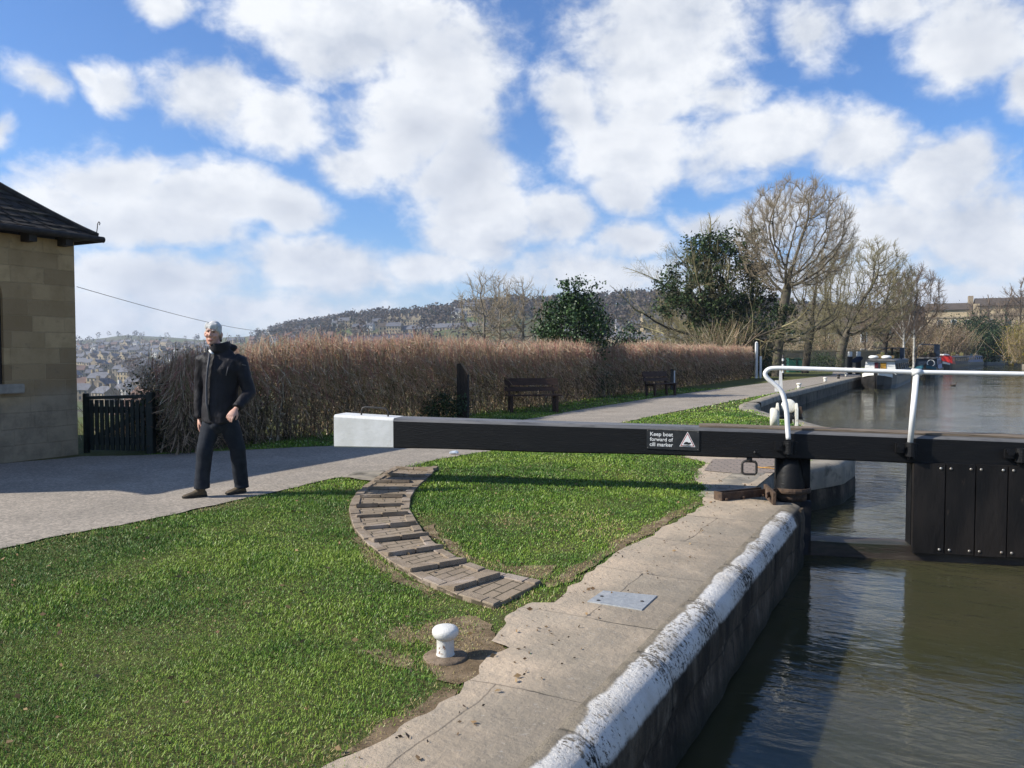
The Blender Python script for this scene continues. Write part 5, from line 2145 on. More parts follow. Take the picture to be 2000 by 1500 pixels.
def colonise(seed, trunk, crown, n_att=1500, step=.28, kill=.55, reach=3.2, hollow=.25):
    """a leafless crown that fills a rounded volume: nodes grow towards free space"""
    rng = np.random.default_rng(seed)
    cx, cy, cz, rx, ry, rz = crown
    v = rng.normal(size=(n_att, 3))
    v /= np.linalg.norm(v, axis=1, keepdims=True)
    rad = rng.uniform(hollow, 1, n_att) ** .45
    A = np.array([cx, cy, cz]) + v * rad[:, None] * np.array([rx, ry, rz])
    A = A[A[:, 2] > cz - rz * .92]
    nodes, par = [], []
    T = [np.array(p, dtype=float) for p in trunk]
    for i in range(len(T) - 1):
        k = max(2, int(np.linalg.norm(T[i + 1] - T[i]) / step))
        for j in range(k if i < len(T) - 2 else k + 1):
            nodes.append(T[i] + (T[i + 1] - T[i]) * j / k)
            par.append(len(nodes) - 2)
    N = np.array(nodes)
    n_tr = len(N)
    best = np.full(len(A), 1e9)
    bi = np.zeros(len(A), dtype=int)
    new = np.arange(int(n_tr * .55), n_tr)
    for it in range(90):
        if len(new):
            D_ = np.linalg.norm(A[:, None, :] - N[new][None], axis=2)
            j = D_.argmin(1)
            dm = D_[np.arange(len(A)), j]
            upd = dm < best
            best[upd] = dm[upd]
            bi[upd] = new[j[upd]]
        alive = best > kill
        A, best, bi = A[alive], best[alive], bi[alive]
        lim = reach if it > 12 else 9.0
        act = best < lim
        if not act.any():
            break
        d = A[act] - N[bi[act]]
        d /= np.linalg.norm(d, axis=1, keepdims=True)
        acc = np.zeros((len(N), 3))
        np.add.at(acc, bi[act], d)
        src = np.unique(bi[act])
        g = acc[src]
        g += rng.normal(0, .12, g.shape) * np.linalg.norm(g, axis=1, keepdims=True) + np.array([0, 0, .12])
        g /= np.linalg.norm(g, axis=1, keepdims=True) + 1e-9
        P = N[src] + g * step
        new = np.arange(len(N), len(N) + len(P))
        N = np.concatenate([N, P])
        par += list(src)
        if len(N) > 6000:
            break
    par = np.array(par)
    # pipe model radii
    tip = np.ones(len(N))
    tip[par[1:][par[1:] >= 0]] = 0
    r2 = np.where(tip > 0, .011 ** 2.3, 0.)
    for i in range(len(N) - 1, 0, -1):
        if r2[i] == 0:
            r2[i] = .011 ** 2.3
        r2[par[i]] += r2[i]
    R = r2 ** (1 / 2.3)
    return N, par, R, n_tr, rng


def round_tree(label, loc, r0, trunk, crown, seed, mats, group='leafless trees along the towpath', n_att=1500, tw=5, twl=.6, twr=.0085, step=.28, kill=.55, upw=.35):
    N, par, R, n_tr, rng = colonise(seed, trunk, crown, n_att, step, kill)
    r = thing('bare_tree', label, 'tree', loc, 0, group)
    k = r0 / R[0]
    fall = np.clip((R - .011) / (R[0] - .011), 0, 1)
    R = R * (1 + (k - 1) * fall ** .85)
    R[:n_tr] = np.maximum(R[:n_tr], r0 * np.linspace(1, .45, n_tr))
    i = np.arange(1, len(N))
    seg = np.concatenate([N[par[i]], N[i], R[par[i]][:, None], R[i][:, None]], 1)
    # a side shoot leaves its parent at its own thickness
    seg[:, 6] = np.minimum(seg[:, 6], seg[:, 7] * 1.6)
    V, Fc = tubes(seg, 8, 4, .05)
    np_mesh('trunk', V, Fc, mats[0], r, True)
    # fine twigs from every thin branch
    thin = np.nonzero(R[1:] < .035)[0] + 1
    src = np.repeat(thin, tw)
    d = N[src] - N[par[src]]
    d /= np.linalg.norm(d, axis=1, keepdims=True) + 1e-9
    out = N[src] - np.array(crown[:3])
    out /= np.linalg.norm(out, axis=1, keepdims=True) + 1e-9
    g = d * .7 + out * .35 + np.array([0, 0, upw]) + rng.normal(0, .42, d.shape)
    g /= np.linalg.norm(g, axis=1, keepdims=True)
    L = twl * rng.uniform(.45, 1.3, len(src))[:, None]
    p0 = N[par[src]] + (N[src] - N[par[src]]) * rng.uniform(0, 1, len(src))[:, None]
    m = p0 + g * L * .55
    g2 = g + rng.normal(0, .22, g.shape) + np.array([0, 0, upw * .5])
    g2 /= np.linalg.norm(g2, axis=1, keepdims=True)
    p1 = m + g2 * L * .45
    a = np.full((len(src), 1), twr)
    seg = np.concatenate([np.concatenate([p0, m, a, a * .75], 1), np.concatenate([m, p1, a * .75, a * .4], 1)])
    # forked tips
    g3 = g2 + rng.normal(0, .5, g.shape)
    g3 /= np.linalg.norm(g3, axis=1, keepdims=True)
    seg = np.concatenate([seg, np.concatenate([m, m + g3 * L * .42, a * .7, a * .4], 1)])
    V, Fc = tubes(seg, 3, 3, 9)
    np_mesh('crown', V, Fc, mats[1], r, True)
    return r


# ------------------------------------------------------------------ lawn grass: blades, each a real leaf
def lawn():
    rng = np.random.default_rng(11)
    lawn_poly = [(p.x, p.y) for p in LAND_L]
    path_poly = [(p.x, p.y) for p in PATHP]
    quay_poly = [(p.x, p.y) for p in qp]
    trk_poly = [tuple(p) for p in tl] + [tuple(p) for p in tr[::-1]]
    pad_poly = [(p.x, p.y) for p in [G(*p) for p in ((676, 934), (690, 925), (716, 922), (752, 922), (738, 934), (728, 942), (706, 940))]]
    parts = []
    for y0, y1, den, ln, wd in ((2.6, 4.2, 17000, .021, .0014), (4.2, 6.0, 12000, .023, .0018), (6.0, 8.5, 7500, .025, .0024), (8.5, 12.5, 3800, .029, .0038), (12.5, 20, 900, .036, .0075), (20, 34, 150, .055, .014)):
        x0, x1 = -.95 * y1 - .3, .62 * y1
        n = int((x1 - x0) * (y1 - y0) * den)
        X = rng.uniform(x0, x1, n)
        Y = rng.uniform(y0, y1, n)
        vis = (X > -.95 * Y - .2) & (X < .62 * Y)
        X, Y = X[vis], Y[vis]
        jx, jy = .09 * vnoise(X * 4, Y * 4, 21, 3) + rng.normal(0, .03, len(X)), .09 * vnoise(X * 4 + 9, Y * 4, 22, 3) + rng.normal(0, .03, len(X))
        l = X * NDIR.x + Y * NDIR.y
        k = inside(lawn_poly, X, Y) & (l < -1.45) & ~inside(path_poly, X + jx, Y + jy) & ~inside(quay_poly, X + jx * 1.4, Y + jy * 1.4) & ~inside(trk_poly, X + jx * .8, Y + jy * .8) & ~inside(pad_poly, X, Y)
        k &= l > -10.2
        # cottage floor
        cl = (X + 6.42) * NDIR.x + (Y - 11.7) * NDIR.y
        k &= ~((cl < .3) & (Y < 12) & (X < -4.5))
        X, Y, jx, jy = X[k], Y[k], jx[k], jy[k]
        near_edge = np.zeros(len(X))
        for ox, oy in ((.16, 0), (-.16, 0), (0, .2), (0, -.2), (.07, .07), (-.07, -.07)):
            for pp, wgt in ((path_poly, .30), (quay_poly, .34), (trk_poly, .30)):
                near_edge = np.maximum(near_edge, wgt * inside(pp, X + ox, Y + oy))
        # bald earthy patches: round the bollard, along the edges
        bare = vnoise(X * 1.7, Y * 1.7, 31, 4) * .55 + .25 * vnoise(X * .6, Y * .6, 33, 2) + near_edge * (.6 + .8 * vnoise(X * 1.1, Y * 1.1, 35, 2))
        for sp_ in SOIL:
            bare = bare + .52 * inside(sp_, X + jx, Y + jy)
        q = np.hypot(X - bp_.x - .04, (Y - bp_.y) * .8)
        bare = bare + .4 * np.exp(-(q / .26) ** 2)
        c2 = G(950, 1225)
        bare = bare + .3 * np.exp(-((X - c2.x) ** 2 + (Y - c2.y) ** 2) / .10)
        c3 = G(760, 1250)
        bare = bare + .3 * np.exp(-((X - c3.x) ** 2 + (Y - c3.y) ** 2) / .12)
        c4 = G(760, 1370)
        bare = bare + .3 * np.exp(-((X - c4.x) ** 2 / .3 + (Y - c4.y) ** 2 / .03))
        keep = rng.uniform(0, 1, len(X)) > np.clip((bare - .62) * 2.4, 0, .9)
        X, Y, bare = X[keep], Y[keep], bare[keep]
        parts.append((X, Y, np.full(len(X), ln), np.full(len(X), wd), bare))
    X, Y, LN, WD, BR = [np.concatenate([p[i] for p in parts]) for i in range(5)]
    n = len(X)
    Zg = 0.03 * vnoise(X * .55, Y * .55, 3, 2)
    l = X * NDIR.x + Y * NDIR.y
    Zg = Zg * sst(-1.8, -3.0, l) * sst(-6.0, -4.6, l)
    tall = 1 + .8 * vnoise(X * 2.6, Y * 2.6, 41, 3) - .35 * np.clip(BR, 0, 1)
    # the lawn left of the track is shaggier than the trodden one inside it
    LN = LN * tall * rng.uniform(.55, 1.45, n)
    az_ = rng.uniform(0, 2 * math.pi, n)
    lean = rng.uniform(.1, 1.15, n)
    dx, dy = np.cos(az_) * np.sin(lean), np.sin(az_) * np.sin(lean)
    dz = np.cos(lean)
    P0 = np.stack([X, Y, Zg + .004], 1)
    dirv = np.stack([dx, dy, dz], 1)
    side = np.stack([-np.sin(az_ + rng.normal(0, .6, n)), np.cos(az_), np.zeros(n)], 1)
    Pm = P0 + dirv * (LN * .55)[:, None]
    droop = np.stack([dx * .5, dy * .5, dz * .25], 1) * (LN * .5)[:, None]
    P1 = Pm + droop
    w = WD[:, None] * rng.uniform(.7, 1.3, n)[:, None]
    V = np.stack([P0 - side * w, P0 + side * w, Pm + side * w * .8, Pm - side * w * .8, P1 + side * w * .12, P1 - side * w * .12], 1).reshape(-1, 3)
    b = (np.arange(n) * 6)[:, None]
    Fc = (b[:, None, :] + np.array([[0, 1, 2, 3], [3, 2, 4, 5]])[None]).reshape(-1, 4)
    t = 1.4 * vnoise(X * .9, Y * .9, 51, 4) + .5 * vnoise(X * 6, Y * 6, 52, 2) + rng.normal(0, .28, n)
    dry = np.clip(BR, 0, 1) * .85 + rng.uniform(0, 1, n) * .62
    mi = np.where(t > .28, 1, np.where(t < -.3, 2, 0))
    mi = np.where(dry > .80, 3, mi)
    mi = np.where(rng.uniform(0, 1, n) < .05, 4, mi)
    ms = []
    for nm, c in (('grass_blade', (.108, .205, .022)), ('light_grass_blade', (.20, .29, .038)), ('deep_grass_blade', (.058, .132, .017)), ('straw_blade', (.34, .27, .12)), ('pale_blade', (.36, .40, .18))):
        m = bpy.data.materials.new(nm)
        m.use_nodes = True
        bs = m.node_tree.nodes['Principled BSDF']
        bs.inputs['Base Color'].default_value = (*c, 1)
        bs.inputs['Roughness'].default_value = .5
        bs.inputs['Specular IOR Level'].default_value = .22
        ms.append(m)
    o = np_mesh('grass', V, Fc, ms, None, False, np.repeat(mi, 2))
    tag(o, kind='stuff')


lawn()


def litter_flecks():
    rng = np.random.default_rng(5)
    n = 900
    s = rng.uniform(1.5, 10.5, n)
    l = rng.uniform(-3.2, -1.5, n)
    P = np.stack([CDIR.x * s + NDIR.x * l, CDIR.y * s + NDIR.y * l, np.full(n, .022)], 1)
    k = inside([(p.x, p.y) for p in qp], P[:, 0], P[:, 1])
    P = P[k]
    V, Fc = leaves(P, .020, rng, .93, .5)
    o = np_mesh('leaf_litter', V, Fc, [mat('dead_leaf', (.085, .055, .03), (.15, .10, .055), 30)], None)
    tag(o, kind='stuff')


litter_flecks()


def lawn_leaves():
    rng = np.random.default_rng(15)
    n = 420
    Y = rng.uniform(2.8, 11, n)
    X = rng.uniform(-.68, .3, n) * Y
    l = X * NDIR.x + Y * NDIR.y
    k = (l < -1.6) & (l > -8) & ~inside([(p.x, p.y) for p in PATHP], X, Y)
    P = np.stack([X, Y, np.full(n, .026)], 1)[k]
    V, Fc = leaves(P, .032, rng, .7, .6)
    o = np_mesh('fallen_leaves', V, Fc, [mat('brown_leaf', (.16, .09, .045), (.28, .19, .09), 9)], None)
    tag(o, kind='stuff')


lawn_leaves()

# ------------------------------------------------------------------ the hedge
HC_ = [(.46, .235, .18), (.54, .375, .245), (.30, .245, .115), (.14, .10, .065), (.62, .52, .38), (.19, .215, .065)]
M_HEDGE = [mat(nm, c, tuple(x * .7 for x in c), 20, 3, .8, .2) for nm, c in zip(('reddish_twig', 'tan_twig', 'olive_stem', 'dark_stem', 'pale_twig', 'green_leaf'), HC_)]


def hedge(name, label, path_pts, depth, height, dens, seed, zoff=0.0, green=.25):
    rng = np.random.default_rng(seed)
    r = thing(name, label, 'hedge', path_pts[0])
    o = np.array(path_pts[0][:])
    P = np.array([(p.x, p.y) for p in path_pts])
    d = np.concatenate([[0], np.cumsum(np.hypot(*np.diff(P, axis=0).T))])
    n = int(d[-1] * dens)
    # uniform in the picture, roughly: more stems near the camera end
    u = d[-1] * rng.uniform(0, 1, n) ** 1.35
    x, y = np.interp(u, d, P[:, 0]), np.interp(u, d, P[:, 1])
    tx, ty = np.interp(u + .5, d, P[:, 0]) - np.interp(u - .5, d, P[:, 0]), np.interp(u + .5, d, P[:, 1]) - np.interp(u - .5, d, P[:, 1])
    tl_ = np.hypot(tx, ty)
    nx, ny = -ty / tl_, tx / tl_          # away from the path
    w = rng.beta(1.1, 1.6, n) * depth
    w = np.where(rng.uniform(0, 1, n) < .5, rng.uniform(0, .2, n) * depth + .10 * vnoise(u * 1.1, u * 0, 3, 3), w)
    hh = height + .13 * vnoise(u * .8, u * 0, seed, 4) + .09 * vnoise(u * 4.1, w * 4, seed + 1, 2)
    hh = hh * (.80 + .20 * sst(0, 3.2, u))
    zt = hh * np.clip(rng.beta(1.9, 1.25, n) * 1.08, .10, 1.08) * (1 + .05 * rng.normal(0, 1, n) * (rng.uniform(0, 1, n) < .25))
    top = zt > hh * .8
    Ls = np.where(top, rng.uniform(.18, .48, n), rng.uniform(.12, .40, n))
    P1 = np.stack([x + nx * w + rng.normal(0, .03, n), y + ny * w + rng.normal(0, .03, n), zt + zoff], 1)
    spread = np.where(top, .20, .62)[:, None]
    dirv = np.stack([rng.normal(0, 1, n), rng.normal(0, 1, n), np.zeros(n)], 1) * spread
    dirv[:, 2] = np.where(rng.uniform(0, 1, n) < .84, 1, .15)
    dirv /= np.linalg.norm(dirv, axis=1, keepdims=True)
    P0 = P1 - dirv * Ls[:, None]
    P0[:, 2] = np.maximum(P0[:, 2], zoff)
    far = .55 + .055 * np.hypot(P1[:, 0], P1[:, 1])
    W_ = np.where(top, .0028, .0034) * rng.uniform(.7, 1.5, n) * np.clip(far, .8, 2.6)
    V, Fc, q = ribbons(P0, P1, W_, rng.normal(0, .014, (n, 3)), rng)
    hrel = zt / hh + rng.normal(0, .10, n)
    rr = rng.uniform(0, 1, n)
    mi = np.where(hrel > .80, np.where(rr < .40, 0, np.where(rr < .76, 1, np.where(rr < .9, 4, 2))), np.where(hrel > .5, np.where(rr < .15, 0, np.where(rr < .5, 1, np.where(rr < .85, 2, 4))), np.where(rr < .62, 3, np.where(rr < .7, 2, 1))))  # dark stems crowd the base, so the hedge's shade is put into the colour
    np_mesh('twigs', V - o, Fc, M_HEDGE, r, False, np.repeat(mi, q))
    # upright stems from the ground
    n2 = int(d[-1] * 26)
    u = d[-1] * rng.uniform(0, 1, n2)
    x, y = np.interp(u, d, P[:, 0]), np.interp(u, d, P[:, 1])
    w = rng.uniform(.12, .85, n2) * depth
    nx0, ny0 = np.interp(u, d, np.gradient(P[:, 1], d)) * -1, np.interp(u, d, np.gradient(P[:, 0], d))
    P0 = np.stack([x + nx0 * w, y + ny0 * w, np.full(n2, zoff - .1)], 1)
    P1 = P0 + np.stack([rng.normal(0, .12, n2), rng.normal(0, .12, n2), height * rng.uniform(.6, .98, n2)], 1)
    V, Fc, q = ribbons(P0, P1, rng.uniform(.009, .019, n2), rng.normal(0, .04, (n2, 3)), rng)
    np_mesh('stems', V - o, Fc, M_HEDGE, r, False, np.repeat(rng.choice([2, 3, 3, 4], n2), q))
    # buds and old leaves; the pale ones put sunlit flecks into the colour
    n3 = int(d[-1] * dens * .8)
    u = d[-1] * rng.uniform(0, 1, n3) ** 1.3
    x, y = np.interp(u, d, P[:, 0]), np.interp(u, d, P[:, 1])
    tx, ty = np.interp(u + .5, d, P[:, 0]) - np.interp(u - .5, d, P[:, 0]), np.interp(u + .5, d, P[:, 1]) - np.interp(u - .5, d, P[:, 1])
    tl_ = np.hypot(tx, ty)
    w = rng.beta(1, 2, n3) * depth
    C = np.stack([x - ty / tl_ * w, y + tx / tl_ * w, zoff + (height + .10 * vnoise(u * .8, u * 0, seed, 4)) * (.80 + .20 * sst(0, 3.2, u)) * rng.beta(1.5, 1.4, n3) * .97], 1)
    cl = vnoise(u * .9, C[:, 2] * 1.6, seed + 5, 3)
    V, Fc = leaves(C, .034 * np.clip(.6 + .04 * np.hypot(C[:, 0], C[:, 1]), .9, 2.0), rng, .2, .6)
    rr = rng.uniform(0, 1, n3) + cl * .5 - (C[:, 2] - zoff) / height * .35
    mi = np.where(rr > 1 - green, 5, np.where(rr > .5, 2, np.where(rr > .2, 1, 4)))
    np_mesh('leaves', V - o, Fc, M_HEDGE, r, False, mi)
    return r


HP = [SL(s, -9.75 + .12 * math.sin(s * .7)) for s in np.linspace(8.0, 49.5, 40)]
hedge('hedge', 'long clipped reddish brown twiggy hedge along the towpath verge', HP, .95, 1.80, 1700, 17, green=.32)


def foliage(C, size, rng, mats, parent, name='crown', flat=.1, off=None, weights=None, asp=.6):
    V, Fc = leaves(C, size, rng, flat, asp)
    mi = rng.choice(len(mats), len(C), p=weights)
    return np_mesh(name, V, Fc, mats, parent, False, mi)


M_EVG = [mat(nm, c, tuple(x * .75 for x in c), 9, 3, r_ + .15, .35) for nm, c, r_ in (('holly_leaf', (.035, .075, .022), .35), ('holly_leaf_light', (.07, .125, .035), .35), ('holly_leaf_dark', (.016, .036, .012), .4))]
M_IVY = [mat(nm, c, tuple(x * .75 for x in c), 9, 3, .6, .15) for nm, c in (('evergreen_leaf', (.045, .078, .028)), ('evergreen_light', (.085, .12, .045)), ('evergreen_dark', (.016, .032, .013)))]
M_BUSHY = [mat(nm, c, tuple(x * .75 for x in c), 9, 3, .7, .2) for nm, c in (('spring_leaf', (.105, .125, .035)), ('spring_leaf_dull', (.10, .09, .04)), ('bush_twig', (.12, .095, .065)))]


def clumps(rng, n_cl, per, shape, spread):
    """leaf positions gathered in clumps; shape(rng, n) gives clump centres"""
    c = shape(rng, n_cl)
    s = spread * rng.uniform(.6, 1.4, n_cl)
    C = np.repeat(c, per, 0) + rng.normal(size=(n_cl * per, 3)) * np.repeat(s, per)[:, None] * np.array([1, 1, .8])
    return C, c


def ell(cx, cy, cz, rx, ry, rz, hollow=.45):
    def f(rng, n):
        v = rng.normal(size=(n, 3))
        v /= np.linalg.norm(v, axis=1, keepdims=True)
        r = rng.uniform(hollow ** 3, 1, n) ** (1 / 3)
        return np.array([cx, cy, cz]) + v * r[:, None] * np.array([rx, ry, rz])
    return f


# glossy holly rising out of the hedge
hc0 = D(1122, 680, 27.0)
hol = thing('holly_tree', 'dense glossy green holly bush rising above the hedge top', 'tree', (hc0.x, 27.0, 0))
hol.scale = (1.1, 1.1, 1.08)
rng = np.random.default_rng(3)
C1, c1 = clumps(rng, 210, 46, ell(.02, .1, 2.05, 1.05, 1.0, 1.15, .5), .17)
C2, c2 = clumps(rng, 30, 40, lambda g, n: np.stack([g.normal(0, .28, n), g.normal(.1, .25, n), g.uniform(2.7, 3.65, n)], 1), .10)
k = rng.uniform(0, 1, len(c1)) < .45
C3 = []
for _ in range(16):           # upright leaders
    a0 = np.array([rng.normal(0, .38), rng.normal(.1, .3), 2.6])
    h = rng.uniform(.5, 1.25) * (1.05 - abs(a0[0]) * .7)
    t = rng.uniform(0, 1, 46)
    C3.append(a0 + np.stack([rng.normal(0, .05, 46) + t * rng.normal(0, .12), rng.normal(0, .05, 46), t * h], 1))
for _ in range(10):
    a0 = np.array([-.75, 0, rng.uniform(1.6, 2.6)])
    t = rng.uniform(0, 1, 34)
    L_ = rng.uniform(.3, .65)
    C3.append(a0 + np.stack([-t * L_ + rng.normal(0, .05, 34), rng.normal(0, .12, 34), t * L_ * .5 + rng.normal(0, .05, 34)], 1))
C = np.concatenate([C1, C2] + C3)
C4, c4_ = clumps(rng, 70, 40, ell(.2, -.2, .9, .75, .7, .9, .2), .15)
C = np.concatenate([C, C4])
C = C[C[:, 2] > .1]
foliage(C, .095, rng, M_EVG, hol, 'crown', .1, weights=(.5, .25, .25))
b = MB()
for k in range(6):
    b.tube([(rng.normal(0, .12), rng.normal(0, .1), -.1), (rng.normal(0, .2), rng.normal(.1, .1), 1.2), (rng.normal(0, .4), rng.normal(.1, .2), 2.6)], [.05, .04, .015], 6)
b.build('trunk', M_BARKD, hol, True)

hs0 = D(1232, 668, 33)
sb_ = thing('evergreen_shrub', 'small dark evergreen shrub peeping over the hedge right of the holly', 'shrub', (hs0.x, 33.0, 0))
sb_.scale = (1.2, 1.2, 1.13)
C, c = clumps(rng, 60, 30, ell(0, 0, 1.45, .52, .5, .85, .4), .12)
foliage(C, .09, rng, M_EVG, sb_, 'crown', .1, weights=(.3, .1, .6))
b = MB()
b.tube([(0, 0, -.1), (.02, 0, 1.5)], [.05, .02], 6)
b.build('trunk', M_BARKD, sb_, True)

# low dark bramble at the hedge foot beside the timber post
br0 = D(858, 800, 17.3)
brm = thing('bramble_bush', 'low dark green bramble bush at the hedge foot left of the timber post', 'bush', (br0.x, 17.4, 0))
C, c = clumps(rng, 60, 34, ell(0, .15, .30, .55, .3, .34, .3), .10)
foliage(C, .06, rng, M_EVG, brm, 'crown', .1, weights=(.3, .1, .6))

# scrub behind the picket gate
scr = thing('scrub_bush', 'leafless tan scrub bush behind the picket gate', 'bush', (-6.6, 14.6, -.3))
n = 1500
a0 = np.stack([rng.normal(.1, .5, n), rng.normal(0, .4, n), rng.uniform(-.3, .3, n)], 1)
dv = np.stack([rng.normal(.15, .45, n), rng.normal(0, .4, n), np.ones(n)], 1)
V, Fc, q = ribbons(a0, a0 + dv * rng.uniform(.3, 1.25, n)[:, None], rng.uniform(.003, .006, n), rng.normal(0, .06, (n, 3)), rng)
np_mesh('stems', V, Fc, M_HEDGE, scr, False, np.repeat(rng.choice([1, 2, 4, 3], n), q))
scr2 = thing('scrub_bush', 'tangled brown scrub beyond the picket gate, right against the hedge end', 'bush', (-5.35, 13.6, -.1))
n = 900
a0 = np.stack([rng.normal(.1, .4, n), rng.normal(0, .4, n), rng.uniform(-.2, .5, n)], 1)
dv = np.stack([rng.normal(.05, .6, n), rng.normal(0, .5, n), np.ones(n)], 1)
V, Fc, q = ribbons(a0, a0 + dv * rng.uniform(.25, .8, n)[:, None], rng.uniform(.003, .006, n), rng.normal(0, .05, (n, 3)), rng)
np_mesh('stems', V, Fc, M_HEDGE, scr2, False, np.repeat(rng.choice([3, 2, 2, 3, 5], n), q))
C, c = clumps(rng, 150, 46, ell(.1, 0, .62, .75, .5, .80, .2), .13)
foliage(C, .055, rng, M_EVG + [M_HEDGE[3], M_HEDGE[2]], scr2, 'leaves', .1, weights=(.15, .05, .35, .3, .15))

# leafless clump beyond the hedge (several upright stems)
for k, (pxc, d_, topy, seed) in enumerate(((945, 44, 528, 5), (975, 47, 535, 8), (1020, 45, 545, 12))):
    q = D(pxc, 700, d_)
    zt_ = D(pxc, topy, d_).z
    zb_ = float(terrain_z(q.x, d_)) if not inside(OUT, np.array([q.x]), np.array([float(d_)]))[0] else 0
    lab = ('slender bare grey tree with fanning twigs, left of three beyond the hedge', 'slender bare grey tree, middle of three beyond the hedge', 'slender bare grey tree, nearest the holly of three beyond the hedge')[k]
    H = zt_ - zb_
    bk = bark('silver_bark_%s' % 'abc'[k], (.24, .21, .17), (.15, .125, .10))
    round_tree(lab, (q.x, d_, zb_), .12, [(0, 0, -.1), (.03, 0, H * .28), (.02, 0, H * .5)], (.05, 0, H * .66, (1.75, 1.5, 1.9)[k], 1.5, H * .35), seed, (bk, M_TWIG),
               group='bare trees beyond the hedge', n_att=520, kill=.4, step=.22, tw=3, twl=.5, upw=.45)

# evergreen with ivy, big limbs spreading left
e0 = D(1402, 700, 54)
evt = thing('ivy_clad_tree', 'big dark ivy clad evergreen tree behind the hedge with bare limbs reaching left', 'tree', (e0.x, 54, 0))
rng = np.random.default_rng(14)
S_ = 54 / F


def ev(px, py, dy=0):
    return np.array([(px - 1402) * S_, dy, (690 - py) * S_ + 1.5])


spots = [(1400, 520, 62, 55), (1440, 560, 60, 55), (1370, 580, 60, 45), (1420, 475, 45, 30), (1385, 500, 40, 40), (1460, 610, 45, 45), (1340, 600, 45, 35), (1330, 555, 40, 25), (1400, 620, 60, 45), (1470, 500, 28, 45), (1490, 540, 22, 40), (1310, 585, 30, 18), (1430, 660, 50, 35), (1360, 500, 25, 28), (1478, 470, 14, 24), (1295, 560, 22, 14), (1320, 530, 24, 14), (1350, 480, 22, 16), (1300, 610, 26, 16), (1500, 590, 22, 22)]
Cs = []
for x, y, rx, ry in spots:
    c = ev(x, y)
    n_cl = int(rx * ry / 58)
    cc_, _ = clumps(rng, n_cl, 44, ell(c[0], rng.normal(0, .6), c[2], rx * S_, rx * S_ * .9, ry * S_, .5), .26)
    Cs.append(cc_)
foliage(np.concatenate(Cs), .20, rng, M_IVY, evt, 'crown', .1, weights=(.45, .2, .35))
th, tn, _ = grow(np.random.default_rng(21), 8.5, .34, lvl(L0_frac=.6, L0_kids=14, L0_start=.2, L0_ang=1.1, L0_len=1.15, L1_up=.04, L1_kids=9), (-.02, 0))
V, Fc = tubes(np.array(th), 8, 5)
np_mesh('trunk', V, Fc, M_BARKD, evt, True)
tn = np.array(tn)
tn[:, 6:8] *= 1.3
V, Fc = tubes(tn, 5, 3)
np_mesh('twigs', V, Fc, M_TWIGG, evt, True)

# the tall tree and its neighbours along the towpath
q = D(1516, 725, 51)
T1 = round_tree('tallest bare tree with high rounded crown and dark trunk beside the towpath', (q.x, 51, 0), .31,
               [(0, 0, -.1), (.15, 0, 2.5), (.45, .05, 4.6), (.62, 0, 5.6)], (1.15, 0, 8.95, 3.75, 3.4, 3.75), 33, (M_BARK, M_TWIG), n_att=3000, kill=.42, step=.25)
C, c = clumps(np.random.default_rng(4), 46, 34, lambda g, n: np.stack([g.normal(.25, .75, n), g.normal(0, .5, n), g.uniform(2.6, 4.6, n)], 1), .2)
foliage(C, .15, np.random.default_rng(5), M_IVY, T1, 'ivy', .1, weights=(.35, .05, .6))
q = D(1572, 720, 60)
round_tree('bare olive twigged tree with dark leaning trunk, right of the tallest tree', (q.x, 60, 0), .30, [(0, 0, -.1), (.25, 0, 2.2), (.5, 0, 3.6)], (.9, 0, 5.9, 2.7, 2.6, 3.6), 41, (M_BARKD, M_TWIGG), n_att=1300)
q = D(1640, 712, 68)
round_tree('wide bare tree with low forking limbs, left of the white boat', (q.x, 68, 0), .40, [(0, 0, -.1), (.1, 0, 1.6), (.35, 0, 2.7)], (1.7, 0, 6.9, 4.6, 4.2, 4.5), 52, (M_BARK, M_TWIGG), n_att=3000, twr=.011, kill=.52, step=.3)
q = D(1725, 700, 84)
round_tree('brown twigged bare tree behind the white boat', (q.x, 84, 0), .28, [(0, 0, -.1), (.1, 0, 2.0), (.3, 0, 3.2)], (.5, 0, 6.4, 3.1, 3.0, 4.3), 61, (M_BARKD, M_TWIGD), n_att=1500, twr=.015, twl=.7, kill=.6, step=.32)
q = D(1775, 700, 96)
round_tree('bushy dark brown bare tree above the second boat, furthest right of the row', (q.x, 96, 0), .28, [(0, 0, -.1), (.1, 0, 2.2), (.4, 0, 3.6)], (.9, 0, 7.4, 3.2, 3.0, 4.8), 62, (M_BARKD, M_TWIGD), n_att=1700, twr=.018, twl=.8, kill=.6, step=.32, tw=4)
for k, (pxc, d_, topy, lab) in enumerate(((1765, 80, 540, 'white stemmed birch behind the boats, left of two'), (1785, 82, 560, 'white stemmed birch behind the boats, right of two'))):
    q = D(pxc, 700, d_)
    bare_tree(lab, (q.x, d_, 0), D(pxc, topy, d_).z, .13, lvl(L0_frac=.85, L0_kids=15, L0_start=.3, L0_ang=.6, L0_len=.33, L1_kids=6, L2_kids=5, L3_kids=3), 70 + k, (M_BIRCH, M_TWIGD), name='birch_tree', group='birches behind the moorings', twr=2.0)
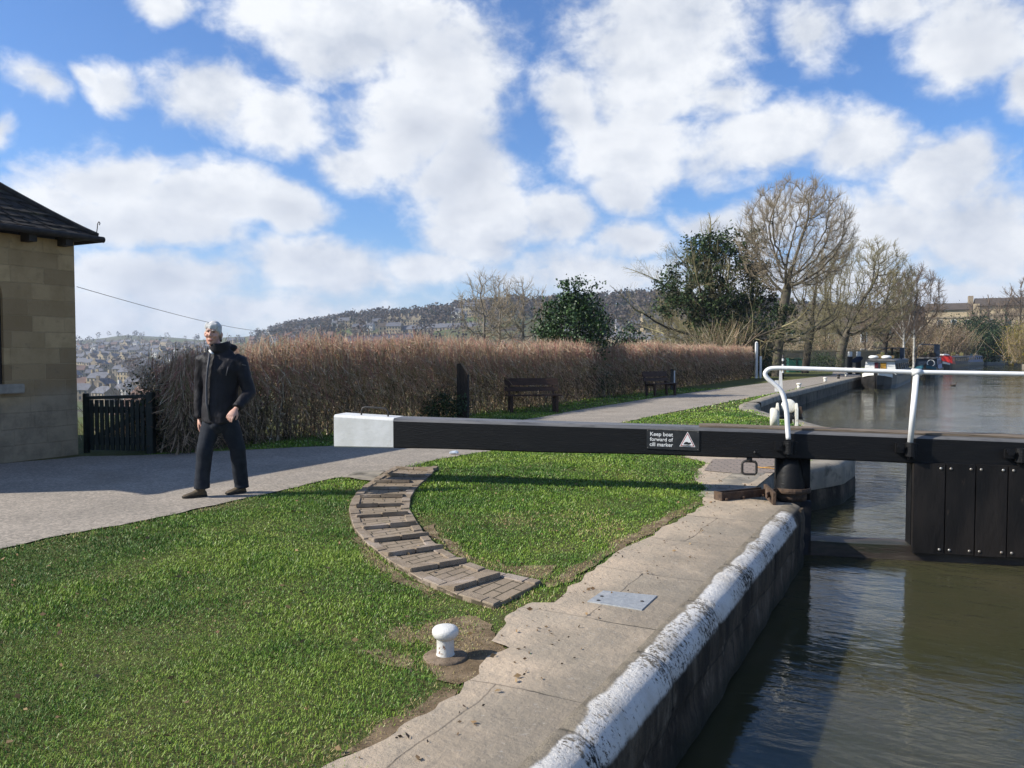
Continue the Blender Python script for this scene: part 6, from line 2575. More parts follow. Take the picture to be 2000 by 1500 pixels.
for k, (pxc, d_, topy, seed, lab) in enumerate(((1300, 62, 560, 81, 'thin bare tree over the hedge between the holly and the ivy clad tree'), (1350, 58, 610, 82, 'low bare fawn bush tree behind the hedge under the ivy clad tree'),
                                               (1610, 90, 560, 84, 'bare tree far behind the trunks, left of the wide tree'), (1690, 105, 560, 86, 'bare tree far behind the wide forking tree'))):
    q = D(pxc, 700, d_)
    bare_tree(lab, (q.x, d_, -.5), D(pxc, topy, d_).z + .5, .12, lvl(L0_frac=.65, L0_kids=13, L0_start=.15, L0_ang=.6, L0_len=.6, L1_kids=7, L2_kids=5, L3_kids=4), seed, (M_BARKD, M_TWIGG if k != 3 else M_TWIGD), twr=1.9)


M_THICK = [mat(nm, c, tuple(x * .75 for x in c), 9, 3, .8, .15) for nm, c in (('bare_thicket_twig', (.19, .135, .095)), ('bare_thicket_dark', (.10, .072, .05)), ('bare_thicket_olive', (.16, .14, .065)))]


def bush(label, px_, d_, w, h, mats, weights, seed, name='bush', zb=0, size=.14, n_cl=None, cat='bush', twig=None, ry=None):
    q = D(px_, 700, d_)
    rng = np.random.default_rng(seed)
    r = thing(name, label, cat, (q.x, d_, zb))
    n_cl = n_cl or int(60 * w * h / 4 + 20)
    C, c = clumps(rng, n_cl, 36, ell(0, 0, h * .5, w / 2, ry or w / 2.4, h * .52, .35), .12 * (w + h) / 2)
    C = C[C[:, 2] > .02]
    foliage(C, size, rng, mats, r, 'crown', .1, weights=weights)
    if twig:
        n = twig
        a0 = np.stack([rng.normal(0, w * .2, n), rng.normal(0, w * .15, n), rng.uniform(0, h * .3, n)], 1)
        dv = np.stack([rng.normal(0, .45, n), rng.normal(0, .4, n), np.ones(n)], 1)
        V, Fc, qn = ribbons(a0, a0 + dv * (rng.uniform(.4, .8, n) * h)[:, None], rng.uniform(.01, .022, n) * min(1, d_ / 50), rng.normal(0, .1, (n, 3)), rng)
        np_mesh('stems', V, Fc, M_HEDGE, r, False, np.repeat(rng.choice([1, 2, 4], n), qn))
    return r


bush('yellow green leafing bush behind the hedge under the ivy clad tree', 1405, 52, 3.6, 3.6, M_BUSHY, (.5, .2, .3), 101, twig=500, size=.09)
bush('pale leafing bush behind the hedge end near the white posts', 1478, 54, 2.4, 3.3, M_BUSHY, (.35, .3, .35), 102, twig=350, size=.09)
bush('dark ivy covered mound at the hedge end beside the picket gate', 338, 12.5, 1.25, 1.25, M_EVG + [M_HEDGE[3]], (.2, .05, .45, .3), 130, size=.05, n_cl=170, twig=160)
bush('clipped dark green bush left of the tallest trunk', 1508, 52.5, 2.0, 1.7, M_IVY, (.4, .2, .4), 103, size=.09)
bush('brown leafless thicket in front of the stone house between the trunks', 1600, 93, 11, 4.0, M_THICK, (.4, .25, .35), 120, name='thicket', size=.15, twig=900, cat='thicket', n_cl=230)
bush('clipped dark green hedge plant behind the second trunk', 1605, 66, 3.2, 1.5, M_IVY, (.3, .15, .55), 104, size=.10)
bush('brown leafless thicket above the red boat', 1825, 112, 9, 5.6, M_THICK, (.45, .3, .25), 105, name='thicket', size=.16, twig=1200, cat='thicket', n_cl=420)
bush('brown leafless thicket above the blue boat', 1850, 126, 6, 5.4, M_THICK, (.5, .3, .2), 106, name='thicket', size=.17, twig=1200, cat='thicket', n_cl=380)
bush('olive brown thicket behind the second narrowboat', 1775, 92, 6, 3.6, M_THICK, (.25, .45, .3), 107, name='thicket', size=.15, twig=500, cat='thicket', n_cl=260)
bush('dark ivy bank over the far bend of the canal', 1905, 150, 14, 7.6, M_IVY, (.2, .05, .75), 108, size=.34, n_cl=460)
bush('dark overhanging evergreen beside the far bend of the canal', 1925, 138, 6.5, 5.0, M_IVY, (.12, .03, .85), 109, size=.3, n_cl=260)
bush('olive green bank of shrubs at the right edge beyond the far bend', 1955, 165, 13, 6.4, M_BUSHY, (.35, .35, .3), 110, size=.36, twig=700, n_cl=460)
M_YEL = [mat(nm, c, tuple(x * .75 for x in c), 9, 3, .7, .2) for nm, c in (('yellow_blossom', (.34, .26, .03)), ('yellow_leaf', (.20, .17, .04)), ('bush_brown', (.13, .10, .05)))]
q = D(1996, 700, 103)
bush('yellowing bush on the far bank at the right edge over the water', 2000, 108, 5.0, 5.4, M_YEL, (.3, .4, .3), 111, size=.15, twig=500, n_cl=240)
for k, (pxc, d_, topy, seed) in enumerate(((1905, 235, 585, 91), (1935, 232, 575, 92), (1962, 190, 560, 93), (1990, 185, 540, 94))):
    q = D(pxc, 700, d_)
    zb_ = float(terrain_z(q.x, d_)) if not inside(OUT, np.array([q.x]), np.array([float(d_)]))[0] else 0
    lab = ('bare pinkish tree before the stone terrace, leftmost of four', 'bare pinkish tree before the stone terrace, second of four', 'ivy stemmed bare tree before the stone terrace', 'tall bare tree at the right edge of the picture above the yellowing bush')[k]
    bare_tree(lab, (q.x, d_, zb_), D(pxc, topy, d_).z - zb_, .25, lvl(L0_frac=.6, L0_kids=10, L0_start=.3, L0_ang=.55, L0_len=.6, L1_kids=6, L2_kids=5, L3_kids=4), seed, (M_BARKD, M_TWIGD), twr=3.6, group='bare trees by the stone terrace')

# ------------------------------------------------------------------ narrowboats
M_HULL = mat('black_hull', (.012, .012, .012), (.03, .027, .024), 3, 6, .4, .45, stretch=(1, .3, 1))
M_CREAM = mat('white_boat_paint', (.78, .77, .72), (.70, .69, .64), 3, 5, .4, .4)
M_BOATRED = mat('red_boat_paint', (.45, .022, .02), (.38, .02, .02), 3, 5, .4, .4)
M_BOATBLUE = mat('blue_boat_paint', (.03, .07, .22), (.025, .055, .17), 3, 5, .4, .4)
M_BOATNAVY = mat('navy_boat_paint', (.012, .022, .04), (.02, .03, .05), 3, 5, .4, .4)
M_BOATGREY = mat('dull_cabin_side', (.12, .11, .10), (.085, .08, .072), 3, 6, .6, .3)
M_ROOFG = mat('grey_boat_roof', (.16, .155, .15), (.11, .105, .10), 3, 6, .6, .3)
M_TEAL = mat('teal_paint', (.02, .10, .14))
M_OCHRE = mat('ochre_door', (.42, .22, .03), (.36, .19, .03), 8)
M_MAROON = mat('maroon_door', (.12, .02, .03))
M_WIN = mat('boat_window', (.025, .03, .035), rough=.1, spec=.6)
M_PLANTS = mat('roof_clutter', (.10, .12, .04), (.16, .10, .05), 6)
M_LILAC = mat('pale_lilac_panel', (.42, .42, .52), (.36, .36, .45), 5)
M_BRASS = mat('brass_band', (.45, .33, .12), rough=.3, metal=.8)


def narrowboat(label, bow, heading, L, cab, roof, gun, front, name='narrowboat', doors=None, stripe=None, windows=6):
    """bow at the given point, hull running back along heading; local +y runs aft"""
    rz = math.atan2(-heading.x, heading.y)
    r = thing(name, label, 'narrowboat', (bow.x, bow.y, WATER), rz, 'narrowboats moored along the bank')
    hb = 1.04
    rings = []
    for y, w, zt in ((0, .05, 1.15), (.35, .42, 1.05), (.9, .78, .92), (1.7, .98, .80), (2.8, hb, .72), (L - 1.6, hb, .68), (L - .6, .85, .72), (L, .35, .78)):
        rings.append([Vector((-w * .82, y + (.18 if y == 0 else 0), -.4)), Vector((w * .82, y + (.18 if y == 0 else 0), -.4)), Vector((w * .98, y, .25)), Vector((w, y, zt)), Vector((-w, y, zt)), Vector((-w * .98, y, .25))])
    b = MB()
    b.loft(rings)
    hull = b.build('hull', M_HULL, r, bevel=.01)
    # coloured flare panels each side of the stem
    b = MB()
    for s in (-1, 1):
        a = [(s * .10, .055, .80), (s * .44, .32, .76), (s * .79, .86, .66), (s * .80, .86, .86), (s * .45, .30, 1.00), (s * .10, .03, 1.08)]
        f = [Vector((x + s * .02, y - .02, z)) for x, y, z in a]
        k = [Vector((x - s * .02, y + .03, z)) for x, y, z in a]
        b.loft([f, k])
    b.build('bow_panel', gun, hull)
    # deck well, cabin
    y0, y1 = 2.4, L - 1.8
    b = MB()
    cs = []
    for y in (y0, y1):
        cs.append([Vector((-.93, y, .66)), Vector((.93, y, .66)), Vector((.80, y, 1.62)), Vector((.45, y, 1.70)), Vector((-.45, y, 1.70)), Vector((-.80, y, 1.62))])
    b.loft(cs)
    cabin = b.build('cabin', cab, r, bevel=.01)
    b = MB()
    b.loft([[Vector((-.86, y, 1.615)), Vector((.86, y, 1.615)), Vector((.84, y, 1.65)), Vector((.47, y, 1.735)), Vector((-.47, y, 1.735)), Vector((-.84, y, 1.65))] for y in (y0 - .25, y1 + .2)])
    b.build('roof', roof, cabin)
    b = MB()
    b.loft([[Vector((-.91, y0 - .02 + d, .68)), Vector((.91, y0 - .02 + d, .68)), Vector((.79, y0 - .02 + d, 1.61)), Vector((-.79, y0 - .02 + d, 1.61))] for d in (-.01, .015)])
    b.build('cabin_front', front, cabin)
    if doors:
        for (xa_, xb_), mm in doors:
            b = MB()
            b.box(xa_, xb_, y0 - .07, y0 - .032, .70, 1.52)
            b.build('front_door', mm, cabin)
    for k in range(windows):
        y = y0 + 1.2 + k * (y1 - y0 - 2.2) / max(1, windows - 1)
        for s in (-1, 1):
            b = MB()
            q = [Vector((s * (.93 - .136 * (z - .66)), y + dy, z)) for dy, z in ((-.38, 1.08), (.38, 1.08), (.38, 1.45), (-.38, 1.45))]
            b.loft([[p + Vector((s * .006, 0, 0)) for p in q], [p + Vector((s * .03, 0, 0)) for p in q]])
            b.build('window', M_WIN, cabin)
    if stripe:
        b = MB()
        for s in (-1, 1):
            q = [Vector((s * (.93 - .136 * (z - .66)), y, z)) for y, z in ((y0 + .1, .74), (y1 - .1, .74), (y1 - .1, .94), (y0 + .1, .94))]
            b.loft([[p + Vector((s * .006, 0, 0)) for p in q], [p + Vector((s * .02, 0, 0)) for p in q]])
        b.build('side_stripe', stripe, cabin)
    # rail round the well deck
    b = MB()
    for s in (-1, 1):
        b.tube([(s * .80, 1.0, .84), (s * .90, 2.35, .98)], .02, 6)
    b.tube([(0, 0.02, 1.0), (0, .03, 1.25)], .05, 8)
    b.build('bow_fitting', M_IRON, hull, True)
    return r, cabin, y0, y1


hd = CDIR
P1 = Vector((21.05, 45.9, 0))
boat1, cabin1, y0b, y1b = narrowboat('white fronted narrowboat with maroon and ochre doors, nearest of the moored boats', P1, Vector((.50, .866, 0)), 16, M_BOATGREY, M_ROOFG, M_CREAM, M_CREAM,
                                     doors=(((-.30, -.10), M_MAROON), ((.02, .34), M_OCHRE)), windows=6)
b = MB()
b.box(-.09, .0, 2.33, 2.37, .72, 1.5)
b.build('door_gap', M_WIN, cabin1)
rn = random.Random(8)


def clutter(parent, y0, y1, seed, n=14, big=1.0):
    rn = random.Random(seed)
    for k in range(n):
        y = y0 + (y1 - y0) * (k + rn.random()) / n
        x = rn.uniform(-.45, .45)
        b = MB()
        kind = rn.randrange(3)
        if kind == 0:
            b.box(x - .25, x + .25, y - .3, y + .3, 1.735, 1.735 + rn.uniform(.1, .3) * big)
            nm, mm = 'roof_box', rn.choice((M_PLANTS, M_OLDTIMBER, M_BOATGREY, M_TEAL))
            b.build(nm, mm, parent, bevel=.03)
        elif kind == 1:
            b.lathe([(.13, 1.735), (.16, 1.95), (.14, 1.96)], 10, (x, y, 0))
            for q in range(5):
                b.ball((x + rn.uniform(-.1, .1), y + rn.uniform(-.1, .1), 2.02 + rn.uniform(-.03, .1)), (.09, .09, .07), 7, 5)
            b.build('plant_pot', M_PLANTS, parent)
        else:
            b.tube([(x, y - .7, 1.76), (x + rn.uniform(-.2, .2), y + .8, 1.79)], .04, 6)
            b.build('roof_pole', M_OLDTIMBER, parent, True)


clutter(cabin1, y0b + .4, y1b - .5, 3, 15, 1.2)
# white rolled cover and hoops over the fore end
b = MB()
for s in (-1, 1):
    b.ball((s * .36 - .05, y0b + .4, 1.83), (.30, .32, .13), 10, 6)
b.build('folded_cover', M_CREAM, cabin1, True)
b = MB()
b.tube([(-.75, 8.6, 1.66), (-.72, 8.6, 2.25), (0, 8.6, 2.42), (.72, 8.6, 2.25), (.75, 8.6, 1.66)], .03, 6)
b.box(-.9, .9, 8.2, 11.5, 2.40, 2.45)
b.box(.66, .9, 8.2, 8.6, 1.75, 2.40)
b.build('canopy', M_BOATNAVY, cabin1)
b = MB()
b.lathe([(.07, 1.73), (.07, 2.35), (.085, 2.36), (.085, 2.42)], 10, (.35, 6.2, 0))
b.build('chimney', M_IRON, cabin1, True)
P2 = Vector((34.6, 66.5, 0))
boat2, cabin2, a_, c_ = narrowboat('dark navy narrowboat with teal bow and lilac cabin side behind the white one', P2, Vector((.50, .866, 0)), 15, M_LILAC, M_ROOFG, M_TEAL, M_BOATNAVY, windows=4)
clutter(cabin2, a_ + .4, c_ - .5, 5, 12, 1.5)
b = MB()
b.tube([(.35 + .28 * math.cos(t), 2.2, 1.22 + .28 * math.sin(t)) for t in np.linspace(0, 2 * math.pi, 17)], .035, 6, cap=False)
b.build('life_ring', M_CREAM, cabin2, True)
b = MB()
b.tube([(-.85, 4.2, 1.65), (-.8, 4.2, 2.9), (.8, 4.2, 2.85), (.85, 4.2, 1.65)], .03, 6)
b.tube([(-.8, 4.2, 2.9), (-.8, 8.0, 2.9), (.8, 8.0, 2.8), (.8, 4.2, 2.85)], .03, 6)
b.box(.5, .95, 4.1, 4.5, 1.75, 2.85)
b.build('canopy_frame', M_BOATNAVY, cabin2)
P3 = Vector((52.2, 96.5, 0))
boat3, cabin3, a_, c_ = narrowboat('red fronted narrowboat with dull grey side, third along the bank', P3, Vector((.60, .80, 0)), 18, M_BOATGREY, M_ROOFG, M_CREAM, M_BOATRED, windows=7)
b = MB()
b.loft([[Vector((-.95, y, .68)), Vector((.95, y, .68)), Vector((.83, y, 1.64)), Vector((.46, y, 1.75)), Vector((-.46, y, 1.75)), Vector((-.83, y, 1.64))] for y in (1.9, 4.2)])
b.build('red_fore_cabin', M_BOATRED, cabin3)
b = MB()
b.ball((-.1, 2.6, 1.85), (.6, .5, .16), 12, 6)
b.build('folded_cover', M_CREAM, cabin3, True)
clutter(cabin3, a_ + 3, c_ - .5, 6, 12, 1.6)
P4 = Vector((66.6, 118.6, 0))
boat4, cabin4, a_, c_ = narrowboat('blue narrowboat with long slate blue side at the bend', P4, Vector((.63, .78, 0)), 18, M_BOATBLUE, M_ROOFG, M_BOATBLUE, M_BOATBLUE, windows=7)
clutter(cabin4, a_ + 2, c_ - .5, 9, 9, 1.0)
P5 = Vector((81.8, 139.5, 0))
boat5, cabin5, a_, c_ = narrowboat('small pale topped dark boat furthest away on the canal', P5, Vector((.75, .66, 0)), 12, M_BOATNAVY, M_CREAM, M_CREAM, M_HULL, windows=4)
q = G(1975, 713, WATER)
bu = thing('buoy', 'small yellow float on the water below the yellowing bush', 'buoy', (q.x, q.y, WATER))
b = MB()
b.lathe([(.1, -.1), (.38, .0), (.42, .18), (.3, .36), (.08, .42)], 12)
b.build('float', mat('yellow_float', (.65, .34, .02)), bu, True)
b = MB()
b.lathe([(.03, .4), (.03, .62)], 6)
b.build('pole', M_IRON, bu)

# duck on the water
q = G(1862, 754, WATER)
dk = thing('duck', 'small brown duck swimming alone in mid canal', 'duck', (q.x, q.y, WATER), .2)
b = MB()
b.ball((0, 0, .05), (.19, .085, .075), 12, 8)
b.tube([(.15, 0, .08), (.19, 0, .15), (.195, 0, .2)], [.05, .03, .032], 8)
b.ball((.205, 0, .22), (.045, .032, .034), 8, 6)
b.tube([(.24, 0, .215), (.29, 0, .208)], [.016, .012], 6)
b.tube([(-.14, 0, .08), (-.26, 0, .12)], [.05, .01], 6)
fuse('body', b, mat('duck_feathers', (.16, .12, .085), (.09, .065, .045), 20), dk, .012, 2)

# ------------------------------------------------------------------ buildings
M_BATH = mat('pale_bath_stone', (.46, .37, .24), (.38, .30, .19), .4, 6, .9, .15)
M_BATHD = mat('weathered_bath_stone', (.32, .26, .18), (.25, .20, .14), .4, 6, .9, .15)
M_BRICKW = mat('pinkish_house_wall', (.36, .24, .18), (.30, .20, .15), .4, 6, .9, .15)
M_RENDER = mat('white_render', (.62, .60, .56), (.55, .53, .49), .4, 6, .9, .15)
M_SLATE = mat('grey_slate_roof', (.13, .13, .145), (.10, .10, .11), .6, 6, .7, .3)
M_CLAY = mat('clay_tile_roof', (.17, .105, .08), (.13, .085, .068), .6, 6, .8, .2)
M_BROWNR = mat('brown_tile_roof', (.10, .08, .065), (.08, .065, .05), .6, 6, .8, .2)
M_HWIN = mat('house_window', (.04, .045, .05), rough=.15, spec=.5)
M_HWHITE = mat('white_window_frame', (.7, .7, .68))


def house_mesh(w, dp, h, rh, mats, chim=1, wins=3):
    """terrace style house: gabled, ridge along x, front at y = 0"""
    b = MB()
    b.cur = 0
    b.box(-w / 2, w / 2, 0, dp, -8, h)
    for s in (-1, 1):
        x = s * w / 2
        b.loft([[Vector((x, 0, h)), Vector((x, dp, h)), Vector((x, dp / 2, h + rh))], [Vector((x - s * .2, 0, h)), Vector((x - s * .2, dp, h)), Vector((x - s * .2, dp / 2, h + rh))]], 0)
    b.loft([[Vector((-w / 2 - .05, -.35, h - .15)), Vector((-w / 2 - .05, dp / 2, h + rh + .05)), Vector((-w / 2 - .05, dp + .35, h - .15)), Vector((-w / 2 - .05, dp / 2, h + rh - .2))],
            [Vector((w / 2 + .05, -.35, h - .15)), Vector((w / 2 + .05, dp / 2, h + rh + .05)), Vector((w / 2 + .05, dp + .35, h - .15)), Vector((w / 2 + .05, dp / 2, h + rh - .2))]], 1)
    for k in range(chim):
        x = (-w / 2 + .5) if k == 0 else (w / 2 - .5)
        b.box(x - .45, x + .45, dp / 2 - .9, dp / 2 + .9, h + rh - 1.0, h + rh + 1.3, m=0)
        for j in (-.5, 0, .5):
            b.lathe([(.14, h + rh + 1.3), (.12, h + rh + 1.7)], 6, (x, dp / 2 + j, 0), m=1)
    for fl in range(max(1, int(h / 2.8))):
        for k in range(wins):
            x = -w / 2 + w * (k + .5) / wins
            z = .9 + fl * 2.8
            b.box(x - .55, x + .55, -.04, .1, z, z + 1.5, m=2)
    me = b.mesh('stone_house')
    bm = bmesh.new()
    bm.from_mesh(me)
    bmesh.ops.recalc_face_normals(bm, faces=bm.faces)
    bm.to_mesh(me)
    bm.free()
    for m in mats:
        me.materials.append(m)
    return me


HOUSES = []


def place_house(me, x, y, rz, label, group, z=None, s=1.0, cat='house', name='stone_house'):
    HOUSES.append((x, y, 7 if s > .95 else 5))
    o = bpy.data.objects.new(name, me)
    COL.objects.link(o)
    o.location = (x, y, float(terrain_z(x, y)) if z is None else z)
    o.rotation_euler = (0, 0, rz)
    o.scale = (s, s, s)
    return tag(o, label, cat, group)


def on_hill(px_, py_, d0=350):
    """distance at which the hillside is seen at this height in the photograph"""
    R = float(np.interp(px_, SKYX, RDG))
    dd = np.arange(d0, R, 8.0)
    y = 690 - (terrain_z((px_ - 1000) / F * dd, dd) - CAMZ) / dd * F
    k = np.nonzero(y <= py_)[0]
    return float(dd[k[0]]) if len(k) else R * .97


MESHES = [house_mesh(9, 8, 6, 3, (M_BATH, M_BROWNR, M_HWIN), 1, 3), house_mesh(7, 8, 6, 3.2, (M_BRICKW, M_CLAY, M_HWIN), 1, 2), house_mesh(11, 8, 5.6, 3, (M_BATHD, M_SLATE, M_HWIN), 2, 4),
          house_mesh(8, 7, 5.6, 2.8, (M_RENDER, M_SLATE, M_HWIN), 1, 3), house_mesh(12, 9, 8.5, 3.2, (M_BATH, M_SLATE, M_HWIN), 2, 5), house_mesh(8, 8, 5.8, 3.2, (M_BATHD, M_CLAY, M_HWIN), 1, 3)]
HLAB = ['honey stone house with brown roof', 'pinkish house with clay tile roof', 'weathered stone house with slate roof', 'white rendered house with slate roof', 'tall pale stone villa with slate roof', 'weathered stone house with clay tile roof']
rn = random.Random(12)
done = []
# the town across the valley, seen left of the walking man and over the hedge
k = 0
for row in range(12):
    d_ = 380 + row * 66
    for pxs in np.arange(150, 420, 1.0 * 15.5 * F / 1550 * (F / d_) / 1.55):
        px_ = pxs + rn.uniform(-4, 4)
        dd = d_ + rn.uniform(-22, 22)
        x = (px_ - 1000) / F * dd
        if rn.random() < .16:
            continue
        i = rn.choice((0, 1, 2, 2, 2, 3, 5, 0, 4))
        place_house(MESHES[i], x, dd, -.25 + rn.choice((0, 0, 1.57, .3, -.2)) + rn.uniform(-.12, .12), HLAB[i] + ' in the town left of the walking man', HLAB[i] + 's of the distant town')
        k += 1
# scattered villas on the wooded hill
for px_, py_, d_, i, s in ((585, 653, 950, 2, 1), (605, 650, 980, 0, 1), (655, 642, 960, 3, 1), (672, 644, 900, 4, 1), (690, 640, 930, 0, 1), (700, 652, 860, 2, 1), (720, 648, 850, 3, .9), (752, 655, 800, 0, 1.2), (768, 660, 780, 4, 1),
                          (738, 640, 860, 2, 1), (610, 665, 760, 0, 1), (640, 668, 740, 5, 1), (560, 668, 800, 1, 1), (535, 672, 820, 3, 1), (575, 674, 700, 2, 1), (470, 670, 1200, 3, 1), (490, 672, 1150, 1, 1), (510, 668, 1180, 0, 1), (450, 672, 1250, 2, 1),
                          (893, 622, 880, 3, 1.1), (905, 623, 880, 3, .8), (918, 620, 890, 4, 1.2), (1290, 640, 640, 0, 1), (1330, 632, 650, 4, 1), (1215, 655, 420, 3, 1.0), (1240, 650, 430, 2, 1.0), (1275, 655, 400, 4, 1.0), (1305, 660, 390, 2, 1)):
    d_ = on_hill(px_, py_)
    q = D(px_, py_, d_)
    tz = float(terrain_z(q.x, d_))
    place_house(MESHES[i], q.x, d_, rn.uniform(-.3, .2), HLAB[i] + ' among trees on the far hillside', HLAB[i] + 's on the far hillside', tz, s)
# the big gabled mansion on the hill
MD = on_hill(790, 637)
q = D(787, 637, MD)
tz = float(terrain_z(q.x, MD))
man_ = thing('mansion', 'large pale stone mansion with several gables high on the wooded hill', 'mansion', (q.x, MD, tz), -.1)
man_.scale = (.55, .55, .55)
HOUSES.append((q.x, MD, 30))
b = MB()
b.box(-28, 24, 0, 14, -12, 11)
b.box(16, 34, -3, 14, -12, 13)
b.box(-34, -28, 2, 12, -10, 8)
b.build('wall', M_BATH, man_)
b = MB()
for x in (-22, -10, 2, 19, 30):
    b.loft([[Vector((x - 5, -1, 10.5)), Vector((x + 5, -1, 10.5)), Vector((x, -1, 17.5))], [Vector((x - 5, 12, 10.5)), Vector((x + 5, 12, 10.5)), Vector((x, 12, 17.5))]])
b.build('gable', M_BATH, man_)
b = MB()
b.loft([[Vector((-29, -.6, 11)), Vector((-29, 7, 16)), Vector((-29, 15, 11))], [Vector((35, -.6, 11)), Vector((35, 7, 16)), Vector((35, 15, 11))]])
rf_ = b.build('roof', M_BROWNR, man_)
b = MB()
for x in (-25, -15, -4, 8, 25):
    b.box(x - 1, x + 1, 6, 8.5, 15, 20.5)
b.build('chimney', M_BATH, rf_)
for z in (1.5, 6):
    for x in range(-26, 34, 5):
        b = MB()
        b.box(x - .9, x + .9, -3.2 if x > 15 else -.2, .3, z, z + 2.6)
        b.build('window', M_HWIN, man_)
for px_ in (776, 785):
    pass
# stepped terraces across the hillside: each house of the row is a thing of its own
TER = house_mesh(7.2, 10, 8.5, 3.6, (M_BATHD, M_SLATE, M_HWIN), 1, 2)
for rowi, (pa, pb, da, db, n) in enumerate((((785, 645), (1085, 646), 640, 600, 22), ((690, 668), (800, 662), 520, 540, 10), ((1085, 652), (1330, 668), 520, 430, 18))):
    for k in range(n):
        u = k / (n - 1)
        px_ = pa[0] + (pb[0] - pa[0]) * u
        py_ = pa[1] + (pb[1] - pa[1]) * u - 6 * math.sin(math.pi * u) * (rowi == 0)
        dd = da + (db - da) * u
        q = D(px_, py_, dd)
        lab = ('stepped slate roofed terrace house of the long row under the mansion', 'slate roofed terrace house of the lower short row left on the hillside', 'slate roofed terrace house of the row behind the holly')[rowi]
        grp = ('houses of the long hillside terrace', 'houses of the lower hillside terrace', 'houses of the terrace behind the holly')[rowi]
        place_house(TER, q.x, dd, math.atan2(db - da, (pb[0] - pa[0]) / F * dd) + .0, lab, grp, q.z - 8, 1.0, name='terrace_house')
# gabled house close below the towpath, left
q = D(205, 770, 34)
gh = thing('gabled_house', 'steep gabled old house with pale roof edge just below the picket gate', 'house', (q.x - 2.2, 44, -9.4), .55)
b = MB()
b.box(-4, 4, 0, 9, -4, 4.2)
b.loft([[Vector((-4, 0, 4.2)), Vector((4, 0, 4.2)), Vector((0, 0, 8.4))], [Vector((-4, .3, 4.2)), Vector((4, .3, 4.2)), Vector((0, .3, 8.4))]])
b.build('wall', M_BATHD, gh)
b = MB()
for s in (-1, 1):
    b.loft([[Vector((s * 4.4, -.4, 3.85)), Vector((0, -.4, 8.5)), Vector((0, -.4, 8.75)), Vector((s * 4.5, -.4, 4.1))], [Vector((s * 4.4, 9.4, 3.85)), Vector((0, 9.4, 8.5)), Vector((0, 9.4, 8.75)), Vector((s * 4.5, 9.4, 4.1))]])
b.build('roof', M_CLAY, gh)
b = MB()
b.box(-.5, .5, -.06, .1, 4.6, 6.0)
b.build('window', M_HWIN, gh)
# stone house between the towpath trunks
sh_ = D(1615, 700, 122)
h2 = thing('stone_house', 'pale stone house half hidden behind the towpath trunks', 'house', (sh_.x, 122, 0), -.25)
b = MB()
b.box(-7, 6.5, 0, 8, -1, 5.2)
b.box(-2.6, -1.0, -.5, 0, -1, 6.2)
b.build('wall', M_BATHD, h2)
b = MB()
b.loft([[Vector((-7.3, -.4, 5.1)), Vector((-7.3, 4, 7.6)), Vector((-7.3, 8.4, 5.1))], [Vector((6.8, -.4, 5.1)), Vector((6.8, 4, 7.6)), Vector((6.8, 8.4, 5.1))]])
b.build('roof', M_BROWNR, h2)
for x in (-5.5, -3.6, .6, 3.0, 5.2):
    for z in (.8, 3.2):
        b = MB()
        b.box(x - .45, x + .45, -.05, .1, z, z + 1.4)
        f = b.build('window', M_HWHITE, h2)
        b = MB()
        b.box(x - .36, x + .36, -.07, .08, z + .08, z + 1.32)
        b.build('pane', M_HWIN, f)
# garden wall and green bin store by the towpath
q = D(1556, 712, 62)
gb = thing('green_store', 'small green bin store between the towpath trunks', 'bin store', (q.x, 62, 0), -.1)
b = MB()
b.box(-.6, .6, 0, .8, 0, 1.05)
b.box(-.64, .64, -.04, .84, 1.05, 1.13)
b.build('body', mat('green_store_paint', (.02, .10, .075), (.015, .08, .06), 5), gb, bevel=.02)
b = MB()
b.box(-.03, .03, -.03, 0, .05, 1.0)
b.build('door_gap', M_IRON, gb)
q = D(1640, 705, 86)
gw = thing('garden_wall', 'low stone garden wall running behind the towpath trees', 'wall', (q.x, 86, 0), .5)
b = MB()
b.box(-16, 14, 0, .4, -.5, 1.7)
b.build('wall_face', M_BATHD, gw)
b = MB()
b.box(-16.1, 14.1, -.06, .46, 1.7, 1.82)
b.build('coping', M_BATH, gw)
# stone terrace on the rise to the right
q = D(1825, 648, 262)
tzr = q.z
ter = thing('stone_terrace', 'long honey coloured stone terrace on the rise above the far bend', 'terrace', (q.x, 262, tzr - 6.6), -.42)
b = MB()
b.box(-2, 12, 0, 12, -12, 13.6)
b.box(12, 80, -1.2, 12, -12, 14.6)
b.box(11.0, 12.6, -1.6, -.2, -12, 15.4)
b.build('wall', M_BATH, ter)
b = MB()
b.loft([[Vector((-2.4, -.6, 13.7)), Vector((-2.4, 6, 16.2)), Vector((-2.4, 12.6, 13.7))], [Vector((12, -.6, 13.7)), Vector((12, 6, 16.2)), Vector((12, 12.6, 13.7))]])
b.loft([[Vector((11.9, -2, 14.7)), Vector((11.9, 6, 17.6)), Vector((11.9, 12.6, 14.7))], [Vector((80.4, -2, 14.7)), Vector((80.4, 6, 17.6)), Vector((80.4, 12.6, 14.7))]])
rf_ = b.build('roof', M_BROWNR, ter)
for x in (10.8, 30, 50, 70):
    b = MB()
    b.box(x - .7, x + .7, 4.8, 7.2, 15.2, 18.4)
    b.build('chimney', M_BATHD, rf_)
b = MB()
b.box(-2.1, 11, -.25, 0, 11.0, 11.5)
b.box(12.6, 80, -1.5, -1.2, 11.6, 12.2)
b.build('string_course', M_BATHD, ter)
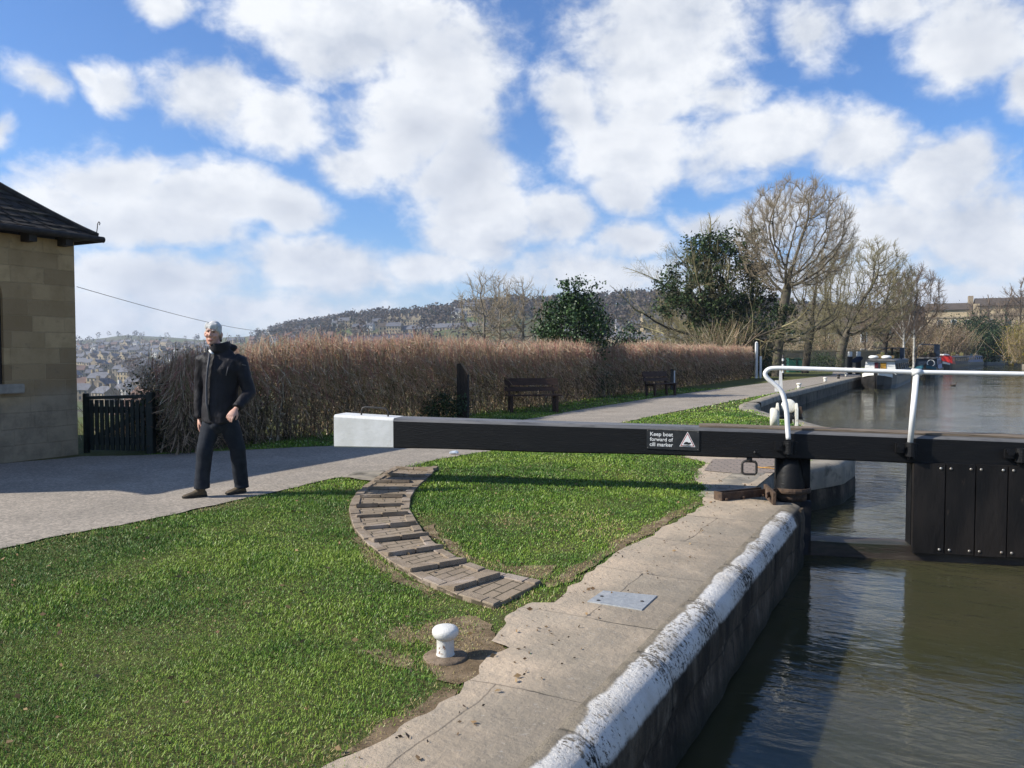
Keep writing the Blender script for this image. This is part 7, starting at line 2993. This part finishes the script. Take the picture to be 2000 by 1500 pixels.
for x in list(np.arange(1.5, 11, 4)) + list(np.arange(15.5, 79, 5.2)):
    yf = 0 if x < 12 else -1.2
    for z in (8.2, 3.4):
        b = MB()
        b.box(x - .8, x + .8, yf - .06, yf + .1, z, z + 2.3)
        f = b.build('window', M_HWHITE, ter)
        b = MB()
        b.box(x - .66, x + .66, yf - .09, yf + .08, z + .15, z + 2.15)
        b.build('pane', M_HWIN, f)

# ------------------------------------------------------------------ far woods
def woods(name, npx, seed, dmin, dmax, keep, mats, weights, hgt=(8, 14)):
    rng = np.random.default_rng(seed)
    VV, FF, MM, off = [], [], [], 0
    px_ = rng.uniform(npx[0], npx[1], 9000)
    u = rng.uniform(0, 1, 9000)
    n = 0
    for p_, u_ in zip(px_, u):
        R = float(np.interp(p_, SKYX, RDG))
        r = dmin + (R * 1.02 - dmin) * u_ ** .8
        if r > dmax:
            continue
        a = math.atan((p_ - 1000) / F)
        x, y = r * math.sin(a), r * math.cos(a)
        if not keep(p_, r, R, rng, x, y):
            continue
        z = float(terrain_z(x, y))
        h = rng.uniform(*hgt)
        w = h * rng.uniform(.34, .5)
        kind = rng.choice(len(mats), p=weights)
        m = 46
        v = rng.normal(size=(m, 3))
        v /= np.linalg.norm(v, axis=1, keepdims=True)
        rr = rng.uniform(.3, 1, m) ** .5
        if kind == 1:
            w *= .6
        C = np.array([x, y, z + h * .58]) + v * rr[:, None] * np.array([w, w, h * .46])
        V, Fc = leaves(C, h * .17, rng, .2, .9)
        VV.append(V)
        FF.append(Fc + off)
        MM.append(np.where(rng.uniform(0, 1, m) < .7, kind, (kind + 2) % len(mats) if kind != 1 else 1))
        off += len(V)
        n += 1
    o = np_mesh(name, np.concatenate(VV), np.concatenate(FF), mats, None, False, np.concatenate(MM))
    tag(o, kind='stuff')
    return n


M_WOOD = [mat(nm, c, tuple(x * .75 for x in c), .3, 3, .95, .05) for nm, c in (('bare_wood_grey', (.115, .092, .075)), ('wood_evergreen', (.03, .042, .026)), ('bare_wood_brown', (.085, .064, .05)), ('bare_wood_pale', (.16, .125, .095)))]


def keep_hill(p, r, R, rng, x, y):
    # clearings round the houses and down the slope in front of them
    for hx, hy, hw in HOUSES:
        dd_ = hy
        if dd_ - 170 < r < dd_ + 12 and abs(p - (1000 + F * hx / hy)) < hw:
            return rng.uniform() < .08
    f = r / R
    if 500 < p < 1900:
        return rng.uniform() < (.62 if f > .62 else .30) * (1 if p < 1500 else .7)
    if p <= 500:
        return rng.uniform() < (.05 if f < .9 else .03)
    return rng.uniform() < .25


nw = woods('woodland', (150, 2300), 77, 300, 2300, keep_hill, M_WOOD, (.5, .12, .28, .10))
# big rounded leafless tree over the distant town, and two pines by the mansion
q = D(275, 672, 420)
C0 = np.array([q.x, 420, float(terrain_z(q.x, 420))])
bt = thing('bare_tree', 'broad rounded grey leafless tree standing over the distant town', 'tree', C0)
rng = np.random.default_rng(7)
C, c = clumps(rng, 260, 20, ell(0, 0, 15.0, 9.5, 7, 7.5, .3), 1.0)
C = C[C[:, 2] > 9]
foliage(C, .75, rng, [M_WOOD[0], M_WOOD[2], M_WOOD[3]], bt, 'crown', .1, weights=(.5, .25, .25), asp=.25)
b = MB()
b.tube([(0, 0, -1), (0, 0, 9), (1, 0, 16)], [.7, .5, .2], 8)
b.build('trunk', M_BARKD, bt)
for px_, lab in ((776, 'dark pointed conifer left of the hilltop mansion gables'), (785.5, 'dark pointed conifer just behind the hilltop mansion gables')):
    q = D(px_, 620, MD + 25)
    z = float(terrain_z(q.x, MD + 25))
    pt = thing('conifer', lab, 'tree', (q.x, MD + 25, z), 0, 'conifers by the mansion')
    pt.scale = (.62, .62, .55)
    b = MB()
    for k in range(9):
        zz = 6 + k * 2.0
        r = 3.6 * (1 - k / 9.5)
        b.lathe([(r, zz), (r * .45, zz + 1.9), (.05, zz + 2.6)], 9, m=0)
    b.build('crown', M_WOOD[1], pt)
    b = MB()
    b.tube([(0, 0, -1), (0, 0, 8)], .4, 6)
    b.build('trunk', M_BARKD, pt)

# ------------------------------------------------------------------ the air
hz = bpy.data.materials.new('haze')
hz.use_nodes = True
t = NT(hz.node_tree)
t.n.remove(t.n['Principled BSDF'])
pv_ = t.new('ShaderNodeVolumePrincipled')
pv_.inputs['Color'].default_value = (.80, .88, 1.0, 1)
pv_.inputs['Density'].default_value = .00022
pv_.inputs['Anisotropy'].default_value = .2
t.l.new(pv_.outputs[0], t.n['Material Output'].inputs['Volume'])
HZ = True
if HZ:
    b = MB()
    b.box(-2600, 2600, -60, 3000, -75, 170)
    h = b.build('haze', hz)
    tag(h, kind='stuff')
